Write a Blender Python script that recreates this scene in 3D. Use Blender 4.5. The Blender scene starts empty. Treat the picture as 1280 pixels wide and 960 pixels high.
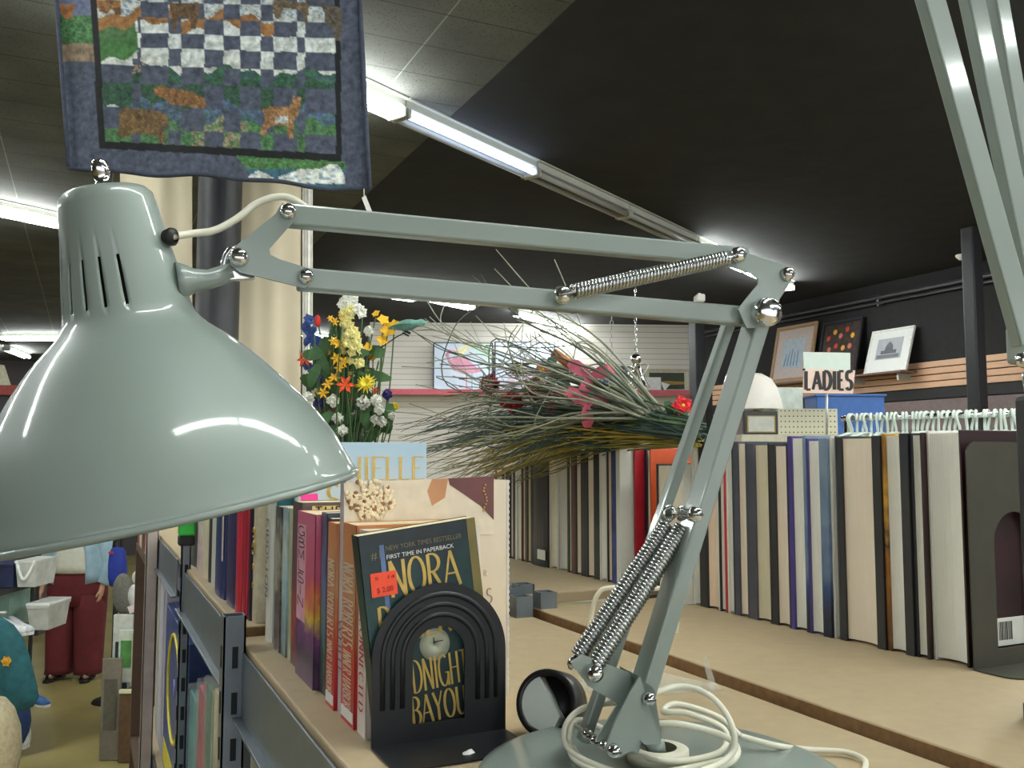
import bpy, bmesh, math, random
from mathutils import Vector, Matrix

# ------------------------------------------------------------------ camera, world, exposure
scene = bpy.context.scene
COL = scene.collection
F = 1130.0
YAW = math.radians(25.1)
PITCH = math.atan(90 / F)
CAM = Vector((0, 0, 2.0))
sn, cs, sp, cp = math.sin(YAW), math.cos(YAW), math.sin(PITCH), math.cos(PITCH)
FW = Vector((sn * cp, cs * cp, sp))
RT = Vector((cs, -sn, 0))
UP = RT.cross(FW)
cam_data = bpy.data.cameras.new('camera')
cam_data.sensor_width = 36
cam_data.lens = F * 36 / 1280
cam_data.clip_start = 0.02
cam = bpy.data.objects.new('camera', cam_data)
COL.objects.link(cam)
m = Matrix((RT, UP, -FW)).transposed().to_4x4()
m.translation = CAM
cam.matrix_world = m
scene.camera = cam

world = bpy.data.worlds.new('world')
scene.world = world
world.use_nodes = True
bg = world.node_tree.nodes['Background']
bg.inputs[0].default_value = (0.92, 0.97, 1.0, 1)
bg.inputs[1].default_value = 0.75

TUBE = 26.0                      # strength of a lit fluorescent tube
scene.view_settings.view_transform = 'Standard'
scene.view_settings.look = 'None'
scene.view_settings.gamma = 1
scene.view_settings.use_curve_mapping = False
scene.view_settings.exposure = 1.25
scene.cycles.use_denoising = True
scene.cycles.max_bounces = 8
scene.cycles.sample_clamp_indirect = 4

ZN, ZF, ZC = 1.764, 1.774, 3.85   # near boards, far boards, ceiling


def ray(px, py):
    return FW + RT * ((px - 640) / F) + UP * ((480 - py) / F)


def P(px, py, z):
    return CAM + ray(px, py) * z


def onZ(px, py, Z):
    d = ray(px, py)
    return CAM + d * ((Z - CAM.z) / d.z)


def onX(px, py, X):
    d = ray(px, py)
    return CAM + d * ((X - CAM.x) / d.x)


def onY(px, py, Y):
    d = ray(px, py)
    return CAM + d * ((Y - CAM.y) / d.y)


# ------------------------------------------------------------------ materials
MATS = {}


def lin(c):
    return tuple((x / 255 / 12.92) if x / 255 <= 0.04045 else ((x / 255 + 0.055) / 1.055) ** 2.4 for x in c)


def mat(name, rgb=(128, 128, 128), rough=0.6, metal=0.0, var=0.12, scale=30, bump=0.0, coat=0.0, spec=0.5,
        emit=None, estr=0.0, alpha=None, trans=0.0):
    if name in MATS:
        return MATS[name]
    M = bpy.data.materials.new(name)
    M.use_nodes = True
    nt = M.node_tree
    b = nt.nodes['Principled BSDF']
    c = lin(rgb)
    tc = nt.nodes.new('ShaderNodeTexCoord')
    nz = nt.nodes.new('ShaderNodeTexNoise')
    nz.inputs['Scale'].default_value = scale
    nz.inputs['Detail'].default_value = 5
    nt.links.new(tc.outputs['Object'], nz.inputs['Vector'])
    rp = nt.nodes.new('ShaderNodeValToRGB')
    rp.color_ramp.elements[0].position = 0.3
    rp.color_ramp.elements[1].position = 0.7
    rp.color_ramp.elements[0].color = tuple(x * (1 - var) for x in c) + (1,)
    rp.color_ramp.elements[1].color = tuple(min(1, x * (1 + var)) for x in c) + (1,)
    nt.links.new(nz.outputs['Fac'], rp.inputs['Fac'])
    nt.links.new(rp.outputs['Color'], b.inputs['Base Color'])
    b.inputs['Roughness'].default_value = rough
    b.inputs['Metallic'].default_value = metal
    b.inputs['Coat Weight'].default_value = coat
    b.inputs['Coat Roughness'].default_value = 0.08
    b.inputs['Specular IOR Level'].default_value = spec
    b.inputs['Transmission Weight'].default_value = trans
    if emit:
        b.inputs['Emission Color'].default_value = lin(emit) + (1,)
        b.inputs['Emission Strength'].default_value = estr
    if alpha is not None:
        b.inputs['Alpha'].default_value = alpha
    if bump:
        bp = nt.nodes.new('ShaderNodeBump')
        bp.inputs['Strength'].default_value = bump
        bp.inputs['Distance'].default_value = 0.01
        nt.links.new(nz.outputs['Fac'], bp.inputs['Height'])
        nt.links.new(bp.outputs['Normal'], b.inputs['Normal'])
    MATS[name] = M
    return M


def mat_ramp(name, stops, axis='Z', lo=0.0, hi=1.0, rough=0.35, wob=0.15, scale=40, var=0.35):
    """colour bands along one object axis with noise wobble (printed art)"""
    if name in MATS:
        return MATS[name]
    M = bpy.data.materials.new(name)
    M.use_nodes = True
    nt = M.node_tree
    b = nt.nodes['Principled BSDF']
    tc = nt.nodes.new('ShaderNodeTexCoord')
    sx = nt.nodes.new('ShaderNodeSeparateXYZ')
    nt.links.new(tc.outputs['Object'], sx.inputs[0])
    mr = nt.nodes.new('ShaderNodeMapRange')
    mr.inputs['From Min'].default_value = lo
    mr.inputs['From Max'].default_value = hi
    nt.links.new(sx.outputs[axis], mr.inputs['Value'])
    nz = nt.nodes.new('ShaderNodeTexNoise')
    nz.inputs['Scale'].default_value = scale
    nz.inputs['Detail'].default_value = 4
    nt.links.new(tc.outputs['Object'], nz.inputs['Vector'])
    ma = nt.nodes.new('ShaderNodeMath')
    ma.operation = 'MULTIPLY_ADD'
    ma.inputs[1].default_value = wob * 2
    ma.inputs[2].default_value = -wob
    nt.links.new(nz.outputs['Fac'], ma.inputs[0])
    ad = nt.nodes.new('ShaderNodeMath')
    ad.operation = 'ADD'
    nt.links.new(mr.outputs[0], ad.inputs[0])
    nt.links.new(ma.outputs[0], ad.inputs[1])
    rp = nt.nodes.new('ShaderNodeValToRGB')
    el = rp.color_ramp.elements
    while len(el) < len(stops):
        el.new(0.5)
    for e, (p, c) in zip(el, stops):
        e.position = p
        e.color = lin(c) + (1,)
    nt.links.new(ad.outputs[0], rp.inputs[0])
    nt.links.new(rp.outputs[0], b.inputs['Base Color'])
    b.inputs['Roughness'].default_value = rough
    MATS[name] = M
    return M


def mat_col(name, rough=0.7, amt=0.3, scale=60, bump=0.0):
    """colour attribute modulated by mottled noise"""
    if name in MATS:
        return MATS[name]
    M = bpy.data.materials.new(name)
    M.use_nodes = True
    nt = M.node_tree
    b = nt.nodes['Principled BSDF']
    at = nt.nodes.new('ShaderNodeAttribute')
    at.attribute_name = 'Col'
    tc = nt.nodes.new('ShaderNodeTexCoord')
    nz = nt.nodes.new('ShaderNodeTexNoise')
    nz.inputs['Scale'].default_value = scale
    nz.inputs['Detail'].default_value = 5
    nt.links.new(tc.outputs['Object'], nz.inputs['Vector'])
    mr = nt.nodes.new('ShaderNodeMapRange')
    mr.inputs['From Min'].default_value = 0.3
    mr.inputs['From Max'].default_value = 0.7
    mr.inputs['To Min'].default_value = 1 - amt
    mr.inputs['To Max'].default_value = 1 + amt
    nt.links.new(nz.outputs['Fac'], mr.inputs['Value'])
    mx = nt.nodes.new('ShaderNodeVectorMath')
    mx.operation = 'SCALE'
    nt.links.new(at.outputs['Color'], mx.inputs[0])
    nt.links.new(mr.outputs[0], mx.inputs['Scale'])
    nt.links.new(mx.outputs[0], b.inputs['Base Color'])
    b.inputs['Roughness'].default_value = rough
    if bump:
        bp = nt.nodes.new('ShaderNodeBump')
        bp.inputs['Strength'].default_value = bump
        bp.inputs['Distance'].default_value = 0.01
        nt.links.new(nz.outputs['Fac'], bp.inputs['Height'])
        nt.links.new(bp.outputs['Normal'], b.inputs['Normal'])
    MATS[name] = M
    return M


def mat_stripe(name, base, line, axis, period, width, off=0.0, rough=0.6, space='Object', axis2=None, line2=None,
               period2=1, width2=0.1, off2=0.0, var=0.15, vscale=8.0, speck=None, bump=0.0):
    """flat colour crossed by thin lines every period metres along one (or two) axes"""
    if name in MATS:
        return MATS[name]
    M = bpy.data.materials.new(name)
    M.use_nodes = True
    nt = M.node_tree
    L = nt.links.new
    b = nt.nodes['Principled BSDF']
    tc = nt.nodes.new('ShaderNodeTexCoord')
    sx = nt.nodes.new('ShaderNodeSeparateXYZ')
    L(tc.outputs[space], sx.inputs[0])

    def mask(ax, per, wid, o):
        a = nt.nodes.new('ShaderNodeMath'); a.operation = 'ADD'; a.inputs[1].default_value = 1000 * per + o
        L(sx.outputs[ax], a.inputs[0])
        d = nt.nodes.new('ShaderNodeMath'); d.operation = 'MODULO'; d.inputs[1].default_value = per
        L(a.outputs[0], d.inputs[0])
        c = nt.nodes.new('ShaderNodeMath'); c.operation = 'LESS_THAN'; c.inputs[1].default_value = wid
        L(d.outputs[0], c.inputs[0])
        return c
    nz = nt.nodes.new('ShaderNodeTexNoise'); nz.inputs['Scale'].default_value = vscale; nz.inputs['Detail'].default_value = 6
    L(tc.outputs[space], nz.inputs['Vector'])
    rp = nt.nodes.new('ShaderNodeValToRGB')
    rp.color_ramp.elements[0].position = 0.3; rp.color_ramp.elements[1].position = 0.7
    c = lin(base)
    rp.color_ramp.elements[0].color = tuple(x * (1 - var) for x in c) + (1,)
    rp.color_ramp.elements[1].color = tuple(x * (1 + var) for x in c) + (1,)
    L(nz.outputs['Fac'], rp.inputs[0])
    out = rp.outputs[0]
    if speck:
        n2 = nt.nodes.new('ShaderNodeTexVoronoi'); n2.inputs['Scale'].default_value = speck
        L(tc.outputs[space], n2.inputs['Vector'])
        lt = nt.nodes.new('ShaderNodeMath'); lt.operation = 'LESS_THAN'; lt.inputs[1].default_value = 0.22
        L(n2.outputs['Distance'], lt.inputs[0])
        mx = nt.nodes.new('ShaderNodeMix'); mx.data_type = 'RGBA'
        L(lt.outputs[0], mx.inputs['Factor']); L(out, mx.inputs['A'])
        mx.inputs['B'].default_value = tuple(x * 0.35 for x in c) + (1,)
        out = mx.outputs['Result']
    for (ax, per, wid, o, col) in ((axis2, period2, width2, off2, line2), (axis, period, width, off, line)):
        if ax is None:
            continue
        mk = mask(ax, per, wid, o)
        mx = nt.nodes.new('ShaderNodeMix'); mx.data_type = 'RGBA'
        L(mk.outputs[0], mx.inputs['Factor']); L(out, mx.inputs['A'])
        mx.inputs['B'].default_value = lin(col) + (1,)
        out = mx.outputs['Result']
    L(out, b.inputs['Base Color'])
    b.inputs['Roughness'].default_value = rough
    if bump:
        bp = nt.nodes.new('ShaderNodeBump'); bp.inputs['Strength'].default_value = bump; bp.inputs['Distance'].default_value = 0.01
        L(nz.outputs['Fac'], bp.inputs['Height']); L(bp.outputs['Normal'], b.inputs['Normal'])
    MATS[name] = M
    return M


# ------------------------------------------------------------------ geometry helpers
def frame(d, hint=Vector((0, 0, 1))):
    d = d.normalized()
    if abs(d.dot(hint)) > 0.98:
        hint = Vector((1, 0, 0)) if abs(d.x) < 0.9 else Vector((0, 1, 0))
    a = d.cross(hint).normalized()
    return a, a.cross(d).normalized(), d


class MB:
    def __init__(self):
        self.v = []
        self.f = []
        self.mi = []
        self.sm = []
        self.col = None

    def add(self, verts, faces, mi=0, smooth=False):
        n = len(self.v)
        self.v += [Vector(p) for p in verts]
        self.f += [tuple(n + i for i in q) for q in faces]
        self.mi += [mi] * len(faces)
        self.sm += [smooth] * len(faces)
        return self

    def box(self, c, s, ax=None, mi=0, bev=0.0):
        c = Vector(c)
        ax = ax or (Vector((1, 0, 0)), Vector((0, 1, 0)), Vector((0, 0, 1)))
        if bev > 0:
            bm = bmesh.new()
            bmesh.ops.create_cube(bm, size=1)
            for v in bm.verts:
                v.co = Vector((v.co.x * s[0], v.co.y * s[1], v.co.z * s[2]))
            bmesh.ops.bevel(bm, geom=bm.edges[:], offset=min(bev, min(s) * 0.45), segments=2, affect='EDGES', profile=0.5)
            bm.verts.index_update()
            vs = [c + ax[0] * v.co.x + ax[1] * v.co.y + ax[2] * v.co.z for v in bm.verts]
            fs = [[v.index for v in q.verts] for q in bm.faces]
            bm.free()
            return self.add(vs, fs, mi)
        vs = []
        for k in (-.5, .5):
            for (i, j) in ((-.5, -.5), (.5, -.5), (.5, .5), (-.5, .5)):
                vs.append(c + ax[0] * (i * s[0]) + ax[1] * (j * s[1]) + ax[2] * (k * s[2]))
        return self.add(vs, [(3, 2, 1, 0), (4, 5, 6, 7), (0, 1, 5, 4), (1, 2, 6, 5), (2, 3, 7, 6), (3, 0, 4, 7)], mi)

    def box2(self, lo, hi, mi=0, bev=0.0):
        lo, hi = Vector(lo), Vector(hi)
        return self.box((lo + hi) / 2, [abs(q) for q in (hi - lo)], mi=mi, bev=bev)

    def bar(self, p0, p1, w, t, n, mi=0, bev=0.0, ext=0.0):
        """rectangular bar p0-p1, thickness t along n, width w across"""
        p0, p1 = Vector(p0), Vector(p1)
        d = (p1 - p0)
        L = d.length
        d.normalize()
        n = (n - d * n.dot(d)).normalized()
        s = n.cross(d)
        return self.box((p0 + p1) / 2, (L + ext, w, t), (d, s, n), mi, bev)

    def tube(self, pts, r, seg=8, mi=0, cap=True, closed=False):
        pts = [Vector(p) for p in pts]
        n = len(pts)
        rs = r if isinstance(r, (list, tuple)) else [r] * n
        vs, fs = [], []
        a = None
        for i, p in enumerate(pts):
            if closed:
                d = pts[(i + 1) % n] - pts[i - 1]
            else:
                d = pts[min(i + 1, n - 1)] - pts[max(i - 1, 0)]
            if d.length < 1e-9:
                d = Vector((0, 0, 1))
            d.normalize()
            if a is None:
                a, b_, _ = frame(d)
            else:
                a = a - d * a.dot(d)
                if a.length < 1e-6:
                    a, b_, _ = frame(d)
                a.normalize()
            b_ = d.cross(a)
            for k in range(seg):
                an = 2 * math.pi * k / seg
                vs.append(p + (a * math.cos(an) + b_ * math.sin(an)) * rs[i])
        for i in range(n if closed else n - 1):
            j = (i + 1) % n
            for k in range(seg):
                k2 = (k + 1) % seg
                fs.append((i * seg + k, i * seg + k2, j * seg + k2, j * seg + k))
        if cap and not closed:
            fs.append(tuple(reversed(range(seg))))
            fs.append(tuple((n - 1) * seg + k for k in range(seg)))
        return self.add(vs, fs, mi, True)

    def cyl(self, p0, p1, r, seg=16, mi=0, r2=None):
        return self.tube([p0, p1], [r, r if r2 is None else r2], seg, mi)

    def lathe(self, o, axis, prof, seg=32, mi=0, skip=None, ref=None):
        """prof: list of (t along axis, radius)"""
        o = Vector(o)
        a, b_, d = frame(Vector(axis), ref if ref else Vector((0, 0, 1)))
        vs, fs = [], []
        for (t, r) in prof:
            for k in range(seg):
                an = 2 * math.pi * k / seg
                vs.append(o + d * t + (a * math.cos(an) + b_ * math.sin(an)) * max(r, 1e-5))
        for i in range(len(prof) - 1):
            for k in range(seg):
                if skip and skip(i, k):
                    continue
                k2 = (k + 1) % seg
                fs.append((i * seg + k, i * seg + k2, (i + 1) * seg + k2, (i + 1) * seg + k))
        return self.add(vs, fs, mi, True)

    def ball(self, c, r, seg=12, mi=0, ax=None):
        c = Vector(c)
        r = r if isinstance(r, (list, tuple)) else (r, r, r)
        ax = ax or (Vector((1, 0, 0)), Vector((0, 1, 0)), Vector((0, 0, 1)))
        h = max(4, seg // 2)
        vs, fs = [], []
        for i in range(h + 1):
            th = math.pi * i / h
            for k in range(seg):
                an = 2 * math.pi * k / seg
                s = max(math.sin(th), 1e-4)
                vs.append(c + ax[0] * (r[0] * s * math.cos(an)) + ax[1] * (r[1] * s * math.sin(an)) + ax[2] * (r[2] * math.cos(th)))
        for i in range(h):
            for k in range(seg):
                k2 = (k + 1) % seg
                fs.append((i * seg + k, (i + 1) * seg + k, (i + 1) * seg + k2, i * seg + k2))
        return self.add(vs, fs, mi, True)

    def prism(self, pts, off, mi=0):
        """polygon of 3-D points extruded by vector off"""
        pts = [Vector(p) for p in pts]
        off = Vector(off)
        n = len(pts)
        vs = pts + [p + off for p in pts]
        fs = [tuple(reversed(range(n))), tuple(range(n, 2 * n))]
        fs += [(i, (i + 1) % n, n + (i + 1) % n, n + i) for i in range(n)]
        return self.add(vs, fs, mi)

    def loft(self, rings, mi=0, cap=True, smooth=True):
        n = len(rings[0])
        vs = [p for r in rings for p in r]
        fs = []
        for i in range(len(rings) - 1):
            for k in range(n):
                k2 = (k + 1) % n
                fs.append((i * n + k, i * n + k2, (i + 1) * n + k2, (i + 1) * n + k))
        if cap:
            fs.append(tuple(reversed(range(n))))
            fs.append(tuple((len(rings) - 1) * n + k for k in range(n)))
        return self.add(vs, fs, mi, smooth)

    def build(self, name, mats, parent=None, fix=True):
        me = bpy.data.meshes.new(name)
        if parent is not None:
            o0 = WL[parent]
        else:
            lo = [min(p[i] for p in self.v) for i in range(3)]
            hi = [max(p[i] for p in self.v) for i in range(3)]
            o0 = Vector(((lo[0] + hi[0]) / 2, (lo[1] + hi[1]) / 2, lo[2]))
        me.from_pydata([tuple(p - o0) for p in self.v], [], self.f)
        mats = mats if isinstance(mats, (list, tuple)) else [mats]
        for q in mats:
            me.materials.append(q)
        me.polygons.foreach_set('material_index', self.mi)
        me.polygons.foreach_set('use_smooth', self.sm)
        if fix:
            bm = bmesh.new()
            bm.from_mesh(me)
            bmesh.ops.recalc_face_normals(bm, faces=bm.faces[:])
            bm.to_mesh(me)
            bm.free()
        if self.col is not None:
            ca = me.color_attributes.new('Col', 'FLOAT_COLOR', 'POINT')
            for i, c in enumerate(self.col):
                ca.data[i].color = tuple(c) + (1,)
        me.update()
        o = bpy.data.objects.new(name, me)
        COL.objects.link(o)
        if parent is not None:
            o.parent = parent
            WL[o] = WL[parent]
        else:
            o.location = o0
            WL[o] = o0
        return o


WL = {}


def tag(o, label, cat, group=None, kind=None):
    o['label'] = label
    o['category'] = cat
    if group:
        o['group'] = group
    if kind:
        o['kind'] = kind
    return o


def thing(name, label, cat, loc, group=None):
    o = bpy.data.objects.new(name, None)
    o.empty_display_size = 0.05
    COL.objects.link(o)
    o.location = loc
    WL[o] = Vector(loc)
    tag(o, label, cat, group)
    return o


def struct(name, mb, m_, label=None, cat=None):
    o = mb.build(name, m_)
    o['kind'] = 'structure'
    o['label'] = label or name.replace('_', ' ')
    o['category'] = cat or name.split('_')[0]
    return o


# stroke lettering -------------------------------------------------
def arc(cx, cy, rx, ry, a0, a1, n=10):
    return [(cx + rx * math.cos(math.radians(a0 + (a1 - a0) * i / n)), cy + ry * math.sin(math.radians(a0 + (a1 - a0) * i / n))) for i in range(n + 1)]


GL = {  # width, strokes in a box of height 1
    'A': (.62, [[(.02, 0), (.31, 1)], [(.31, 1), (.6, 0)], [(.13, .36), (.49, .36)]]),
    'B': (.5, [[(.08, 0), (.08, 1)], [(.08, 1)] + arc(.2, .77, .24, .23, 90, -90) + [(.08, .54)], [(.08, .54)] + arc(.2, .27, .28, .27, 90, -90) + [(.08, 0)]]),
    'C': (.58, [arc(.32, .5, .28, .5, 50, 310, 14)]),
    'D': (.6, [[(.08, 0), (.08, 1)], [(.08, 1)] + arc(.2, .5, .36, .5, 90, -90, 14) + [(.08, 0)]]),
    'E': (.46, [[(.08, 0), (.08, 1)], [(.08, 1), (.43, 1)], [(.08, .52), (.36, .52)], [(.08, 0), (.44, 0)]]),
    'F': (.44, [[(.08, 0), (.08, 1)], [(.08, 1), (.43, 1)], [(.08, .52), (.36, .52)]]),
    'G': (.62, [arc(.32, .5, .28, .5, 50, 350, 14), [(.58, .42), (.58, 0)], [(.4, .42), (.6, .42)]]),
    'H': (.6, [[(.08, 0), (.08, 1)], [(.52, 0), (.52, 1)], [(.08, .52), (.52, .52)]]),
    'I': (.2, [[(.1, 0), (.1, 1)]]),
    'K': (.54, [[(.08, 0), (.08, 1)], [(.08, .45), (.48, 1)], [(.2, .6), (.52, 0)]]),
    'L': (.44, [[(.08, 0), (.08, 1)], [(.08, 0), (.42, 0)]]),
    'M': (.74, [[(.08, 0), (.1, 1)], [(.1, 1), (.37, .1)], [(.37, .1), (.64, 1)], [(.64, 1), (.66, 0)]]),
    'N': (.62, [[(.08, 0), (.08, 1)], [(.08, 1), (.54, 0)], [(.54, 0), (.54, 1)]]),
    'O': (.64, [arc(.32, .5, .28, .5, 90, 450, 20)]),
    'P': (.5, [[(.08, 0), (.08, 1)], [(.08, 1)] + arc(.2, .74, .27, .26, 90, -90) + [(.08, .48)]]),
    'R': (.54, [[(.08, 0), (.08, 1)], [(.08, 1)] + arc(.2, .75, .26, .25, 90, -90) + [(.08, .5)], [(.22, .5), (.52, 0)]]),
    'S': (.46, [arc(.23, .75, .18, .25, 40, 250, 9) + [(.23, .52)] + arc(.23, .25, .2, .25, 80, -150, 10)]),
    'T': (.5, [[(.25, 0), (.25, 1)], [(.02, 1), (.48, 1)]]),
    'U': (.58, [[(.08, 1), (.08, .3)] + arc(.29, .28, .21, .28, 180, 360, 10) + [(.5, 1)]]),
    'V': (.58, [[(.02, 1), (.29, 0)], [(.29, 0), (.56, 1)]]),
    'W': (.84, [[(.02, 1), (.22, 0)], [(.22, 0), (.42, .95)], [(.42, .95), (.62, 0)], [(.62, 0), (.82, 1)]]),
    'Y': (.54, [[(.02, 1), (.27, .45)], [(.52, 1), (.27, .45)], [(.27, .45), (.27, 0)]]),
    '#': (.6, [[(.2, .1), (.26, .9)], [(.4, .1), (.46, .9)], [(.08, .35), (.54, .35)], [(.1, .65), (.56, .65)]]),
    '1': (.3, [[(.06, .8), (.18, 1), (.18, 0)]]),
    '2': (.5, [arc(.25, .74, .2, .26, 160, -30, 9) + [(.06, 0), (.46, 0)]]),
    '0': (.5, [arc(.25, .5, .2, .5, 90, 450, 16)]),
    '5': (.46, [[(.4, 1), (.12, 1), (.1, .58)] + arc(.21, .3, .2, .3, 100, -150, 10)]),
    '4': (.5, [[(.36, 0), (.36, 1), (.05, .35), (.46, .35)]]),
    '$': (.46, [arc(.23, .73, .17, .22, 40, 250, 9) + [(.23, .5)] + arc(.23, .27, .18, .22, 80, -150, 10), [(.23, -.08), (.23, 1.08)]]),
    '.': (.16, [[(.08, 0), (.08, .1)]]),
    ' ': (.3, []),
}


def lettering(mb, text, o, ex, ey, h, xs=1.0, thick=.11, thin=.05, gap=.1, serif=0.0, lift=0.0006, mi=0, width=None):
    """strokes of contrasting weight laid on a surface; o = lower-left, ex/ey unit vectors, h = cap height"""
    o, ex, ey = Vector(o), Vector(ex).normalized(), Vector(ey).normalized()
    n = ex.cross(ey).normalized()
    tot = sum(GL[c][0] + gap for c in text) - gap
    if width:
        xs = width / (tot * h)
    tf = min(1.0, xs * 1.35)
    thick, thin, serif = thick * tf, thin * max(tf, .6), serif * tf
    x = 0.0
    ns = 0
    for c in text:
        w, strokes = GL[c]
        for st in strokes:
            ns += 1
            lf = lift + (.00004 if lift > 0 else -.00004) * (ns % 4)
            pts = [((x + a) * xs, b) for a, b in st]
            L, R = [], []
            for i, (a, b) in enumerate(pts):
                p, q = pts[max(i - 1, 0)], pts[min(i + 1, len(pts) - 1)]
                dx, dy = q[0] - p[0], q[1] - p[1]
                l = math.hypot(dx, dy) or 1
                dx, dy = dx / l, dy / l
                vert = abs(dy)
                ww = (thin + (thick - thin) * vert ** 1.5)
                if len(pts) == 2 and dx * dy > 0 and abs(dx) > .12:
                    ww = thin * 1.2
                L.append((a - dy * ww / 2, b + dx * ww / 2))
                R.append((a + dy * ww / 2, b - dx * ww / 2))
            m_ = len(pts)
            vs = [o + ex * (a * h) + ey * (b * h) + n * lf for a, b in L] + [o + ex * (a * h) + ey * (b * h) + n * lf for a, b in R]
            mb.add(vs, [(i, i + m_, i + 1 + m_, i + 1) for i in range(m_ - 1)], mi)
            if serif and len(pts) == 2:
                for (a, b) in pts:
                    if b < .02 or b > .98:
                        s2 = serif / 2
                        yb = b if b < .5 else b - .035
                        q = [(a - s2, yb), (a + s2, yb), (a + s2, yb + .035), (a - s2, yb + .035)]
                        mb.add([o + ex * (u * h) + ey * (v * h) + n * (lf + .00002) for u, v in q], [(0, 1, 2, 3)], mi)
        x += w + gap
    return mb


def sans(text, o, ex, ey, h, width=None, lift=0.0006):
    """plain lettering from the built-in typeface as an MB"""
    cu = bpy.data.curves.new('lettering', 'FONT')
    cu.body = text
    ob = bpy.data.objects.new('lettering', cu)
    COL.objects.link(ob)
    dg = bpy.context.evaluated_depsgraph_get()
    me = bpy.data.meshes.new_from_object(ob.evaluated_get(dg))
    bpy.data.objects.remove(ob)
    bpy.data.curves.remove(cu)
    o, ex, ey = Vector(o), Vector(ex).normalized(), Vector(ey).normalized()
    n = ex.cross(ey)
    xs = [v.co.x for v in me.vertices]
    s = h / 0.73
    sx = s if not width else width / (max(xs) - min(xs))
    mb = MB()
    mb.add([o + ex * (v.co.x * sx) + ey * (v.co.y * s) + n * lift for v in me.vertices], [tuple(p.vertices) for p in me.polygons])
    bpy.data.meshes.remove(me)
    return mb
# ------------------------------------------------------------------ the setting
M_ceil = mat_stripe('ceiling_tile', (88, 89, 84), (40, 40, 38), 'Y', 0.305, 0.006, off=0.1, rough=0.9, axis2='X', line2=(136, 142, 132),
                    period2=0.61, width2=0.007, off2=0.05, var=0.25, vscale=2.5, speck=70)
M_floor = mat('floor_vinyl', (160, 146, 92), 0.45, var=0.14, scale=2.5)
M_black = mat('black_wall_paint', (34, 32, 34), 0.85, var=0.2, scale=14, bump=0.3)
M_slat = mat_stripe('white_slatwall', (222, 216, 206), (170, 164, 156), 'Z', 0.0762, 0.008, rough=0.6, var=0.03, vscale=2)
M_mauve = mat('mauve_panel', (128, 112, 112), 0.8)
M_peach = mat('peach_slat', (222, 178, 146), 0.6, var=0.05, scale=6)
M_pink = mat('pink_rail', (196, 84, 98), 0.5)
M_farwall = mat('far_wall_paint', (84, 80, 80), 0.9)

BL, BR = onZ(535, 403, ZC), onZ(866, 406, ZC)
bd = (BR - BL); bd.z = 0
bd.normalize()
bn = Vector((bd.y, -bd.x, 0))          # towards the camera
W0 = BL - bd * 0.8
W1 = BR + bd * 0.3
XR = 7.65

mb = MB(); mb.box2((-10, -7, -0.1), (XR + .2, 22, 0)); struct('floor', mb, M_floor)
XB = onZ(715, 4, ZC).x
M_fab = mat('black_ceiling_cloth', (31, 31, 31), 0.9, var=.25, scale=5, bump=.4)
mb = MB(); mb.box2((-10, -7, ZC), (XB, 22, ZC + 0.1)); struct('ceiling', mb, M_ceil, 'tiled ceiling')
mb = MB(); mb.box2((XB, -7, ZC - .004), (XR + .2, 22, ZC + 0.1)); struct('ceiling', mb, M_fab, 'black cloth covered half of the ceiling')
mb = MB(); mb.prism([(W0.x, W0.y, 0), (W1.x, W1.y, 0), (W1.x, W1.y, ZC), (W0.x, W0.y, ZC)], -bn * 0.12)
struct('wall_back', mb, M_slat, 'white slatted back wall of the shop')
mb = MB(); mb.box2((XR, -7, 0), (XR + 0.15, W1.y + 2, ZC)); struct('wall_right', mb, M_black, 'black painted right-hand wall')
mb = MB(); mb.box2((-10, 20, 0), (XR, 20.15, ZC)); struct('wall_far', mb, M_farwall, 'dark far wall beyond the aisle')
mb = MB(); mb.box2((-10.15, -7, 0), (-10, 20.15, ZC)); struct('wall_left', mb, M_farwall)
zt, zb = onX(1200, 447, XR).z, onX(1200, 482, XR).z
for k in range(4):
    a, b = zb + (zt - zb) * k / 4, zb + (zt - zb) * (k + 1) / 4 - 0.009
    mb = MB(); mb.box2((XR - 0.03, -3, a), (XR - 0.001, W1.y - 0.4, b), bev=0.005)
    struct('trim_%d' % (k + 1), mb, M_peach, 'peach slatwall board on the right wall, row %s from the floor' % ('one', 'two', 'three', 'four')[k], 'trim')
mb = MB(); mb.box2((XR - 0.035, -3, zb - 0.11), (XR - 0.001, W1.y - 0.4, zb - 0.01)); struct('trim_5', mb, mat('black_trim', (26, 25, 26), 0.6), 'black strip under the peach slat boards', 'trim')
mb = MB(); mb.box2((XR - 0.025, -3, 0.1), (XR - 0.001, W1.y - 0.4, zb - 0.12)); struct('trim_6', mb, M_mauve, 'mauve panel below the peach slat boards', 'trim')

# pink-edged display ledge along the back wall
zr = onX(1, 1, 1).z
pr = onY(640, 497, (W0.y + W1.y) / 2)
zr = P(700, 496, (BL - CAM).dot(FW) + .6).z
t = thing('wall_shelf', 'long display shelf with a pink front edge on the white slatted back wall', 'shelf', ((W0 + W1) / 2).to_tuple()[:2] + (zr - .05,))
c = (W0 + W1) / 2 + bn * 0.17; c.z = zr
LW = (W1 - W0).length - .5
mb = MB(); mb.box(c, (LW, 0.33, 0.03), (bd, bn, Vector((0, 0, 1)))); mb.build('shelf_board', M_slat, t)
c2 = c + bn * 0.175; c2.z = zr
mb = MB(); mb.box(c2, (LW, 0.02, 0.075), (bd, bn, Vector((0, 0, 1)))); o = mb.build('edge_rail', M_pink, t); o['label'] = 'pink painted shelf edge'

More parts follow.
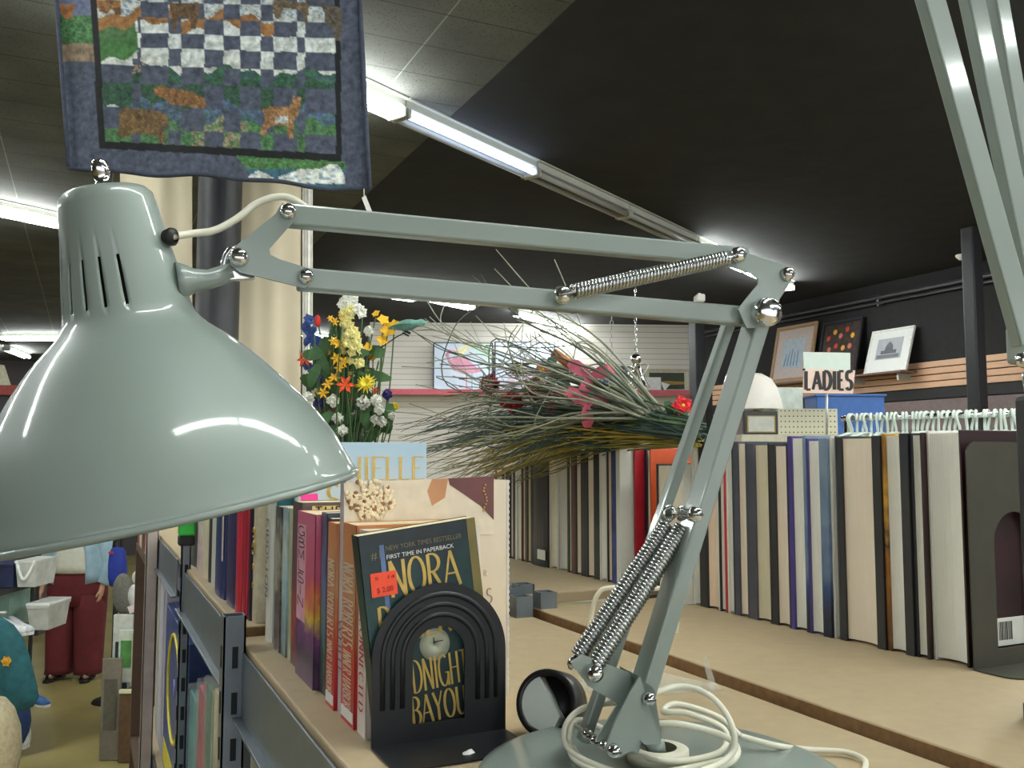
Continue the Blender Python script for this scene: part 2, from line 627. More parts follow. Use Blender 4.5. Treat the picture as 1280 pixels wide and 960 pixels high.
# ------------------------------------------------------------------ ceiling lights
M_house = mat('fixture_enamel', (176, 178, 170), 0.4, var=0.04)
M_lit = mat('lit_tube', (250, 252, 250), 0.4, emit=(245, 252, 249), estr=TUBE, var=0)
M_blue = mat('dim_tube', (220, 230, 240), 0.4, emit=(205, 224, 255), estr=TUBE * .12, var=0)
M_dead = mat('unlit_tube', (150, 150, 146), 0.3, var=0.03)
M_cap = mat('tube_cap', (190, 190, 184), 0.35, metal=0.6)
ZT = 3.765
R0, R1 = onZ(500, 146, ZT), onZ(868, 309, ZT)
D = (R1 - R0).normalized()
N = Vector((D.y, -D.x, 0))


def fixture(p, d, L, lit, label, group='fluorescent fixtures on the ceiling'):
    n = Vector((d.y, -d.x, 0))
    z = Vector((0, 0, 1))
    p = Vector(p)
    c = p + d * L / 2
    t = thing('fluorescent_light', label, 'ceiling light', (c.x, c.y, ZC - 0.11), group)
    mb = MB(); mb.box((c.x, c.y, ZC - 0.025), (L, 0.1, 0.05), (d, n, z), bev=0.008)
    mb.box((c.x, c.y, ZC - 0.005), (L, 0.15, 0.01), (d, n, z))
    mb.build('housing', M_house, t)
    for s, st in zip((-1, 1), lit):
        mb = MB()
        a = p + d * 0.03 + n * (0.042 * s); b = p + d * (L - 0.03) + n * (0.042 * s)
        a.z = b.z = ZC - 0.082
        mb.cyl(a, b, 0.019, 14)
        mb.build('tube', {2: M_lit, 1: M_blue, 0: M_dead}[st], t)
    for q in (0.012, L - 0.012):
        e = p + d * q
        mb = MB(); mb.box((e.x, e.y, ZC - 0.075), (0.022, 0.13, 0.06), (d, n, z), bev=0.01)
        mb.build('lamp_holder', M_cap, t)
    return t


LEN = 1.2
states = {-4: (2, 2), -3: (2, 2), -2: (2, 2), -1: (2, 2), 0: (0, 1), 1: (0, 0), 2: (0, 0), 3: (2, 2), 4: (2, 2)}
words = {-4: 'first', -3: 'second', -2: 'third'}
for k, st in states.items():
    lab = {0: 'strip light with one dim bluish tube beside the blazing one near the quilt', 1: 'unlit double strip light next after the dim bluish one',
           2: 'unlit strip light partly behind the elbow end of the lamp arm', -1: 'blazing double strip light beside the top edge of the quilt',
           3: 'lit strip light showing below the elbow plate of the lamp', 4: 'lit strip light farthest along the row above the lamp elbow'}.get(
        k, 'lit strip light hidden behind the quilt, %s of its row' % words.get(k))
    fixture(R0 + D * (k * (LEN + 0.01)), D, LEN, st, lab)
E = onZ(80, 283, ZT)
fixture(E - D * LEN, D, LEN, (2, 2), 'bright strip light at the left edge beside the lamp shade cap')
for k in (2, 3, 4):  # unseen fixtures added to brighten the aisle floor and the person
    fixture(E - D * (k * LEN + .02), D, LEN, (2, 2), 'unseen lit strip light added past the left edge, continuing the bright one', 'added fixtures outside the left edge')
for (a, b, lab) in (((440, 364), (519, 375), 'lit strip light under the lamp arm above the yellow flowers'),
                    ((521, 371), (590, 386), 'lit strip light under the lamp arm above the teal bird'),
                    ((643, 393), (728, 414), 'blazing strip light near the back wall above the dried twigs'),
                    ((2, 424), (92, 424), 'far strip light at left seen just beside the lamp shade'),
                    ((378, 418), (416, 426), 'distant strip light glowing behind the blue flowers'),
                    ((8, 437), (34, 447), 'small distant strip light at far left under the nearer one')):
    p, q = onZ(a[0], a[1], ZT), onZ(b[0], b[1], ZT)
    d = (q - p)
    fixture(p, d.normalized(), min(d.length, 2.4), (2, 2), lab)
# rows over the camera and behind it
rows = 0
for off in (3.5, 6.6):
    for k in (-2, -1, 0, 1, 2, 3, 4):
        p = R0 + N * off + D * (k * (LEN + .01) - 1.2)
        if p.x > XR - 1.4:
            continue
        fixture(p, D, LEN, (2, 2), 'lit strip light in the rows above and behind the photographer', 'fixtures above and behind the photographer')

# ------------------------------------------------------------------ shelving
M_board = mat('particle_board', (176, 156, 124), 0.55, var=0.05, scale=60)
M_edge = mat('board_edge', (126, 94, 60), 0.8, var=0.2, scale=120)
M_steel = mat('grey_rack_steel', (112, 120, 128), 0.38, metal=0.35, var=0.08)
M_beige = mat('beige_post', (178, 164, 156), 0.5)


def board(x0, x1, y0, y1, z, t, th=0.016):
    mb = MB()
    mb.box2((x0, y0, z - th), (x1, y1, z), bev=0.0015)
    # sawn sides get the darker raw core
    mb.box2((x0 - 0.0006, y0, z - th + .001), (x0, y1, z - 0.0015), mi=1 if x0 > .5 else 0)
    mb.box2((x0, y1, z - th + .001), (x1, y1 + 0.0006, z - 0.0015), mi=1)
    mb.box2((x0, y0 - .0006, z - th + .001), (x1, y0, z - 0.0015), mi=1 if x0 < .5 else 0)
    return mb.build('board', [M_board, M_edge], t)


def beam(x, y0, y1, z, t, side):
    mb = MB()
    mb.box2((x - .0015, y0, z - .085), (x + .0015, y1, z - .006), bev=0.001)
    mb.box2((x - (0 if side > 0 else .02), y0, z - .02), (x + (.02 if side > 0 else 0), y1, z - .017))
    mb.box2((x - .012, y0, z - .087), (x + .012, y1, z - .083), bev=.001)
    return mb.build('beam', M_steel, t)


def post(x, y, top, t, m_=None, w=.027, bot=0.0):
    mb = MB()
    th = .0025
    mb.box2((x - w / 2, y - w / 2, bot), (x - w / 2 + th, y + w / 2, top))
    mb.box2((x - w / 2, y - w / 2, bot), (x + w / 2, y - w / 2 + th, top))
    mb.box2((x - w / 2, y + w / 2 - th, bot), (x + w / 2, y + w / 2, top))
    mb.box2((x + w / 2 - th, y - w / 2, bot), (x + w / 2, y + w / 2, top))
    z = top - .05
    while z > .3 and m_ is None:
        mb.box((x + .001, y - w / 2 - .0004, z), (.007, .001, .026), mi=1)
        mb.box((x - w / 2 - .0004, y, z), (.001, .007, .026), mi=1)
        z -= .055
    return mb.build('post', [m_ or M_steel, mat('slot_shadow', (30, 32, 34), 0.9)], t)


def unit(label, x0, x1, y0, y1, z, posts, lows, side):
    t = thing('shelving_unit', label, 'shelving', ((x0 + x1) / 2, (y0 + y1) / 2, 0), 'steel shelving units')
    board(x0, x1, y0, y1, z, t)
    for zl in lows:
        board(x0, x1, y0, y1, zl, t)
    for zz in [z] + list(lows):
        beam(x0 - .004 if side < 0 else x1 + .004, y0 + .02, y1 - .02, zz, t, -side)
    for (px_, py_, tp) in posts:
        post(px_, py_, tp, t, w=.018 if py_ == 1.93 else .027)
    return t


unit('grey steel shelving with tan boards under the lamp and paperbacks', .187, .603, -.35, 1.239, ZN, [(.172, 1.185, 1.803), (.172, -.3, 1.80), (.588, 1.225, 1.794), (.588, -.3, 1.74)], (1.16, .62, .14), -1)
ZNR = ZN + .010
unit('grey steel shelving with tan boards under the nearer thick hardcovers at right', .612, 1.045, -.35, 1.232, ZNR, [(.628, 1.225, 1.798), (1.065, 1.215, 1.74), (1.065, -.3, 1.74)], (1.16, .62, .14), 1)
ZFR = ZN + .021
unit('grey steel shelving under the far hardcovers and dried grass', .612, 1.03, 1.283, 2.35, ZFR, [(.628, 1.30, 1.80), (1.05, 1.31, 1.74), (1.05, 2.3, 1.74)], (1.16, .62, .14), 1)
ZFL = ZN + .012
unit('grey steel shelving holding the blue and red hardcovers behind the paperbacks', 0.187, .603, 1.246, 1.99, ZFL, [(.185, 1.93, 1.822), (.588, 1.265, 1.802), (.588, 1.95, 1.76)], (1.14, .60, .14), -1)
unit('low grey shelving beyond the red hardcovers, beside the beige upright', .187, .603, 2.06, 3.1, 1.785, [(.585, 2.1, 1.7), (.585, 3.05, 1.7)], (1.22, .66, .14), -1)
t = thing('upright_post', 'beige steel upright standing at the aisle end of the shelving', 'post', (.168, 2.63, 0))
post(.165, 2.62, 2.0, t, M_beige, w=.03)
# ------------------------------------------------------------------ the grey swing-arm lamp
M_lamp = mat('grey_lamp_enamel', (130, 141, 134), 0.45, var=0.03, scale=8, coat=0.6)
M_lampdark = mat('lamp_inside', (46, 50, 48), 0.5, var=0.04)  # inside coloured dark so the vent slots look shaded
M_chrome = mat('chrome', (225, 226, 226), 0.14, metal=1.0, var=0.03)
M_spring = mat('spring_steel', (186, 188, 186), 0.25, metal=1.0, var=0.05)
M_cord = mat('ivory_cord', (222, 218, 198), 0.5, var=0.05)
M_blackrub = mat('black_rubber', (24, 24, 24), 0.6)

Q0 = (.195, .70)
AX = RT * .951 + (FW - UP * 0).normalized() * .308       # along the arms, horizontal
fh = Vector((sn, cs, 0))
AX = (RT * .951 + fh * .308).normalized()
NRM = (RT * .308 - fh * .951).normalized()               # out of the arm plane, towards the viewer
QP = P(640 + Q0[0] / Q0[1] * F, 390, .70)


def LP(px, py, off=0.0):
    d = ray(px, py)
    t_ = (QP + NRM * off - CAM).dot(NRM) / d.dot(NRM)
    return CAM + d * t_


def LPs(pts, off=0.0):
    return [LP(x, y, off) for x, y in pts]


base_c = onZ(826, 985, ZN)
lamp = thing('desk_lamp', 'grey enamel swing-arm desk lamp with a wide bell shade, standing on the shelf', 'lamp', (base_c.x, base_c.y, ZN))
# base
mb = MB()
mb.lathe((base_c.x, base_c.y, ZN + .0005), (0, 0, 1), [(0, .001), (0, .131), (.005, .134), (.010, .131), (.0135, .122), (.0145, .05), (.0145, .001)], 64)
mb.build('base', M_lamp, lamp)
cp_ = LP(822, 936, -.012)
cp_.z = ZN + .015
mb = MB(); mb.lathe(cp_, (0, 0, 1), [(0, .016), (0, .0225), (.009, .0225), (.010, .019), (.010, .014)], 28)
o = mb.build('collar', M_cord, lamp); o['label'] = 'ivory plastic ring at the foot of the arm'
# bracket: two side plates with web
mb = MB()
front = [(787, 866), (800, 846), (818, 862), (826, 915), (826, 930), (806, 931), (800, 925), (792, 938), (768, 947), (757, 936), (768, 905)]
mb.prism(LPs(front, .016), NRM * -.0018)
rear = [(714, 828), (728, 818), (800, 846), (812, 864), (800, 900), (775, 905), (757, 936), (745, 925), (772, 880), (736, 858)]
mb.prism(LPs(rear, .0), NRM * -.0018)
mb.prism(LPs([(800, 846), (818, 862), (826, 915), (826, 930)], .016), NRM * -.034)
mb.cyl(LP(818, 925, -.012), LP(822, 946, -.012), .007, 14)
mb.build('bracket', M_lamp, lamp)


def channel(a, b, w, off, name, t=.012):
    """hollow-looking bar: web plus two turned-in flanges"""
    mb = MB()
    p, q = LP(a[0], a[1], off), LP(b[0], b[1], off)
    mb.bar(p, q, w, t, NRM, bev=.0016, ext=.012)
    return mb.build(name, M_lamp, lamp)


# lower arm: a front bar and a rear bar with the springs between them
channel((946, 402), (784, 925), .0120, .002, 'lower_arm_bar', .022)
channel((913, 398), (732, 917), .0085, -.034, 'lower_arm_bar', .010)
# upper arm: parallel pair
channel((362, 270), (924, 322), .0145, .0, 'upper_arm_bar')
channel((383, 350), (932, 396), .0145, .0, 'upper_arm_bar')
# elbow plate
E_ = [(872, 165), (940, 180), (1105, 232), (1128, 268), (1110, 305), (1070, 365), (1058, 455), (1000, 480), (940, 480), (905, 405), (985, 305), (985, 282), (960, 262), (840, 222)]
mb = MB(); mb.prism(LPs([(640 + x / 3.2, 260 + y / 3.2) for x, y in E_], .0125), NRM * -.002)
mb.prism(LPs([(640 + x / 3.2, 260 + y / 3.2) for x, y in E_], -.0085), NRM * -.002)
mb.build('elbow_plate', M_lamp, lamp)
# shade-end plate
S_ = [(618, 200), (640, 160), (683, 142), (722, 158), (735, 190), (715, 240), (582, 388), (590, 420), (640, 445), (790, 490), (820, 535), (800, 580), (770, 598), (740, 590), (600, 555), (430, 512), (378, 472), (364, 425), (395, 380)]
mb = MB(); mb.prism(LPs([(200 + x / 4.267, 220 + y / 4.267) for x, y in S_], .0125), NRM * -.002)
mb.prism(LPs([(200 + x / 4.267, 220 + y / 4.267) for x, y in S_], -.0085), NRM * -.002)
mb.build('head_plate', M_lamp, lamp)


def screw(px, py, r, off=.0125, name='screw', deep=.006, slot=True):
    p = LP(px, py, off)
    mb = MB()
    mb.lathe(p, NRM, [(-.028, r * .45), (0, r * .45), (0, r), (deep * .4, r * .97), (deep * .8, r * .7), (deep, r * .25), (deep, .0001)], 20)
    if slot:
        mb.box(p + NRM * deep * .97, (r * 1.3, .0012, .0012), (AX, Vector((0, 0, 1)), NRM), mi=1)
    return mb.build(name, [M_chrome, mat('screw_slot', (60, 62, 62), .5)], lamp)


screw(360, 265, .0052); screw(299, 322, .0062); screw(382, 346, .0052)
screw(983, 343, .0055); screw(922, 319, .0062, .016); screw(703, 369, .0068, .012)
screw(868, 643, .0058, .0205)
screw(810, 873, .0048, .0165); screw(767, 938, .005, .017)
screw(733, 917, .0038, -.02); screw(743, 925, .0038, -.008); screw(754, 931, .0038, .004)
k0 = LP(954, 391, .0125)
mb = MB()
mb.lathe(k0, NRM, [(0, .0112), (.006, .0114), (.009, .0106), (.0112, .0088), (.0126, .006), (.0132, .003), (.0134, .0005)], 32)
mb.build('elbow_knob', M_chrome, lamp)


def coil(p, q, R, r, turns, name):
    d = (q - p)
    a, b, d1 = frame(d)
    n = turns * 10
    pts = []
    for i in range(n + 1):
        an = 2 * math.pi * i / 10
        pts.append(p + d * (i / n) + (a * math.cos(an) + b * math.sin(an)) * R)
    # hooked ends along the axis
    pts = [p - d1 * .010, p - d1 * .004] + pts + [q + d1 * .004, q + d1 * .010]
    mb = MB(); mb.tube(pts, r, 5)
    return mb.build(name, M_spring, lamp)


coil(LP(716, 365, .022), LP(908, 323, .022), .0046, .0014, 46, 'upper_spring')
coil(LP(834, 656, -.018), LP(722, 822, -.018), .0054, .0016, 42, 'lower_spring')
coil(LP(853, 660, -.003), LP(744, 832, -.003), .0054, .0016, 42, 'lower_spring')
mb = MB(); mb.cyl(LP(868, 643, .012), LP(830, 640, -.038), .0035, 12)
mb.lathe(LP(853, 642, -.010), NRM, [(0, .0035), (0, .0062), (.0015, .0062), (.0015, .0035)], 16)
mb.lathe(LP(836, 641, -.026), NRM, [(0, .0035), (0, .0062), (.0015, .0062), (.0015, .0035)], 16)
mb.build('spring_pin', M_chrome, lamp)
mb = MB(); mb.cyl(LP(718, 830, -.024), LP(746, 842, .008), .003, 12)
mb.ball(LP(744, 842, .006), .0062, 12); mb.ball(LP(717, 829, -.018), .0048, 12)
mb.build('spring_anchor', M_chrome, lamp)

# shade: bell with six real vent slots each side, curled rim
zs = .565
SC = P(208, 637, zs)
px2m = zs / F
su = (RT * -.19 + UP * .982).normalized()
prof = [(0, 236.5), (3, 238), (8, 237.5), (14, 234), (30, 229), (50, 222), (70, 212.5), (88, 203), (104, 193), (119, 182), (134, 171.5), (149, 160), (165, 148), (181, 134.5), (197, 120), (210, 106), (222, 92.5), (232, 84), (240, 79), (250, 76.5),
        (258, 75), (288, 71), (312, 67), (350, 61.5), (385, 57.5), (396, 55.5), (402, 50), (404, 40), (404, 12), (404, .5)]
SEG = 120
slot_rows = [i for i, (tt, r) in enumerate(prof) if 250 <= tt < 312]


def skip(i, k):
    return i in slot_rows and 22 <= k <= 52 and (k - 22) % 6 == 0


mb = MB()
mb.lathe(SC, su, [(a * px2m, r * px2m) for a, r in prof], SEG, skip=skip, ref=(-FW))
sh = mb.build('lamp_shade', [M_lamp, M_lampdark], lamp)
sm_ = sh.modifiers.new('wall', 'SOLIDIFY'); sm_.thickness = .0012; sm_.offset = -1; sm_.material_offset = 1
mb = MB()
mb.lathe(SC, su, [((t_ - 1) * px2m, (r - .5) * px2m) for t_, r in ((0, 236), (-3, 237), (-4, 240), (-1, 242.5), (3, 242), (5, 239), (3, 236), (0, 236))], SEG)
mb.build('rim_bead', M_lamp, sh)
# chrome switch knob on the cap
kb = SC + su * (404 * px2m)
mb = MB()
mb.lathe(kb, su, [(0, 19 * px2m), (4 * px2m, 18 * px2m), (9 * px2m, 12 * px2m), (14 * px2m, 9 * px2m), (22 * px2m, 9.5 * px2m), (23 * px2m, 10.5 * px2m), (38 * px2m, 10 * px2m), (40 * px2m, 8 * px2m), (40 * px2m, .0001)], 28)
mb.build('switch_knob', M_chrome, lamp)
# stem from shade to head plate
a, b, c = P(222, 352, .566), LP(262, 349, .002), LP(290, 340, .002)
mb = MB(); mb.tube([a, a.lerp(b, .25), a.lerp(b, .55), b, c], [.0125, .0105, .0075, .0062, .006], 20)
mb.build('shade_stem', M_lamp, lamp)
mb = MB()
mb.tube([LP(*q) for q in ((296, 310), (288, 312), (282, 320), (280, 332), (283, 344), (288, 350))], .0022, 8)
mb.bar(LP(286, 345, .004), LP(318, 343, .004), .007, .004, NRM, bev=.001)
mb.build('stem_clip', M_chrome, lamp)
mb = MB(); g0 = P(213, 296, .560)
mb.lathe(g0, RT * .95 - UP * .1 - FW * .2, [(-.004, .004), (0, .0058), (.0025, .0054), (.004, .003)], 16); mb.build('cord_grommet', M_blackrub, lamp)


def smooth(pts, n=8):
    pts = [Vector(p) for p in pts]
    out = []
    for i in range(len(pts) - 1):
        p0, p1, p2, p3 = pts[max(i - 1, 0)], pts[i], pts[i + 1], pts[min(i + 2, len(pts) - 1)]
        for k in range(n):
            t_ = k / n
            out.append(.5 * ((2 * p1) + (p2 - p0) * t_ + (2 * p0 - 5 * p1 + 4 * p2 - p3) * t_ ** 2 + (3 * p1 - p0 - 3 * p2 + p3) * t_ ** 3))
    out.append(pts[-1])
    return out


mb = MB()
mb.tube(smooth([g0, LP(240, 292, -.004), LP(268, 288, -.006), LP(295, 274, -.008), LP(322, 254, -.010), LP(347, 246, -.010), LP(366, 249, -.008), LP(385, 261, -.004), LP(400, 268, -.002)]), .0024, 8)
o = mb.build('power_cord', M_cord, lamp); o['label'] = 'ivory cord running from the shade into the upper arm'
# cord coiled round the foot, then trailing off over the board


def CZ(px, py, h=.003):
    return onZ(px, py, ZN + .0145 + h)


mb = MB()
pts = [LP(822, 905, -.006), CZ(850, 905, .03), CZ(900, 918, .022), CZ(922, 935, .012), CZ(910, 955, .006), CZ(850, 975, .004), CZ(770, 965, .008), CZ(715, 940, .012), CZ(706, 910, .02), CZ(730, 885, .03), CZ(790, 875, .045), CZ(850, 858, .05), CZ(890, 872, .045),
       CZ(915, 908, .03), CZ(912, 945, .012), CZ(860, 968, .008), CZ(780, 972, .006), CZ(722, 952, .008), CZ(712, 925, .015), CZ(722, 900, .024), CZ(760, 915, .012), CZ(790, 940, .009), CZ(840, 952, .008), CZ(900, 940, .008), CZ(905, 912, .018), CZ(860, 892, .028), CZ(830, 890, .03), CZ(845, 880, .03), CZ(895, 895, .022), CZ(925, 920, .010)]
mb.tube(smooth(pts, 7), .0023, 7)
mb.build('power_cord', M_cord, lamp)
mb = MB()
pts = [CZ(925, 920, .010), CZ(970, 932, .004), onZ(1010, 937, ZN + .006), onZ(1055, 940, ZN + .004), onZ(1078, 948, ZN + .004), onZ(1082, 958, ZN + .004), onZ(1070, 975, ZN + .004), onZ(1020, 1010, ZN + .004)]
mb.tube(smooth(pts, 7), .0023, 7)
pts = [CZ(905, 950, .004), CZ(850, 962, .004), CZ(790, 968, .003), CZ(735, 955, .003), CZ(716, 935, .006)]
mb.tube(smooth(pts, 7), .0023, 7)
mb.build('power_cord', M_cord, lamp)

# ------------------------------------------------------------------ second lamp, cut by the right edge
def onB(px, py, zz=.93):
    return P(px, py, zz)


foot = onZ(1330, 905, ZNR)
lamp2 = thing('desk_lamp', 'second grey swing-arm lamp on a black stand, cut off by the right edge', 'lamp', (foot.x, foot.y, ZNR))
zz = (foot - CAM).dot(FW)
mb = MB(); mb.lathe((foot.x, foot.y, ZNR + .0005), (0, 0, 1), [(0, .001), (0, .03), (.012, .03), (.014, .02), (.014, .001)], 24); mb.build('foot', M_blackrub, lamp2)
top = P(1320, 492, zz)
mb = MB(); mb.bar((foot.x, foot.y, ZNR + .01), (foot.x, foot.y, top.z), 0.04, .04, -fh, bev=.004); mb.build('stand', M_blackrub, lamp2)
col0 = Vector((foot.x, foot.y, top.z))
mb = MB(); mb.lathe(col0, (0, 0, 1), [(0, .018), (.02, .02), (.024, .012), (.06, .011), (.065, .014), (.07, .001)], 20)
mb.build('plastic_collar', mat('clear_plastic', (225, 225, 220), .15, trans=.7, var=.02), lamp2)
for (x0, y0, x1, y1, w, dz) in ((1146, -60, 1283, 430, .022, 0), (1202, -60, 1306, 430, .019, .02), (1236, -60, 1322, 430, .016, .05)):
    a, b = P(x0, y0, zz + dz), P(x1, y1, zz + dz)
    mb = MB(); mb.bar(a, b, w, .012, NRM, bev=.0016); mb.build('arm_bar', M_lamp, lamp2)
mb = MB(); mb.bar(P(1135, -64, zz + .02), P(1262, -64, zz + .02), .05, .05, NRM, bev=.004); mb.build('elbow_plate', M_lamp, lamp2)
mb = MB(); mb.bar(P(1275, 428, zz + .02), P(1326, 428, zz + .02), .035, .05, NRM, bev=.004); mb.build('bracket', M_lamp, lamp2)
mb = MB(); mb.lathe(P(1279, 450, zz - .01), -fh, [(0, .007), (.006, .007), (.008, .004), (.008, .0005)], 16); mb.build('knob', M_chrome, lamp2)
# ------------------------------------------------------------------ books
rnd = random.Random(7)
M_pages = {}


def pages(rgb):
    k = 'book_pages_%d_%d_%d' % rgb
    return mat_stripe(k, rgb, tuple(int(c * .95) for c in rgb), 'Y', 0.0021, 0.0006, rough=0.85, var=.04, vscale=25)


def hardcover(x0, x1, y0, y1, z, h, cover, page, label, group, cat='book', round_spine=True, gloss=.35, cover2=None, over=.003, side=-1, bt=.0028, b0=None, b1=None):
    b0, b1 = b0 or bt, b1 or bt
    """book standing on its tail; boards are the y0 and y1 faces, fore-edge at x0 (side=-1) or x1"""
    t = thing('hardcover_book', label, cat, ((x0 + x1) / 2, (y0 + y1) / 2, z), group)
    mb = MB()
    mb.box2((x0, y0, z), (x1, y0 + b0, z + h), bev=.0006)
    mb.box2((x0, y1 - b1, z), (x1, y1, z + h), mi=1 if cover2 else 0, bev=.0006)
    sx = x1 if side < 0 else x0
    sg = 1 if side < 0 else -1
    # rounded spine
    n = 7
    ym, hw = (y0 + y1) / 2, (y1 - y0) / 2
    ring = [(sx + sg * .006 * math.cos(math.pi * (i / n - .5)) - sg * .003, ym + hw * math.sin(math.pi * (i / n - .5))) for i in range(n + 1)]
    inner = [(x - sg * .002, ym + (y - ym) * .9) for x, y in reversed(ring)]
    mb.prism([(x, y, z) for x, y in ring + inner], (0, 0, h))
    mb.build('cover', [cover] + ([cover2] if cover2 else []), t)
    mb = MB()
    a, b = y0 + b0 - bt * .1, y1 - b1 + bt * .1
    f, s = (x0 + over, x1 - .004) if side < 0 else (x1 - over, x0 + .004)
    # slightly hollow fore-edge
    k = 6
    edge = [(f + (s - f) * .035 * math.sin(math.pi * i / k) * min(1, (b - a) / .03), a + (b - a) * i / k) for i in range(k + 1)]
    poly = [(x, y, z + over) for x, y in edge] + [(s, b, z + over), (s, a, z + over)]
    mb.prism(poly, (0, 0, h - 2 * over))
    mb.build('page_block', page, t)
    return t


def cv(name, rgb, rough=.4, var=.25, scale=25):
    return mat('cover_' + name, rgb, rough, var=var, scale=scale, coat=.25)


PG = {'tan': (238, 224, 204), 'cream': (240, 232, 212), 'white': (238, 237, 228), 'grey': (210, 209, 202), 'peach': (238, 214, 188), 'olive': (214, 205, 178)}
DK = cv('black', (30, 30, 34)); NV = cv('navy', (28, 34, 62)); RD = cv('oxblood', (44, 18, 22), var=.5, scale=18); PU = cv('purple', (62, 48, 120))
CLOUD = mat_ramp('cover_clouds', [(0, (22, 30, 52)), (.25, (40, 62, 108)), (.5, (110, 132, 158)), (.75, (96, 118, 140)), (1, (120, 140, 160))], 'Z', 0, .24, wob=.5, scale=16)
GOLD = mat_ramp('cover_gold', [(0, (60, 44, 24)), (.35, (150, 98, 30)), (.5, (40, 30, 22)), (.7, (214, 160, 60)), (1, (150, 106, 44))], 'Z', 0, .24, wob=.4, scale=30)
GREY = cv('slate', (64, 66, 78)); WH = cv('white', (216, 216, 206), var=.05); RED = cv('red', (178, 28, 44)); BLU = cv('blue', (38, 60, 118), var=.5, scale=60)
GRN = cv('green', (36, 84, 46)); BRN = cv('brown', (98, 44, 38)); ORG = cv('orange', (206, 84, 40)); OLV = cv('olive', (70, 72, 56))


def yx(px, X):
    k = (px - 640) / F
    return X * (cs * cp - k * sn) / (sn * cp + k * cs)


# right-hand row, nearest first: (px far, px near, top px, fore-edge X, near board, far board, page, words)
XN = .846
STRIP = {(1099, 1134): (11, 5), (1043, 1099): (10, 7), (959, 982): (0, 7), (931, 959): (0, 10), (914, 931): (0, 6), (862, 879): (8, 0), (730, 748): (7, 3), (717, 730): (5, 2), (757, 775): (9, 0), (628, 637): (5, 1), (637, 644): (3, 0), (644, 652): (0, 2),
         (658, 667): (4, 0), (652, 658): (2, 0), (709, 717): (4, 0), (1134, 1155): (4, 0), (801, 812): (4, 5), (812, 833): (3, 7), (879, 895): (0, 0), (1005, 1034): (11, 0), (982, 1005): (4, 5), (895, 905): (3, 0)}


def strips(a, b, Y0, Y1):
    s_ = STRIP.get((a, b))
    if not s_:
        return {}
    q = (Y1 - Y0) / (b - a)
    return dict(b0=s_[0] * q or None, b1=s_[1] * q or None)


right = [
    (1155, 1198, 538, .862, RD, WH, 'white', 'thick hardcover with a marbled dark red cover against the cut-out bookend'),
    (1134, 1155, 541, .856, RD, DK, 'white', 'pale-edged hardcover with a thin dark red board, second from the cut-out bookend'),
    (1099, 1134, 542, .853, DK, GOLD, 'white', 'white-edged hardcover with one gold and brown board among black ones'),
    (1043, 1099, 545, .850, DK, DK, 'tan', 'thickest hardcover of the row, worn cream pages between black boards'),
    (1034, 1043, 545, .850, GREY, WH, 'grey', 'thin pale grey book squeezed left of the thickest hardcover'),
    (1005, 1034, 548, .846, CLOUD, PU, 'white', 'hardcover with a cloudy blue sky board and a red headband'),
    (982, 1005, 545, .846, CLOUD, PU, 'white', 'white-edged hardcover in a purple jacket beside the cloudy blue one'),
    (959, 982, 555, .846, NV, DK, 'tan', 'tan-edged hardcover in navy boards, left of the purple-jacketed one'),
    (931, 959, 554, .846, DK, GREY, 'olive', 'dull tan-edged hardcover in wide slate boards with a small barcode at the foot'),
    (914, 931, 552, .846, GREY, GREY, 'tan', 'slim tan-edged hardcover in slate boards just right of the lamp arm'),
    (905, 914, 552, .846, NV, WH, 'white', 'thin white-edged book with a navy board beside the lamp arm'),
    (895, 905, 552, .846, RED, DK, 'white', 'thin white-edged book with a red sliver of cover beside the lamp arm'),
    (879, 895, 556, .846, WH, DK, 'peach', 'peach-edged book standing right behind the lower lamp arm'),
    (862, 879, 552, .846, DK, WH, 'white', 'white-edged book in black boards seen between the two lamp arm bars'),
]
yprev = None
for (a, b, ty, X, c1, c2, pg, lab) in right:
    Y0, Y1 = yx(b, X), yx(a, X)
    if yprev is not None:
        Y0 = max(Y0, yprev + .0003)
    yprev = Y1
    topz = onX((a + b) / 2, ty, X).z
    hardcover(X, X + .152 + rnd.uniform(-.006, .006), Y0, Y1, ZNR, topz - ZNR, c1, pages(PG[pg]), lab, 'hardcovers in the right-hand row', cover2=c2, **strips(a, b, Y0, Y1))
XF = .815
ynear_end = yprev
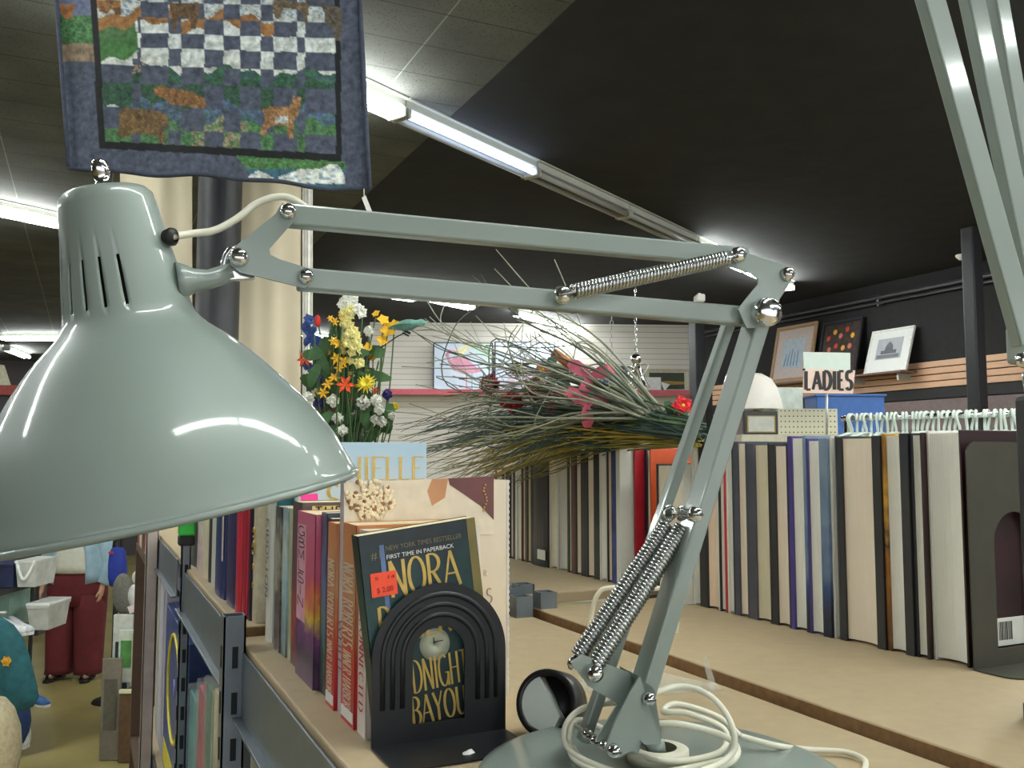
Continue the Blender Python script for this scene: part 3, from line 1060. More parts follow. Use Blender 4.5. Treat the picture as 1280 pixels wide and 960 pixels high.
far = [
    (833, 850, 580, .832, WH, DK, 'cream', 'cream-edged book with a small dark window, standing before the orange cover'),
    (812, 833, 561, .86, ORG, NV, 'cream', 'orange covered book with a blue band across its side'),
    (801, 812, 560, .842, RED, RED, 'tan', 'bright red book with white printing down its edge'),
    (788, 801, 556, XF, WH, WH, 'peach', 'peach-edged hardcover directly left of the bright red book'),
    (775, 788, 557, XF, WH, WH, 'tan', 'tan-edged hardcover between a peach one and the blue board'),
    (757, 775, 557, XF, BLU, DK, 'peach', 'peach-edged hardcover with a mottled blue board'),
    (748, 757, 552, XF, WH, WH, 'white', 'tall white thin book left of the mottled blue board'),
    (730, 748, 560, XF, DK, DK, 'tan', 'tan-edged hardcover with a broad black board, left of the tall white book'),
    (717, 730, 563, XF, DK, DK, 'tan', 'second tan-edged hardcover in black boards left of the tall white book'),
    (709, 717, 565, XF, BRN, GRN, 'white', 'slim white-edged book with a green board'),
    (696, 709, 565, XF, BRN, WH, 'grey', 'pale grey-edged hardcover with a red-brown board beside the green one'),
    (686, 696, 566, XF, WH, WH, 'cream', 'pale cream book just right of the black spine with a white label'),
    (667, 686, 572, XF, None, None, 'olive', 'broad black book with a white paper label at the foot of its spine'),
    (658, 667, 576, XF, DK, OLV, 'olive', 'olive-edged book left of the labelled black spine'),
    (652, 658, 580, XF, DK, BRN, 'peach', 'very thin peach-edged book between dark boards under the grass tips'),
    (644, 652, 580, XF, DK, WH, 'white', 'whitest narrow book edge near the far end of the row'),
    (637, 644, 583, XF, DK, DK, 'cream', 'thin cream-edged book in black boards near the popcorn cover edge'),
    (628, 637, 584, XF, DK, DK, 'olive', 'mostly black book near the far end by the popcorn cover edge'),
    (619, 628, 585, XF, DK, RED, 'cream', 'last visible book of the far row, red strip at the popcorn cover edge'),
]
yprev = None
for i, (a, b, ty, X, c1, c2, pg, lab) in enumerate(far):
    zb = ZNR if i == 0 else ZFR
    Y0, Y1 = yx(b, X), yx(a, X)
    if i == 0:
        Y0, Y1 = ynear_end + .001, 1.2285
    elif i == 1:
        Y0 = 1.285
        Y1 = max(Y1, Y0 + .02)
    else:
        Y0 = max(Y0, yprev + .0003)
        Y1 = max(Y1, Y0 + .006)
    yprev = Y1
    h = onX((a + b) / 2, ty, X).z - zb
    if c1 is None:
        t = hardcover(X - .004, X + .15, Y0, Y1, zb, h, DK, pages(PG[pg]), lab, 'hardcovers in the right-hand row', side=1)
        lb = MB()
        q = lambda u, v: Vector((X - .0076, Y1 + (Y0 - Y1) * u, zb + v))
        lb.add([q(.45, .014), q(.97, .014), q(.97, .033), q(.45, .033)], [(0, 1, 2, 3)])
        o = lb.build('spine_label', mat('label_paper', (226, 224, 212), .8, var=.03), t)
        o['label'] = 'white paper spine label'
    else:
        t = hardcover(X, X + .15 + rnd.uniform(-.008, .008), Y0, Y1, zb, h, c1, pages(PG[pg]), lab, 'hardcovers in the right-hand row', cover2=c2, **strips(a, b, Y0, Y1))
        if i == 2:
            for r_ in range(5):
                lb = lettering(MB(), 'TEEN'[:4 - r_ % 2], (X + .02, Y0 - .0004, zb + h - .018 - r_ * .007), (1, 0, 0), (0, 0, 1), .004, thick=.2, thin=.12)
                lb.build('lettering', WH, t)

# cut-out bookend (grey metal) closing the right-hand row
M_bend = mat('olive_grey_metal', (74, 72, 62), .42, metal=.4, var=.1)
M_black_ink = mat('black_ink', (28, 27, 28), .6)
yb = yx(1205, .87) - .012
bx0 = onY(1213, 700, yb).x
ztop = onY(1230, 552, yb).z
first = [o_ for o_ in bpy.data.objects if o_.get('label', '').startswith('thick hardcover with a marbled')][0]
q0_, q1_ = onY(1247, 808, yb + .012), onY(1275, 770, yb + .012)
yfc = yx(1198, .862)
mb = MB(); mb.box2((q0_.x, yfc - .0008, q0_.z), (q1_.x + .006, yfc - .0002, q1_.z)); bp_ = mb.build('barcode_panel', mat('barcode_white', (214, 214, 204), .6), first)
mb = MB()
xx = q0_.x + .003
for i_ in range(9):
    w_ = .0008 + .0006 * ((i_ * 7) % 3)
    mb.box2((xx, yfc - .0011, q0_.z + .006), (xx + w_, yfc - .0009, q1_.z - .004)); xx += w_ + .0011
mb.build('barcode', M_black_ink, bp_)['kind'] = 'stuff'
bk = thing('bookend', 'olive grey metal bookend with an arched cut-out, leaning on the dark red hardcover', 'bookend', (bx0 + .07, yb, ZNR))


def arch_plate(mb, x0, x1, z0, z1, y, th, hx0, hx1, hz0, hz1, rc, hround=True, n=14):
    """upright plate with rounded top corners (radius rc) and an arched hole"""
    out, inn = [], []

    def bound(t_, a0, a1, b0, b1, r, full):
        cx = (a0 + a1) / 2
        pts = []
        r = min(r, (a1 - a0) / 2)
        for i in range(n + 1):
            an = math.pi - (math.pi / 2) * i / n
            pts.append((a0 + r + r * math.cos(an), b1 - r + r * math.sin(an)))
        for i in range(n + 1):
            an = math.pi / 2 - (math.pi / 2) * i / n
            pts.append((a1 - r + r * math.cos(an), b1 - r + r * math.sin(an)))
        return [(a0, b0)] + pts + [(a1, b0)]
    O_ = bound(0, x0, x1, z0, z1, rc, False)
    I_ = bound(0, hx0, hx1, hz0, hz1, (hx1 - hx0) / 2 if hround else .01, True)
    k = len(O_)
    vs = []
    for yy in (y, y + th):
        vs += [(a, yy, b) for a, b in O_] + [(a, yy, b) for a, b in I_]
    fs = []
    for i in range(k - 1):
        fs.append((i, i + 1, k + i + 1, k + i))
        fs.append((2 * k + i, 3 * k + i, 3 * k + i + 1, 2 * k + i + 1))
        fs.append((i, 2 * k + i, 2 * k + i + 1, i + 1))
        fs.append((k + i, k + i + 1, 3 * k + i + 1, 3 * k + i))
    # strip below the hole
    fs += [(0, k, 2 * k - 1, k - 1), (2 * k, 3 * k - 1, 4 * k - 1, 3 * k), (k, 3 * k, 4 * k - 1, 2 * k - 1), (0, k - 1, 3 * k - 1, 2 * k)]
    mb.add(vs, fs)


mb = MB()
arch_plate(mb, bx0, bx0 + .145, ZNR + .0015, ztop, yb, .0016, bx0 + .038, bx0 + .105, ZNR + .02, ZNR + .165, .016)
mb.build('upright', M_bend, bk)
mb = MB()
r = .02
fl = [(bx0, yb + .0016), (bx0, yb - .05 + r)] + [(bx0 + r - r * math.cos(a * math.pi / 12), yb - .05 + r - r * math.sin(a * math.pi / 12)) for a in range(1, 7)] + [(bx0 + .145, yb - .05), (bx0 + .145, yb + .0016)]
mb.prism([(x, y, ZNR + .0003) for x, y in fl], (0, 0, .0014))
mb.build('foot_plate', M_bend, bk)

# ------------------------------------------------------------------ paperbacks and covers in the left row (covers face the viewer, spines face the aisle)
M_title_gold = mat('gold_foil', (200, 168, 92), .35, metal=.5, var=.15, scale=90)
M_title_white = mat('white_print', (232, 230, 224), .6, var=.02)
M_title_black = mat('black_print', (24, 22, 22), .6)
M_sticker_o = mat('orange_sticker', (250, 84, 52), .6, var=.03)
M_sticker_p = mat('pink_sticker', (250, 72, 160), .6, var=.03)
INNER = mat_ramp('cover_inner', [(0, (200, 40, 44)), (.3, (206, 58, 52)), (.5, (206, 112, 72)), (.72, (216, 156, 112)), (1, (208, 132, 84))], 'Z', 0, .17, wob=.15, scale=30)
SUNSET = mat_ramp('cover_sunset', [(0, (98, 60, 100)), (.2, (60, 40, 70)), (.32, (120, 62, 120)), (.44, (226, 190, 60)), (.55, (220, 110, 80)), (.68, (200, 84, 116)), (1, (206, 110, 140))], 'Z', 0, .17, wob=.25, scale=32)
MARB = mat_ramp('cover_marble', [(0, (120, 100, 100)), (.3, (70, 66, 66)), (.6, (176, 170, 150)), (1, (80, 82, 80))], 'Z', 0, .17, wob=.6, scale=50)
PALEB = mat_ramp('cover_paleblue', [(0, (110, 120, 120)), (.4, (160, 190, 196)), (.7, (200, 214, 210)), (1, (150, 170, 176))], 'Z', 0, .17, wob=.4, scale=50)
BRNP = mat_ramp('cover_brownpurple', [(0, (40, 28, 36)), (.25, (170, 60, 60)), (.5, (110, 60, 80)), (1, (96, 78, 80))], 'Z', 0, .17, wob=.3, scale=40)
VIOL = mat_ramp('cover_violet', [(0, (90, 60, 50)), (.3, (60, 50, 70)), (.6, (110, 44, 110)), (1, (52, 50, 66))], 'Z', 0, .17, wob=.4, scale=40)
AQUA = mat_ramp('cover_aqua', [(0, (60, 50, 50)), (.3, (70, 110, 100)), (.6, (90, 120, 160)), (1, (70, 84, 110))], 'Z', 0, .17, wob=.5, scale=40)
DANI = mat_ramp('cover_daniel', [(0, (206, 212, 214)), (.5, (214, 218, 220)), (.85, (190, 208, 220)), (1, (172, 198, 216))], 'Z', 0, .25, wob=.1, scale=10)


def paperback(x0, x1, y0, y1, z, h, cover, page, label, group, spine=None, lean=0):
    t = thing('paperback_book', label, 'book', ((x0 + x1) / 2, (y0 + y1) / 2, z), group)
    mb = MB()
    e = .0006
    mb.box2((x0, y0, z), (x1, y0 + e, z + h))
    mb.box2((x0, y1 - e, z), (x1, y1, z + h))
    mb.box2((x0, y0, z), (x0 + e, y1, z + h), mi=1 if spine else 0)
    mb.build('cover', [cover] + ([spine] if spine else []), t)
    mb = MB(); mb.box2((x0 + e, y0 + e, z + .0004), (x1 - .0006, y1 - e, z + h - .0006)); mb.build('page_block', page, t)
    return t


XS = .218
PB = pages((224, 206, 166))


def span(a, b, X=XS):
    return yx(b, X), yx(a, X)


def spine_text(t, text, X, y0, y1, ztop_, zbot, col, width=.7, serif=.16, thick=.13, thin=.06):
    """title running down a spine that faces -X"""
    hh = (y1 - y0) * width
    lb = MB()
    ex, ey = Vector((0, 0, -1)), Vector((0, -1, 0))
    # seen from -X: right is -Y ... letters turned a quarter clockwise
    o = Vector((X - .0004, (y0 + y1) / 2 + hh / 2, ztop_))
    ey = Vector((0, -1, 0)); o = Vector((X - .0004, (y0 + y1) / 2 + hh / 2, ztop_))
    ex = Vector((0, 0, -1))
    # normal ex x ey = (-Z) x (Y) = +X ; flip lift so ink sits outside
    lettering(lb, text, o, ex, ey, hh, thick=thick, thin=thin, serif=serif, lift=.0003, width=ztop_ - zbot)
    return lb.build('spine_title', col, t)


def zat(px, py, X):
    return onX(px, py, X).z


GL_ = 'paperbacks in the left-hand row'
# white paperback right behind the front one
y0, y1 = span(452, 462)
t = paperback(XS, XS + .104, y0, y1, ZN, zat(456, 663, XS) - ZN, cv('palepink', (226, 214, 206), var=.06), PB, 'white-spined paperback with red spine lettering behind the front dark one', GL_)
spine_text(t, 'MISCONNECTED', XS, y0, y1, ZN + .12, ZN + .02, mat('red_print', (190, 50, 70), .6), .55, 0)
y0, y1 = span(434.5, 450.5)
t = paperback(XS - .002, XS + .104, y0, y1, ZN, zat(441, 655, XS) - ZN, INNER, PB, 'nearer of two orange and red paperbacks with matching silver spine titles', GL_)
M_sil = mat('silver_print', (222, 206, 186), .4, metal=.2)
h_ = zat(441, 655, XS) - ZN
spine_text(t, 'NORA ROBERTS', XS - .002, y0, y1, ZN + h_ * .80, ZN + h_ * .38, M_sil, .8)
spine_text(t, 'INNER HARBOR', XS - .002, y0, y1, ZN + h_ * .36, ZN + h_ * .08, M_sil, .62)
lb = MB(); lb.box2((XS - .0026, y0 + .003, ZN + .004), (XS - .002, y1 - .003, ZN + .013)); lb.build('publisher_mark', M_title_white, t)
# popcorn-cover trade paperback
y0, y1 = span(427.5, 434)
hp = zat(428, 602, XS) - ZN
tp = paperback(XS, XS + .166, y0, y1, ZN, hp, cv('cream', (222, 206, 182), var=.05), pages((230, 222, 200)), 'tall trade paperback with popcorn and a woman in white on its cover', GL_, spine=cv('lilacgrey', (200, 190, 196), var=.1))
spine_text(tp, 'WHITE', XS, y0, y1, ZN + .085, ZN + .035, mat('grey_print', (110, 100, 110), .6), .6)
yc = y0 - .0003


def patch(name, pts, mtl, parent, y, lab=None):
    mb = MB(); mb.prism([(x, y, z) for x, z in pts], (0, .0003, 0)); o = mb.build(name, mtl, parent)
    if lab:
        o['label'] = lab
    return o


# cover picture: dress, dark backdrop, arm, earring chain
def cxz(px, py):
    p = onY(px, py, yc); return (p.x, p.z)


patch('cover_photo', [cxz(*q) for q in ((430, 604), (617, 595), (617, 668), (430, 668))], mat('cover_lace', (228, 212, 190), .5, var=.08, scale=70), tp, yc - .0002)
patch('cover_photo', [cxz(*q) for q in ((560, 598), (617, 595), (617, 650), (600, 632), (580, 618), (562, 606))], mat('cover_brown', (92, 62, 46), .5, var=.4, scale=40), tp, yc - .0005)
patch('cover_photo', [cxz(*q) for q in ((540, 599), (560, 598), (556, 622), (540, 632), (534, 614))], mat('cover_skin', (196, 140, 98), .5, var=.1), tp, yc - .0005)
mb = MB()
for i in range(9):
    a = cxz(606 - 2 * math.sin(i), 606 + i * 4); mb.ball((a[0], yc - .001, a[1]), .0012, 6)
mb.build('cover_photo', M_title_gold, tp)
mb = MB()
for i in range(260):
    u, v = rnd.gauss(0, 1), rnd.gauss(0, 1)
    if u * u + v * v > 3.2:
        continue
    a = cxz(462 + u * 18, 624 + v * 14)
    mb.ball((a[0], yc - .0012, a[1]), (.0024, .0007, .0024), 6, mi=0 if rnd.random() < .75 else 1)
mb.build('cover_photo', [mat('popcorn', (236, 216, 182), .6, var=.15, scale=200), mat('popcorn_brown', (150, 104, 66), .6)], tp)
sx_ = XS + .1655
mb = MB()
for i in range(70):
    z_ = ZN + hp * i / 70
    mb.box2((sx_ - .001, y0 - .0006, z_), (sx_ + .001 + (.0008 if i % 2 else 0), y1, z_ + hp / 70))
mb.build('deckle_edge', mat('deckle', (214, 208, 200), .8), tp)
pt = lettering(MB(), 'R', (XS + .139, y0, ZN + .118), (1, 0, 0), (0, 0, 1), .006, lift=.0006); pt.build('cover_title', mat('taupe_print', (150, 126, 110), .6), tp)
pt = lettering(MB(), 'S', (XS + .142, y0, ZN + .092), (1, 0, 0), (0, 0, 1), .014, lift=.0006); pt.build('cover_title', MATS['taupe_print'], tp)
y0, y1 = span(417, 427)
h_ = zat(419, 653, XS) - ZN
t = paperback(XS - .003, XS + .104, y0, y1, ZN, h_, INNER, PB, 'farther of two orange and red paperbacks with matching silver spine titles', GL_)
spine_text(t, 'NORA ROBERTS', XS - .003, y0, y1, ZN + h_ * .80, ZN + h_ * .38, M_sil, .8)
spine_text(t, 'INNER HARBOR', XS - .003, y0, y1, ZN + h_ * .36, ZN + h_ * .08, M_sil, .62)
lb = MB(); lb.box2((XS - .0036, y0 + .002, ZN + .004), (XS - .003, y1 - .002, ZN + .013)); lb.build('publisher_mark', M_title_white, t)
y0, y1 = span(409.5, 416.7)
paperback(XS + .002, XS + .104, y0, y1, ZN, zat(407, 647, XS) - ZN, VIOL, PB, 'thin dark violet paperback left of the farther orange one', GL_)
y0, y1 = span(402.5, 409.3)
paperback(XS + .002, XS + .106, y0, y1, ZN, zat(400, 640, XS) - ZN, AQUA, PB, 'slim blue-green paperback right of the pink sunset spine', GL_)
y0, y1 = span(380, 402.2)
t = paperback(XS - .004, XS + .104, y0, y1, ZN, zat(386, 640, XS) - ZN, SUNSET, PB, 'thick pink and purple sunset-coloured paperback with big stylised spine letters', GL_)
lb = MB()
for i, ch in enumerate('GBMLSIN'):
    lettering(lb, ch, (XS - .0044, y1 - .005, ZN + .150 - i * .0125), (0, -1, 0), (0, 0, 1), .010, thick=.22, thin=.14, lift=.0004, width=(y1 - y0) * .42)
lb.build('spine_title', mat('plum_print', (70, 34, 60), .5), t)
lb = MB(); lb.box2((XS - .0043, (y0 + y1) / 2, ZN + .06), (XS - .004, y1 - .002, ZN + .162)); lb.build('title_panel', mat('rose_panel', (222, 160, 176), .5, var=.15, scale=50), t)
y0, y1 = span(368.3, 379.6)
h_ = zat(370, 627, XS) - ZN
t = paperback(XS + .001, XS + .112, y0, y1, ZN, h_, BRNP, PB, 'brown and purple paperback with a yellow title band at the top of its cover', GL_)
patch('title_band', [(XS + .012, ZN + h_ - .014), (XS + .1, ZN + h_ - .014), (XS + .1, ZN + h_ - .004), (XS + .012, ZN + h_ - .004)], mat('yellow_band', (226, 214, 130), .5), t, y0 - .0004)
lettering(MB(), 'THE D', (XS + .015, y0 - .0004, ZN + h_ - .0125), (1, 0, 0), (0, 0, 1), .0075, thick=.24, thin=.18, width=.05).build('cover_title', M_title_black, t)
y0, y1 = span(363.2, 368.1)
paperback(XS + .002, XS + .104, y0, y1, ZN, zat(363, 636, XS) - ZN, cv('sage', (176, 180, 140)), PB, 'very thin sage and cream paperback left of the brown and purple one', GL_)
y0, y1 = span(357.4, 363)
paperback(XS, XS + .104, y0, y1, ZN, zat(357, 634, XS) - ZN, PALEB, PB, 'thin pale blue paperback with illegible spine print', GL_)
y0, y1 = span(350.6, 357.2)
paperback(XS - .002, XS + .104, y0, y1, ZN, zat(351, 633, XS) - ZN, MARB, PB, 'grey marbled paperback beside the teal spine', GL_)
# tall hardcovers behind: pale blue one with gold lettering, teal, white
XD = .243
yd = yx(351, XS) + .004
hd = onY(460, 553, yd).z - ZN
xr = onY(533, 600, yd).x
td = hardcover(XD, xr, yd, yd + .015, ZN, hd, DANI, pages((226, 220, 200)), 'tall pale blue hardcover with large gold capitals on its cover', 'hardcovers in the left-hand row', side=1)
s = onY(404, 598, yd - .001); e = onY(529, 598, yd - .001)
zt0, zt1 = onY(460, 600, yd).z, onY(460, 571, yd).z
a0, b0 = onY(386, 600, yd).x, onY(528, 598, yd).x
wn = b0 - a0
# whole word laid out so that the visible letters fall where the photograph shows them
lettering(MB(), 'DANIELLE', (a0, yd, zt0), (1, 0, 0), (0, 0, 1), zt1 - zt0, thick=.13, thin=.05, serif=.2, width=wn).build('cover_title', M_title_gold, td)
zs0 = onY(415, 642, yd).z
lettering(MB(), 'STEEL', (onY(408, 640, yd).x, yd, zs0), (1, 0, 0), (0, 0, 1), (zt1 - zt0) * 1.25, thick=.13, thin=.05, serif=.2, width=wn * .7).build('cover_title', M_title_gold, td)
q = [onY(*w, yd - .0006) for w in ((375, 618), (397, 617), (398, 628), (377, 629))]
mb = MB(); mb.prism(q, (0, .0004, 0)); mb.build('price_sticker', M_sticker_p, td)['label'] = 'hot pink price sticker'
TEAL = cv('teal', (26, 104, 116))
y0, y1 = yd + .0155, yd + .0255
hardcover(XS + .006, XS + .15, y0, y1, ZN, .243, TEAL, pages((226, 220, 200)), 'tall teal hardcover next to the white-spined one', 'hardcovers in the left-hand row', side=1)
y0 = y1 + .0006
y1 = y0 + .046
ty1 = min(y1, 1.238)
tw = hardcover(XS + .001, XS + .15, y0, ty1, ZN, .25, cv('ivory', (214, 214, 204), var=.05), pages((226, 220, 200)), 'tall white-spined hardcover with grey lettering at the end of the near shelf', 'hardcovers in the left-hand row', side=1)
spine_text(tw, 'KIDDSTON', XS - .0024, y0, ty1, ZN + .155, ZN + .055, mat('grey_print', (110, 100, 110), .6), .42)
spine_text(tw, 'SAID', XS - .0024, y0, ty1, ZN + .23, ZN + .175, mat('grey_print', (110, 100, 110), .6), .42)

# far-left shelf: cloth hardcovers
fl = [
    (323, 338, .212, .236, cv('ornate', (206, 196, 168), var=.12, scale=90), 'cream hardcover with small ornaments down its spine'),
    (318.3, 322.6, .21, .235, cv('darkplum', (44, 34, 52)), 'thin dark plum hardcover between the cream and red spines'),
    (309.5, 318, .206, .222, cv('crimson', (176, 30, 56), var=.12), 'crimson red hardcover, nearer of the red pair'),
    (301, 309.2, .203, .225, cv('scarlet', (198, 40, 62), var=.12), 'scarlet hardcover, farther of the red pair'),
    (288.8, 300.7, .203, .235, cv('violetnavy', (50, 42, 92), var=.1), 'violet navy hardcover beside the red pair'),
    (275, 288.5, .20, .235, cv('royalnavy', (34, 50, 110), var=.1), 'royal navy hardcover with a silver spine line'),
    (270.8, 274.7, .206, .225, cv('ivory', (214, 214, 204)), 'thin ivory book left of the royal navy one'),
    (267, 270.5, .206, .22, cv('charcoal', (56, 56, 58)), 'thin charcoal book between pale spines'),
    (259.5, 266.7, .206, .222, cv('buff', (218, 206, 180), var=.1), 'buff coloured hardcover with a red mark'),
    (252, 259.2, .206, .22, cv('blush', (220, 196, 196), var=.2, scale=50), 'pale blush hardcover with pink flowers'),
    (244.5, 251.7, .206, .225, cv('iron', (84, 86, 90)), 'iron grey book at the far end beside the green clip'),
]
yprev = None
for (a, b, X, h, c, lab) in fl:
    Y0, Y1 = yx(b, X), yx(a, X)
    if yprev is None:
        Y0 = max(Y0, 1.262)
    else:
        Y0 = max(Y0, yprev + .0004)
    Y1 = max(Y1, Y0 + .012)
    yprev = Y1
    t = hardcover(X, X + .155, Y0, Y1, ZFL, h, c, pages((226, 218, 196)), lab, 'hardcovers in the left-hand row', side=1)
    if lab.startswith('royal'):
        lb = MB(); lb.box2((X - .0036, Y0 + .002, ZFL + .06), (X - .0022, Y0 + .012, ZFL + .16)); lb.build('spine_line', mat('silver_print', (200, 200, 200)), t)
    if 'ornaments' in lab:
        for z_, r_ in ((.19, .006), (.16, .005), (.12, .007), (.10, .009), (.075, .003), (.05, .003)):
            lb = MB(); lb.tube([(X - .0032, (Y0 + Y1) / 2 + r_ * math.cos(g), ZFL + z_ + r_ * math.sin(g)) for g in [i * .55 for i in range(11)]], .0011, 5)
            lb.build('spine_ornament', M_title_gold, t)

# ------------------------------------------------------------------ front bookend and the paperback behind it
M_bk = mat('black_bookend', (26, 27, 30), .42, var=.1, scale=80)
YB = .726
bx0, bx1 = onY(465, 850, YB).x, onY(632, 850, YB).x
bt = onY(548, 729, YB).z
be = thing('bookend', 'black stamped metal bookend with an arched window, in front of the dark paperback', 'bookend', ((bx0 + bx1) / 2, YB, ZN))
w = bx1 - bx0
h0, h1 = onY(516, 850, YB).x, onY(581, 850, YB).x
hb, ht = onY(545, 902, YB).z, onY(545, 783, YB).z
mb = MB(); arch_plate(mb, bx0, bx1, ZN + .0015, bt, YB, .0016, h0, h1, hb, ht, w / 2, n=24)
mb.build('upright', M_bk, be)
mb = MB()
for k in range(3):
    f = .009 + k * .0085
    r = w / 2 - f
    cx, cz = (bx0 + bx1) / 2, bt - w / 2
    pts = [(cx - r, YB + .0009, ZN + .03)] + [(cx + r * math.cos(math.pi - math.pi * i / 30), YB + .0009, cz + r * math.sin(math.pi - math.pi * i / 30)) for i in range(31)] + [(cx + r, YB + .0009, ZN + .03)]
    mb.tube(pts, .0026, 8)
o = mb.build('stamped_ridge', M_bk, be)
mb = MB()
d_ = .062
r = .016
fl_ = [(bx0, YB + .0016), (bx0, YB - d_ + r)] + [(bx0 + r - r * math.cos(a * math.pi / 12), YB - d_ + r - r * math.sin(a * math.pi / 12)) for a in range(1, 7)]
fl_ += [(bx1 - r + r * math.sin(a * math.pi / 12), YB - d_ + r - r * math.cos(a * math.pi / 12)) for a in range(0, 7)] + [(bx1, YB + .0016)]
mb.prism([(x, y, ZN + .0004) for x, y in fl_], (0, 0, .0016))
mb.build('foot_plate', M_bk, be)

# dark paperback, tipped a little to the left
NW, NH, NT = .1045, .171, .0195
YN = .7315
ang = math.radians(7.0)
ex = Vector((math.cos(ang), 0, math.sin(ang)))
ez = Vector((math.sin(-ang), 0, math.cos(ang)))
p_tl = onY(447, 668, YN)
o_bl = p_tl - ez * NH
lowest = min(o_bl.z, (o_bl + ex * NW).z)
o_bl.z += ZN + .0005 - lowest
ey_ = Vector((0, 1, 0))
nora = thing('paperback_book', 'dark teal and black paperback with gold title, tilted behind the arched black bookend', 'book', tuple(o_bl + ex * NW / 2 - Vector((0, 0, o_bl.z - ZN))), GL_)


def nb(u, v, d=0.0):
    return o_bl + ex * u + ez * v + ey_ * d


NCOV = mat_ramp('cover_nora', [(0, (16, 22, 26)), (.25, (24, 44, 46)), (.55, (30, 66, 66)), (.8, (22, 44, 48)), (1, (16, 18, 26))], 'Z', 0, .18, wob=.35, scale=30)
mb = MB()
mb.box(nb(NW / 2, NH / 2, .0003), (NW, .0006, NH), (ex, ey_, ez))
mb.box(nb(NW / 2, NH / 2, NT - .0003), (NW, .0006, NH), (ex, ey_, ez))
mb.box(nb(.0003, NH / 2, NT / 2), (.0006, NT, NH), (ex, ey_, ez))
mb.build('cover', NCOV, nora)
mb = MB(); mb.box(nb(NW / 2, NH / 2, NT / 2), (NW - .002, NT - .0014, NH - .001), (ex, ey_, ez)); mb.build('page_block', pages((226, 210, 168)), nora)
mb = MB(); mb.box(nb(NW - .004, NH / 2, -.0002), (.008, .0003, NH), (ex, ey_, ez)); mb.build('cover_edge', mat('olive_gold', (120, 108, 60), .5), nora)
mb = MB(); mb.box(nb(.019, NH * .78, -.0002), (.004, .0003, .055), (ex, ey_, ez)); mb.build('light_beam', mat('steel_blue', (88, 110, 150), .5, var=.3), nora)
G_dim = mat('bronze_print', (120, 110, 84), .5)
sans('#1', nb(.009, NH - .021, 0), ex, ez, .0068).build('cover_line', G_dim, nora)
sans('NEW YORK TIMES BESTSELLER', nb(.022, NH - .0155, 0), ex, ez, .0042, width=.068).build('cover_line', G_dim, nora)
sans('FIRST TIME IN PAPERBACK', nb(.022, NH - .0225, 0), ex, ez, .0036, width=.060).build('cover_line', M_title_white, nora)
lettering(MB(), 'NORA', nb(.0225, NH - .0545, 0), ex, ez, .030, thick=.10, thin=.05, gap=.05, width=.063).build('cover_title', M_title_gold, nora)
lettering(MB(), 'ROBERTS', nb(.0095, NH - .0915, 0), ex, ez, .031, thick=.10, thin=.05, gap=.05, width=.086).build('cover_title', M_title_gold, nora)
lettering(MB(), 'MIDNIGHT', nb(.0175, .035, 0), ex, ez, .0265, thick=.10, thin=.05, gap=.06, width=.066).build('cover_title', M_title_gold, nora)
lettering(MB(), 'BAYOU', nb(.0295, .0085, 0), ex, ez, .0235, thick=.11, thin=.05, gap=.06, width=.049).build('cover_title', M_title_gold, nora)
mb = MB(); mb.lathe(nb(.056, .071, -.0002), (0, -1, 0), [(0, .0001), (.0003, .0001), (.0003, .0135), (0, .0135)], 30)
mb.build('cover_clock', mat('clock_face', (170, 172, 150), .5, var=.15, scale=60), nora)
mb = MB(); mb.box(nb(.059, .073, -.0007), (.009, .0002, .0008), (ex, ey_, ez)); mb.box(nb(.0555, .074, -.0007), (.0008, .0002, .006), (ex, ey_, ez))
mb.build('clock_hands', M_title_black, nora)
st = MB(); ra = Vector((.99, 0, .10)).normalized(); rz = Vector((-.10, 0, .99)).normalized()
cst = onY(480, 730, YN - .0008)
st.box(cst, (.0222, .0004, .0195), (ra, ey_, rz)); so = st.build('price_sticker', M_sticker_o, nora); so['label'] = 'orange price sticker'
sans('$ 2.00', cst + ra * -.007 + rz * -.0065 - ey_ * .0004, ra, rz, .0045, width=.014).build('price', mat('red_print2', (150, 30, 30), .6), so)
sans('5   14', cst + ra * -.008 + rz * .004 - ey_ * .0004, ra, rz, .0028, width=.017).build('price', MATS['red_print2'], so)
# ------------------------------------------------------------------ small things on the boards
# black ring with a white crumpled core
M_tape = mat('black_tape', (34, 33, 34), .38, var=.1)
q = onZ(692, 925, ZN)
rt = thing('tape_roll', 'black tape roll with a white plastic core lying on edge beside the lamp foot', 'tape', (q.x, q.y, ZN))
R_ = .0275
axd = (-fh * .86 - RT * .42 + Vector((0, 0, .28))).normalized()
cc = Vector((q.x, q.y, ZN + R_ * .97)) + fh * .01
mb = MB()
mb.lathe(cc - axd * .010, axd, [(0, R_ * .80), (0, R_ * .97), (.001, R_), (.025, R_), (.026, R_ * .97), (.026, R_ * .80), (.0, R_ * .80)], 40)
mb.build('tape', M_tape, rt)
mb = MB()
mb.lathe(cc - axd * .008, axd, [(0, .0005), (0, R_ * .79), (.008, R_ * .79), (.009, .0005)], 32)
mb.build('inner_wall', M_tape, rt)
mb = MB()
a_, b_, d__ = frame(axd)
rgt = RT - axd * RT.dot(axd); rgt.normalize(); upn = axd.cross(rgt)
if upn.z < 0: upn = -upn
out = [cc + (rgt * math.cos(g) + upn * math.sin(g)) * R_ * .80 for g in [math.radians(105 + i * 12) for i in range(16)]]
inn = [cc + (rgt * x_ + upn * y_) * R_ for x_, y_ in ((.42, -.42), (.22, -.05), (.10, .25))]
poly = out + inn
mb.prism([p + axd * .0025 for p in poly], axd * .0125)
mb.build('core', mat('white_plastic', (216, 222, 214), .4, var=.04), rt)
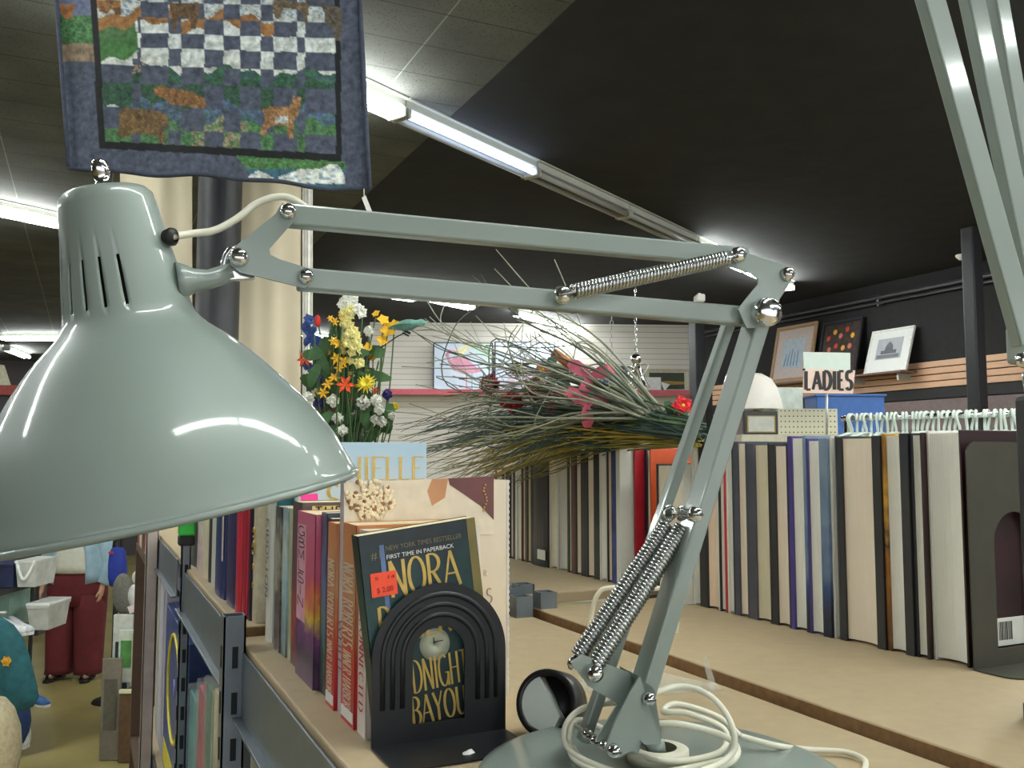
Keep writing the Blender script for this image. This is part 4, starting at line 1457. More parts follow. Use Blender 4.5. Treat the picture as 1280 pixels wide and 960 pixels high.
# bent white wire stand behind the springs
ws = thing('wire_stand', 'small bent ivory wire stand behind the lamp springs', 'wire stand', tuple(onZ(752, 830, ZN)))
zw = lambda px, py: P(px, py, 1.02)
f0, f1 = onZ(735, 800, ZN), onZ(845, 800, ZN)
f0.z += .002; f1.z += .002
sp_ = (f0 - CAM).dot(FW)
pts = [f0, P(741, 760, sp_), P(748, 742, sp_), P(760, 735, sp_), P(800, 735, sp_), P(835, 737, sp_), P(846, 746, sp_), f1]
mb = MB(); mb.tube(smooth(pts, 6), .0032, 8); mb.build('wire', M_cord, ws)
# clear acrylic holder
M_acr = mat('clear_acrylic', (236, 238, 226), .06, var=.01, alpha=.22)
ac = thing('acrylic_holder', 'clear acrylic display holder lying behind the lamp arm', 'display holder', tuple(onZ(800, 850, ZN)))
cz0 = ZN + .0008
g = [onZ(693, 862, cz0), onZ(790, 872, cz0), onZ(905, 862, cz0), onZ(800, 838, cz0)]
mb = MB(); mb.prism(g, (0, 0, .003)); mb.build('base_plate', M_acr, ac)
a, b = onZ(897, 862, cz0), onZ(884, 846, cz0)
za = (a - CAM).dot(FW)
mb = MB(); mb.prism([a, onZ(889, 866, cz0), P(878, 824, za), P(884, 820, za)], (.002, .003, 0)); mb.build('side_fin', M_acr, ac)
a = onZ(716, 850, cz0); za = (a - CAM).dot(FW)
mb = MB(); mb.prism([a, onZ(728, 852, cz0), P(726, 822, za), P(713, 818, za)], (.002, .003, 0)); mb.build('side_fin', M_acr, ac)
# scrap of paper
q = onZ(586, 946, ZN)
mb = MB(); mb.add([q + Vector((-.006, -.001, .0006)), q + Vector((0, -.003, .0006)), q + Vector((.007, .001, .001)), q + Vector((.004, .004, .0045)), q + Vector((-.004, .003, .003)), q + Vector((0, .001, .0052))], [(0, 1, 5), (1, 2, 5), (2, 3, 5), (3, 4, 5), (4, 0, 5), (0, 4, 3, 2, 1)])
tag(mb.build('paper_scrap', M_title_white), 'tiny white paper scrap on the board in front of the bookend', 'scrap')
# green clip on the far post
q = Vector((.185, 1.93, 1.823))
gc = thing('clip', 'bright green plastic clip on top of the far rack post', 'clip', tuple(q))
mb = MB(); mb.box2((.170, 1.912, 1.8225), (.2, 1.948, 1.842), bev=.003); mb.build('base', M_blackrub, gc)
mb = MB(); mb.box2((.170, 1.912, 1.842), (.2, 1.948, 1.870), bev=.004); mb.box2((.174, 1.914, 1.868), (.2, 1.948, 1.91), bev=.004); mb.build('jaw', mat('green_plastic', (52, 200, 70), .4), gc)

# ------------------------------------------------------------------ hanging quilt
ZQ = 2.7
M_quilt = mat_col('quilt_cloth', .85, .45, 55, bump=.15)
qc = [(66, -60), (447, -60), (462, 236), (86, 208)]


def quad(pts, u, v):
    a = (pts[0][0] + (pts[1][0] - pts[0][0]) * u, pts[0][1] + (pts[1][1] - pts[0][1]) * u)
    b = (pts[3][0] + (pts[2][0] - pts[3][0]) * u, pts[3][1] + (pts[2][1] - pts[3][1]) * u)
    return (a[0] + (b[0] - a[0]) * v, a[1] + (b[1] - a[1]) * v)


def inpoly(x, y, poly):
    c = False
    j = len(poly) - 1
    for i in range(len(poly)):
        xi, yi = poly[i]; xj, yj = poly[j]
        if (yi > y) != (yj > y) and x < (xj - xi) * (y - yi) / (yj - yi) + xi:
            c = not c
        j = i
    return c


def qsh(pts):
    return [(60 + x / 3.122, y / 3.122) for x, y in pts]


BEAR1 = qsh([(275, 440), (300, 420), (350, 425), (400, 430), (440, 436), (465, 455), (468, 485), (452, 505), (460, 555), (440, 562), (425, 530), (370, 520), (320, 525), (310, 535), (272, 530), (278, 490)])
BEAR2 = qsh([(415, 345), (435, 333), (475, 345), (520, 350), (570, 362), (612, 385), (618, 415), (595, 424), (540, 415), (480, 405), (455, 385), (418, 372)])
ANT = qsh([(840, 425), (870, 415), (940, 418), (955, 400), (955, 370), (968, 385), (988, 375), (985, 415), (975, 450), (960, 470), (955, 540), (940, 540), (932, 490), (880, 490), (855, 505), (845, 530), (825, 528), (845, 470)])
ANTB = qsh([(885, 455), (935, 452), (940, 480), (890, 482)])
COW1 = qsh([(470, 10), (585, 10), (588, 60), (575, 115), (560, 115), (550, 70), (505, 70), (500, 120), (488, 120), (480, 50)])
COW2 = qsh([(175, 0), (285, 0), (285, 60), (265, 65), (255, 35), (225, 55), (205, 45), (190, 30)])
ELK = qsh([(880, 0), (1020, 10), (1012, 90), (1000, 85), (985, 40), (920, 30), (905, 75), (890, 75), (875, 40)])
ELK2 = qsh([(1062, 10), (1140, 30), (1150, 100), (1140, 160), (1120, 160), (1110, 100), (1085, 110), (1080, 60)])
DEER = qsh([(45, 10), (70, 20), (108, 12), (100, 40), (95, 70), (70, 75), (52, 55)])
MTN = qsh([(780, 690), (820, 665), (860, 680), (905, 715), (900, 690), (985, 660), (1060, 660), (1100, 642), (1130, 640), (1155, 680), (1160, 716), (790, 716)])


def hsh(i, j):
    return ((i * 73856093) ^ (j * 19349663)) % 1000 / 1000.0


denim, dark, snow = (74, 80, 96), (20, 21, 23), (182, 188, 184)
XE = [184, 330, 362, 470, 520, 610, 685, 750, 830, 880, 972, 1003, 1130]
YE = [-120, -60, 0, 62, 122, 180, 250, 320, 415, 500, 580, 640]


def qcol(px, py):
    X, Y = (px - 60) * 3.122, py * 3.122
    lx = 165 + (Y * .06)
    by = 548 + (X - 190) * .056
    rx = 1118 + Y * .01
    inner = lx + 26 < X < rx and Y < by
    border = (lx < X < rx + 22 and Y < by + 30) and not inner
    if inpoly(px, py, DEER): return (150, 100, 60)
    if border and not inpoly(px, py, ELK2):
        return dark
    if inner or inpoly(px, py, ELK2):
        for pl, c in ((ANTB, snow), (ANT, (158, 118, 76)), (BEAR1, (116, 92, 58)), (BEAR2, (136, 96, 56)), (COW1, (104, 80, 54)), (COW2, (134, 96, 58)), (ELK, (112, 96, 74)), (ELK2, (92, 84, 72))):
            if inpoly(px, py, pl):
                f = .8 + .4 * hsh(int(px / 2), int(py / 2))
                return tuple(min(255, q * f * .92) for q in c)
        xi = max(i for i in range(len(XE)) if XE[i] <= max(X, 184))
        sk = Y - (X - 184) * .03
        yi = max(i for i in range(len(YE)) if YE[i] <= max(sk, -120))
        if (xi + yi) % 2 == 0 and not (X < 350 and Y < 230):
            return denim
        v = sk + 18 * math.sin(X * .02) + 12 * math.sin(X * .057)
        n = hsh(int(X / 7), int(Y / 6))
        if v < 45:
            return snow if n > .2 else (120, 140, 160)
        if v < 95: return (146, 104, 62) if X < 880 else snow
        if v < 140: return (70, 104, 64) if X < 340 else (200, 206, 204)
        if v < 215: return (198, 204, 200) if X > 350 else (66, 110, 60)
        if v < 262: return (196, 200, 194)
        if v < 300: return (60, 74, 90) if n > .5 else (150, 128, 104) if X < 420 else (48, 104, 62)
        if v < 400: return (52, 86, 60) if n > .35 else (40, 66, 60)
        if v < 460: return (190, 198, 200) if X < 280 else (80, 96, 128) if n > .3 else (52, 96, 60)
        return (80, 116, 76) if n > .4 else ((150, 130, 110) if 560 < X < 780 else (54, 100, 60))
    # denim border with pieced landscape corners
    if X < lx and Y < 240:
        n = hsh(int(X / 7), int(Y / 6))
        if Y < 60: return (96, 104, 130)
        if Y < 170: return (80, 120, 76) if n > .4 else (50, 96, 56)
        return (130, 112, 92)
    if inpoly(px, py, MTN):
        return (210, 214, 206) if hsh(int(X / 16), int(Y / 9)) > .2 else (150, 170, 186)
    if Y > by + 30 and 735 + (Y - 610) * .75 < X < 1160:
        n = hsh(int(X / 7), int(Y / 6))
        if Y < 660: return (82, 122, 72) if n > .4 else (52, 100, 56)
        return (56, 96, 116)
    return denim


qt = thing('quilt', 'wildlife patchwork quilt with a blue denim border hanging above the lamp', 'quilt', tuple(P(262, 215, ZQ)))
NU, NV = 230, 180
for side in (0, 1):
    mb = MB()
    vs, cols, fs = [], [], []
    for j in range(NV + 1):
        for i in range(NU + 1):
            u, v = i / NU, j / NV
            px, py = quad(qc, u, v)
            py += 2.2 * math.sin(u * 9) * v + 1.6 * math.sin(u * 23 + 1) * v
            z_ = ZQ + .02 * math.sin(u * 7 + 1) * v + .008 * math.sin(u * 19 + v * 3) + .10 * (1 - v) * .3 + .012 * side
            vs.append(P(px, py, z_))
            c = qcol(px, py) if not side else (110, 116, 128)
            if .0 <= (u * 24) % 1 < .0:
                c = dark
            cols.append(lin(c))
    for j in range(NV):
        for i in range(NU):
            a = j * (NU + 1) + i
            fs.append((a, a + 1, a + NU + 2, a + NU + 1))
    mb.add(vs, fs, 0, True)
    mb.col = cols
    mb.build('quilt_top' if not side else 'backing', M_quilt, qt, fix=False)
mb = MB()
edge = [P(*[c + (2.2 * math.sin(u * 9) + 1.6 * math.sin(u * 23 + 1) if n_ else 0) for n_, c in enumerate(quad(qc, u, 1))], ZQ + .02 * math.sin(u * 7 + 1) + .008 * math.sin(u * 19 + 3) + .006) for u in [i / 60 for i in range(61)]]
mb.tube(edge, .008, 6)
mb.tube([P(*quad(qc, 1, v), ZQ + .006 + .03 * (1 - v)) for v in (0, .25, .5, .75, 1)], .007, 6)
mb.tube([P(*quad(qc, 0, v), ZQ + .006 + .03 * (1 - v)) for v in (0, .25, .5, .75, 1)], .007, 6)
mb.build('binding', mat('denim_binding', (62, 68, 84), .85, var=.3, scale=60), qt)
# hanging rod up to the ceiling
a, b = P(60, -62, ZQ + .035), P(454, -62, ZQ + .035)
mb = MB(); mb.cyl(a, b, .012, 12); mb.build('hanging_rod', M_blackrub, qt)
for f in (.15, .85):
    p = a.lerp(b, f)
    mb = MB(); mb.cyl(p, (p.x, p.y, ZC), .003, 6); mb.build('wire', M_cap, qt)
# price tag on a thread
g0 = P(455, 238, ZQ)
tg = MB(); tg.prism([P(452, 247, ZQ), P(457, 244, ZQ), P(465, 264, ZQ), P(460, 268, ZQ)], fh * .002); o = tg.build('price_tag', M_title_white, qt); o['label'] = 'small white tag on a thread'
mb = MB(); mb.tube([P(455, 236, ZQ), P(455, 247, ZQ)], .0015, 5); mb.build('tag_thread', M_title_white, o)

# ------------------------------------------------------------------ column and hanging cream cloth panels
zc = 3.15
q = P(267, 560, zc)
cl = thing('column', 'black round column behind the lamp, between the cream cloth panels', 'column', (q.x, q.y, 0))
mb = MB(); mb.lathe((q.x, q.y, 0), (0, 0, 1), [(0, .095), (.03, .095), (.035, .075), (ZC - .03, .075), (ZC, .085)], 32); mb.build('shaft', mat('black_column', (38, 38, 42), .5), cl)


def cloth(pxs, y0, y1, z, label):
    mb = MB()
    vs, fs = [], []
    nx, ny = 40, 24
    for j in range(ny + 1):
        for i in range(nx + 1):
            u, v = i / nx, j / ny
            px = pxs[0] + (pxs[1] - pxs[0]) * u + (pxs[2] if i == nx else 0) * v
            vs.append(P(px, y0 + (y1 - y0) * v, z + .005 * math.sin(u * 8 + v * 1.5) + .002 * math.sin(u * 19)))
    n = len(vs)
    vs += [p + fh * .004 for p in vs]
    for j in range(ny):
        for i in range(nx):
            a = j * (nx + 1) + i
            fs.append((a, a + 1, a + nx + 2, a + nx + 1))
            fs.append((n + a, n + a + nx + 1, n + a + nx + 2, n + a + 1))
    mb.add(vs, fs, 0, True)
    return mb


M_cream = mat('cream_cloth', (240, 226, 196), .85, var=.04, scale=9)
for pxs, lab in (((150, 240, 0), 'cream cloth panel hanging left of the black column'), ((292, 378, -6), 'cream cloth panel with a white edge hanging right of the black column')):
    t = thing('curtain', lab, 'curtain', tuple(P(sum(pxs[:2]) / 2, 560, zc + .2)), 'cream panels behind the quilt')
    cloth(pxs, 120, 560, zc + .14, lab).build('cloth', M_cream, t)
    if pxs[0] > 200:
        cloth((378, 391, -7), 120, 556, zc + .13, '').build('hem', mat('white_hem', (236, 234, 224), .8), t)
    a, b = P(pxs[0] - 3, 118, zc + .15), P(pxs[1] + (14 if pxs[0] > 200 else 3), 118, zc + .15)
    mb = MB(); mb.cyl(a, b, .014, 10); mb.build('rod', M_blackrub, t)
    mb = MB()
    for f in (.1, .9):
        p = a.lerp(b, f); mb.cyl(p, (p.x, p.y, ZC), .003, 6)
    mb.build('wire', M_cap, t)
# ------------------------------------------------------------------ flowers, grass and twigs
rf = random.Random(11)


def vrand(r, s=1.0):
    return Vector((r.uniform(-s, s), r.uniform(-s, s), r.uniform(-s, s)))


def petals(mb, c, nrm, n, L, W, droop=.3, layers=1, mi=0, seed=0):
    a, b, d = frame(Vector(nrm))
    rr = random.Random(seed)
    for l in range(layers):
        LL = L * (1 - .25 * l)
        for i in range(n):
            an = 2 * math.pi * (i + .5 * l) / n + rr.uniform(-.15, .15)
            o = a * math.cos(an) + b * math.sin(an)
            s = a * -math.sin(an) + b * math.cos(an)
            up = d * (L * (.15 + .25 * l))
            p = [c + up * .2, c + o * LL * .5 + s * W * .5 + up, c + o * LL + up * (1 - droop * 3), c + o * LL * .5 - s * W * .5 + up]
            q = [v - d * L * .06 for v in p]
            mb.add(p + q, [(0, 1, 2, 3), (7, 6, 5, 4), (0, 4, 5, 1), (1, 5, 6, 2), (2, 6, 7, 3), (3, 7, 4, 0)], mi)
    return mb


def ruffle(mb, c, r, n, seed, mi=0):
    rr = random.Random(seed)
    for i in range(n):
        v = vrand(rr).normalized()
        petals(mb, c + v * r * .35, v, 4, r * .7, r * .5, .1, 1, mi, seed + i)


def leafblade(mb, pts, w, nrm):
    """flat tapering blade with thickness along a polyline"""
    pts = [Vector(p) for p in pts]
    n = len(pts)
    vs = []
    for i, p in enumerate(pts):
        d = (pts[min(i + 1, n - 1)] - pts[max(i - 1, 0)]).normalized()
        s = d.cross(nrm).normalized()
        f = w * math.sin(math.pi * min(.98, (i + .35) / n)) * .5 + w * .04
        vs += [p + s * f, p - s * f, p - s * f - nrm * w * .06, p + s * f - nrm * w * .06]
    fs = []
    for i in range(n - 1):
        for k in range(4):
            fs.append((i * 4 + k, i * 4 + (k + 1) % 4, i * 4 + 4 + (k + 1) % 4, i * 4 + 4 + k))
    fs += [(3, 2, 1, 0), tuple(4 * (n - 1) + k for k in range(4))]
    mb.add(vs, fs)


FLW = dict(white=(236, 236, 224), paleyellow=(236, 226, 150), yellow=(236, 184, 40), lemon=(238, 214, 60), orange=(226, 84, 34), red=(206, 46, 36), blue=(66, 92, 158), purple=(62, 52, 122), cream=(226, 214, 170))


def MF(k):
    return mat('petal_' + k, FLW[k], .7, var=.14, scale=60)


M_stem = mat('stem_green', (74, 104, 58), .6, var=.2)
M_leaf = mat('leaf_green', (62, 98, 54), .6, var=.3, scale=40)
ZB = 1.72
bc = P(440, 560, ZB)
bq = thing('flower_bouquet', 'tall mixed bouquet of artificial white, yellow, orange and blue flowers behind the paperbacks', 'flowers', (bc.x, bc.y, ZFL))
mb = MB(); mb.lathe((bc.x, bc.y, ZFL), (0, 0, 1), [(0, .001), (0, .045), (.08, .055), (.16, .058), (.16, .05), (.02, .04), (.02, .001)], 24); mb.build('holder', mat('green_pot', (52, 72, 48), .5), bq)
stem_mb = MB()


def F_(px, py, dz=0.0):
    return P(px, py, ZB + dz)


def stem(p):
    r = Vector((bc.x + rf.uniform(-.02, .02), bc.y + rf.uniform(-.02, .02), ZFL + .05))
    mid = r.lerp(p, .5) + Vector((rf.uniform(-.02, .02), rf.uniform(-.02, .02), .02))
    mb = MB(); mb.tube(smooth([r, mid, p], 5), .0014, 5)
    mb.build('stem', M_stem, bq)


def spikelet(px0, py0, px1, py1, wpx, n, k, dz=0, size=7):
    mb = MB()
    s = ZB / F
    for i in range(n):
        u = i / (n - 1)
        x, y = px0 + (px1 - px0) * u, py0 + (py1 - py0) * u
        c = F_(x + rf.uniform(-1, 1) * wpx / 2 * (.5 + .5 * u), y + rf.uniform(-2, 2), dz + rf.uniform(-.012, .012))
        v = (c - F_(x, y, dz + .01)).normalized()
        petals(mb, c, v - fh * .4, 5, size * s, size * .8 * s, .1, 2, 0, i + int(px0))
    mb.build('flower_spike', MF(k), bq)
    stem(F_(px1, py1, dz))


def bloom(px, py, rpx, k, kind='mum', dz=0, core=None):
    s = ZB / F
    c = F_(px, py, dz)
    v = (-fh + Vector((rf.uniform(-.4, .4), rf.uniform(-.4, .4), rf.uniform(0, .6)))).normalized()
    mb = MB()
    if kind == 'mum':
        ruffle(mb, c, rpx * s, 16, int(px * 7 + py))
    elif kind == 'lily':
        petals(mb, c, v, 6, rpx * s, rpx * .42 * s, .25, 1, 0, int(px))
    elif kind == 'spider':
        petals(mb, c, v, 14, rpx * s, rpx * .2 * s, .1, 2, 0, int(px))
    elif kind == 'orchid':
        petals(mb, c, v, 5, rpx * s, rpx * .85 * s, .15, 1, 0, int(px))
    elif kind == 'bud':
        mb.ball(c, (rpx * .5 * s, rpx * .5 * s, rpx * s), 8)
    mb.build('flower', MF(k), bq)
    stem(c + fh * .004)


spikelet(436, 374, 440, 390, 26, 18, 'white', 0, 9)
spikelet(434, 388, 442, 456, 24, 46, 'paleyellow', -.01, 7)
for a in ((384, 398, 388, 432), (396, 424, 402, 438), (386, 456, 390, 474)):
    spikelet(*a, 13, 10, 'blue', .04, 7)
for x, y, r in ((479, 400, 9), (485, 412, 11), (478, 425, 9), (493, 405, 7), (460, 434, 7), (458, 466, 6), (470, 392, 6)):
    bloom(x, y, r, 'yellow', 'orchid')
for x, y, r in ((419, 402, 6), (413, 398, 5), (423, 430, 8), (417, 426, 7), (421, 448, 9), (430, 453, 8), (424, 460, 7), (418, 472, 8), (410, 480, 8), (404, 491, 8), (428, 393, 6)):
    bloom(x, y, r, 'yellow', 'lily', -.02)
bloom(461, 414, 9, 'white'); bloom(453, 392, 5, 'cream'); bloom(450, 455, 6, 'white')
bloom(458, 480, 14, 'lemon', 'spider', -.03); bloom(432, 481, 13, 'orange', 'lily', -.03); bloom(382, 449, 12, 'orange', 'lily', .02)
bloom(397, 401, 8, 'red', 'bud')
for x, y, r in ((416, 501, 11), (454, 503, 12), (386, 497, 10), (470, 500, 10), (474, 512, 9), (477, 527, 9), (422, 523, 10), (428, 538, 10), (468, 524, 7), (490, 520, 7)):
    bloom(x, y, r, 'white', 'mum', -.02)
for x, y, r in ((400, 504, 10), (484, 493, 9)):
    bloom(x, y, r, 'purple', 'mum')
for x, y, r in ((404, 516, 8), (470, 488, 6), (416, 514, 6)):
    bloom(x, y, r, 'red', 'lily')
bloom(404, 476, 8, 'purple', 'bud', .02)
for (x0, y0, x1, y1) in ((444, 500, 446, 446), (418, 450, 419, 402), (430, 520, 440, 480), (396, 500, 386, 470), (440, 540, 470, 505), (425, 520, 410, 480)):
    mb = MB()
    a, b = F_(x0, y0, .01), F_(x1, y1, .0)
    mb.tube([a, b], .0012, 5)
    s = ZB / F
    for i in range(12):
        u = i / 12
        c = a.lerp(b, u)
        for sg in (-1, 1):
            leafblade(mb, [c, c + RT * sg * (12 - 9 * u) * s * .6 + UP * 3 * s, c + RT * sg * (13 - 9 * u) * s + UP * 5 * s], 4.5 * s, -fh)
    mb.build('fern_leaf', M_leaf, bq)
for x, y, r, k in ((389, 470, 7, 'red'), (395, 490, 8, 'cream'), (440, 468, 8, 'paleyellow'), (447, 440, 7, 'paleyellow'), (428, 440, 7, 'paleyellow'), (466, 446, 7, 'yellow'), (470, 470, 6, 'orange'), (410, 440, 7, 'yellow'), (405, 455, 6, 'white'), (392, 412, 6, 'blue'), (400, 460, 7, 'blue'), (444, 520, 9, 'white'), (458, 540, 9, 'white'), (440, 500, 7, 'red'), (494, 508, 7, 'lemon')):
    bloom(x, y, r, k, 'mum', .01)
for i in range(44):
    x, y = rf.uniform(386, 490), rf.uniform(430, 560)
    c = F_(x, y, rf.uniform(-.02, .03)); d = RT * rf.uniform(-1, 1) + UP * rf.uniform(-.2, 1)
    mb = MB(); leafblade(mb, [c - d * .03, c - d * .01 - fh * .004, c + d * .01 - fh * .004, c + d * .03], .02, -fh); mb.build('leaf', M_leaf, bq)

# small teal bird clipped above the bouquet
M_bird = mat('verdigris_feather', (112, 160, 148), .7, var=.3, scale=90)
bb = P(511, 406, ZB)
bird = thing('artificial_bird', 'small teal-green artificial bird clipped on a wire beside the bouquet', 'bird ornament', tuple(bb))
s = ZB / F
mb = MB()
prof_b = [(-30, 1), (-24, 2.5), (-16, 4), (-8, 6.5), (0, 7.2), (8, 6.5), (14, 4.6), (18, 4.4), (22, 5), (26, 4.2), (29, 1.4), (34, .3)]
dirb = (RT * 1 + UP * .16).normalized()
mb.lathe(bb - dirb * 2 * s, dirb, [(t_ * s * .8, r * s) for t_, r in prof_b], 14)
mb.build('body', M_bird, bird)
for sg in (-1, 1):
    mb = MB(); leafblade(mb, [bb + RT * 8 * s - fh * sg * 5.5 * s, bb - fh * sg * 7.5 * s + UP * s, bb - RT * 12 * s - fh * sg * 5 * s, bb - RT * 22 * s - UP * 2 * s], 10 * s, UP); mb.build('wing', M_bird, bird)
mb = MB(); mb.bar(bb - UP * 6 * s - RT * 8 * s, bb - UP * 11 * s + RT * 2 * s, 3 * s, 3 * s, -fh); mb.bar(bb - UP * 10 * s - RT * 8 * s, bb - UP * 14 * s + RT * 0 * s, 2 * s, 3 * s, -fh); mb.build('clip', M_blackrub, bird)
mb = MB(); mb.tube(smooth([bb - UP * 9 * s - RT * 3 * s, P(490, 425, ZB), P(462, 450, ZB), P(450, 500, ZB), Vector((bc.x + .01, bc.y, ZFL + .03))], 5), .0012, 5); mb.build('wire', M_blackrub, bird)

# dark green and yellow grass lying along the tops of the hardcovers
def blades(name, label, n, root, tips, rad, mt, sag, w, seed, zr=(1.9, 2.4), mid=.35, group=None, stemcol=None):
    rr = random.Random(seed)
    t = thing(name, label, 'dried grass', tuple(root))
    mats_ = mt
    for part, m_ in enumerate(mats_):
        mb = MB()
        for i in range(n // len(mats_)):
            u = rr.random()
            tip = P(tips[0] + rr.uniform(-1, 1) * tips[2], tips[1] + rr.uniform(-1, 1) * tips[3], rr.uniform(*zr))
            r0 = root + vrand(rr, rad)
            d = tip - r0
            f = rr.uniform(.55, 1.0)
            c1 = r0 + d * .3 * f + Vector((0, 0, sag * rr.uniform(.5, 1.4)))
            c2 = r0 + d * .65 * f + Vector((0, 0, sag * rr.uniform(.4, 1.6))) + vrand(rr, .012)
            pts = smooth([r0, c1, c2, r0 + d * f], 5)
            nn = len(pts)
            mb.tube(pts, [w * (1 - .8 * k / nn) for k in range(nn)], 4)
        mb.build('grass_blades', m_, t)['kind'] = 'stuff'
    return t


M_g1 = mat('grass_dark', (38, 58, 48), .6, var=.35); M_g2 = mat('grass_mid', (62, 84, 50), .6, var=.35); M_g3 = mat('grass_teal', (48, 78, 72), .6, var=.3)
M_y1 = mat('grass_yellow', (164, 144, 58), .6, var=.3); M_y2 = mat('grass_olive', (122, 116, 56), .6, var=.3)
root = P(868, 538, 1.36)
blades('grass_bundle', 'bundle of long dark green grass lying along the tops of the hardcovers', 170, root, (520, 552, 45, 22), .014, [M_g1, M_g2, M_g3], .03, .0022, 3)
root2 = P(872, 552, 1.38)
blades('grass_bundle', 'bundle of yellow-olive grass under the dark green bundle on the hardcovers', 120, root2, (548, 598, 40, 22), .008, [M_y1, M_y2], .035, .002, 5, zr=(1.7, 2.1))
blades('grass_bundle', 'thin loose teal-green grass drooping in front of the far hardcovers', 26, P(760, 556, 1.50), (600, 600, 45, 40), .012, [M_g3], .03, .0014, 9, zr=(1.55, 1.75))
mb = MB()
tq = P(827, 534, 1.43)
mb.tube([tq - (P(868, 538, 1.36) - tq).normalized() * .012, tq + (P(868, 538, 1.36) - tq).normalized() * .012], .019, 14)
tag(mb.build('binding_tape', mat('brown_tape', (150, 88, 54), .5)), 'brown tape band binding the grass stems together', 'tape band')

# pale branching twigs fanned out over the grass
tw = thing('twig_bunch', 'spreading bunch of pale grey-green dried twigs on top of the grass', 'dried twigs', tuple(P(825, 520, 1.42)))
M_tw = mat('twig_pale', (150, 152, 132), .8, var=.2); M_tw2 = mat('twig_dark', (84, 92, 76), .8, var=.2)
rr = random.Random(21)
tips = [(590, 344), (620, 312), (618, 336), (655, 378), (505, 408), (540, 420), (560, 452), (566, 470), (560, 490), (575, 500), (590, 520), (600, 470), (615, 440), (632, 410), (640, 430), (680, 395), (700, 415), (716, 430), (550, 500), (530, 528), (560, 540), (585, 553), (600, 560), (650, 440), (612, 455), (575, 442), (585, 425), (600, 500), (625, 500), (646, 400), (520, 405), (545, 470), (665, 420), (690, 440), (610, 540), (595, 395)]
for i, (tx, ty) in enumerate(tips):
    z1 = rr.uniform(1.5, 1.9)
    r0 = P(rr.uniform(800, 835), rr.uniform(512, 526), 1.43)
    tip = P(tx, ty, z1)
    d = tip - r0
    mid1 = r0 + d * .35 + Vector((0, 0, .02 * rr.uniform(.2, 1.2))) + vrand(rr, .012)
    mid2 = r0 + d * .7 + vrand(rr, .02)
    pts = smooth([r0, mid1, mid2, tip], 6)
    nn = len(pts)
    mb = MB()
    mb.tube(pts, [.0026 - .0019 * k / nn for k in range(nn)], 5)
    for b in range(rr.randint(2, 4)):
        k = rr.randint(7, nn - 3)
        q0 = pts[k]
        dd = (pts[k + 1] - pts[k - 1]).normalized()
        e = q0 + (dd + vrand(rr, .55)).normalized() * rr.uniform(.05, .13)
        mb.tube(smooth([q0, q0.lerp(e, .5) + vrand(rr, .006), e], 3), .0009, 4)
    mb.build('twig', M_tw if i % 4 else M_tw2, tw)

rr2 = random.Random(5)
for i in range(30):
    c = Vector((rr2.gauss(650, 55), rr2.gauss(468, 34)))
    a_ = rr2.uniform(0, 6.28); L_ = rr2.uniform(35, 95)
    z1, z2 = rr2.uniform(1.45, 1.7), rr2.uniform(1.45, 1.7)
    p0 = P(c.x - math.cos(a_) * L_, c.y - math.sin(a_) * L_ * .6, z1); p3 = P(c.x + math.cos(a_) * L_, c.y + math.sin(a_) * L_ * .6, z2)
    mid = p0.lerp(p3, .5) + vrand(rr2, .03)
    tail_ = P(790 + rr2.uniform(-20, 20), 512 + rr2.uniform(-8, 8), 1.45)
    end = p3 if (p3 - tail_).length < (p0 - tail_).length else p0
    oth = p0 if end is p3 else p3
    pts = smooth([oth, mid, end, end.lerp(tail_, .6) + vrand(rr2, .012), tail_], 6)
    mb = MB(); mb.tube(pts, [.0008 + .0010 * k / len(pts) for k in range(len(pts))], 4)
    mb.build('twig', M_tw if i % 3 else M_tw2, tw)


# coloured artificial flowers among the twigs
def single(label, px, py, z, rpx, rgb, kind, n=6, name='artificial_flower', tail=None):
    s = z / F
    c = P(px, py, z)
    t = thing(name, label, 'flower', tuple(c), None)
    key = 'petal_%d_%d_%d' % rgb
    m_ = mat(key, rgb, .6, var=.2, scale=60)
    mb = MB()
    v = (-fh + Vector((0, 0, .4))).normalized()
    if kind == 'leafy':
        for i in range(n):
            an = i * 6.28 / n + rf.uniform(-.3, .3) + .4
            o = RT * math.cos(an) + UP * math.sin(an)
            leafblade(mb, [c, c + o * rpx * .4 * s - fh * .004, c + o * rpx * .8 * s - fh * .006, c + o * rpx * s * 1.1], rpx * .56 * s, -fh)
    elif kind == 'ruffle':
        ruffle(mb, c, rpx * s, 18, int(px))
    else:
        petals(mb, c, v, n, rpx * s, rpx * .8 * s, .15, 2, 0, int(px))
    mb.build('petals', m_, t)
    if kind not in ('leafy',):
        mb = MB(); mb.ball(c - fh * rpx * .3 * s, rpx * .16 * s, 8); mb.build('flower_centre', MF('lemon'), t)
    e = tail or P(830, 525, 1.43)
    mb = MB(); mb.tube(smooth([c + fh * .004, c.lerp(e, .5) + Vector((0, 0, .004)), e], 5), .0014, 5); mb.build('stem', M_stem, t)


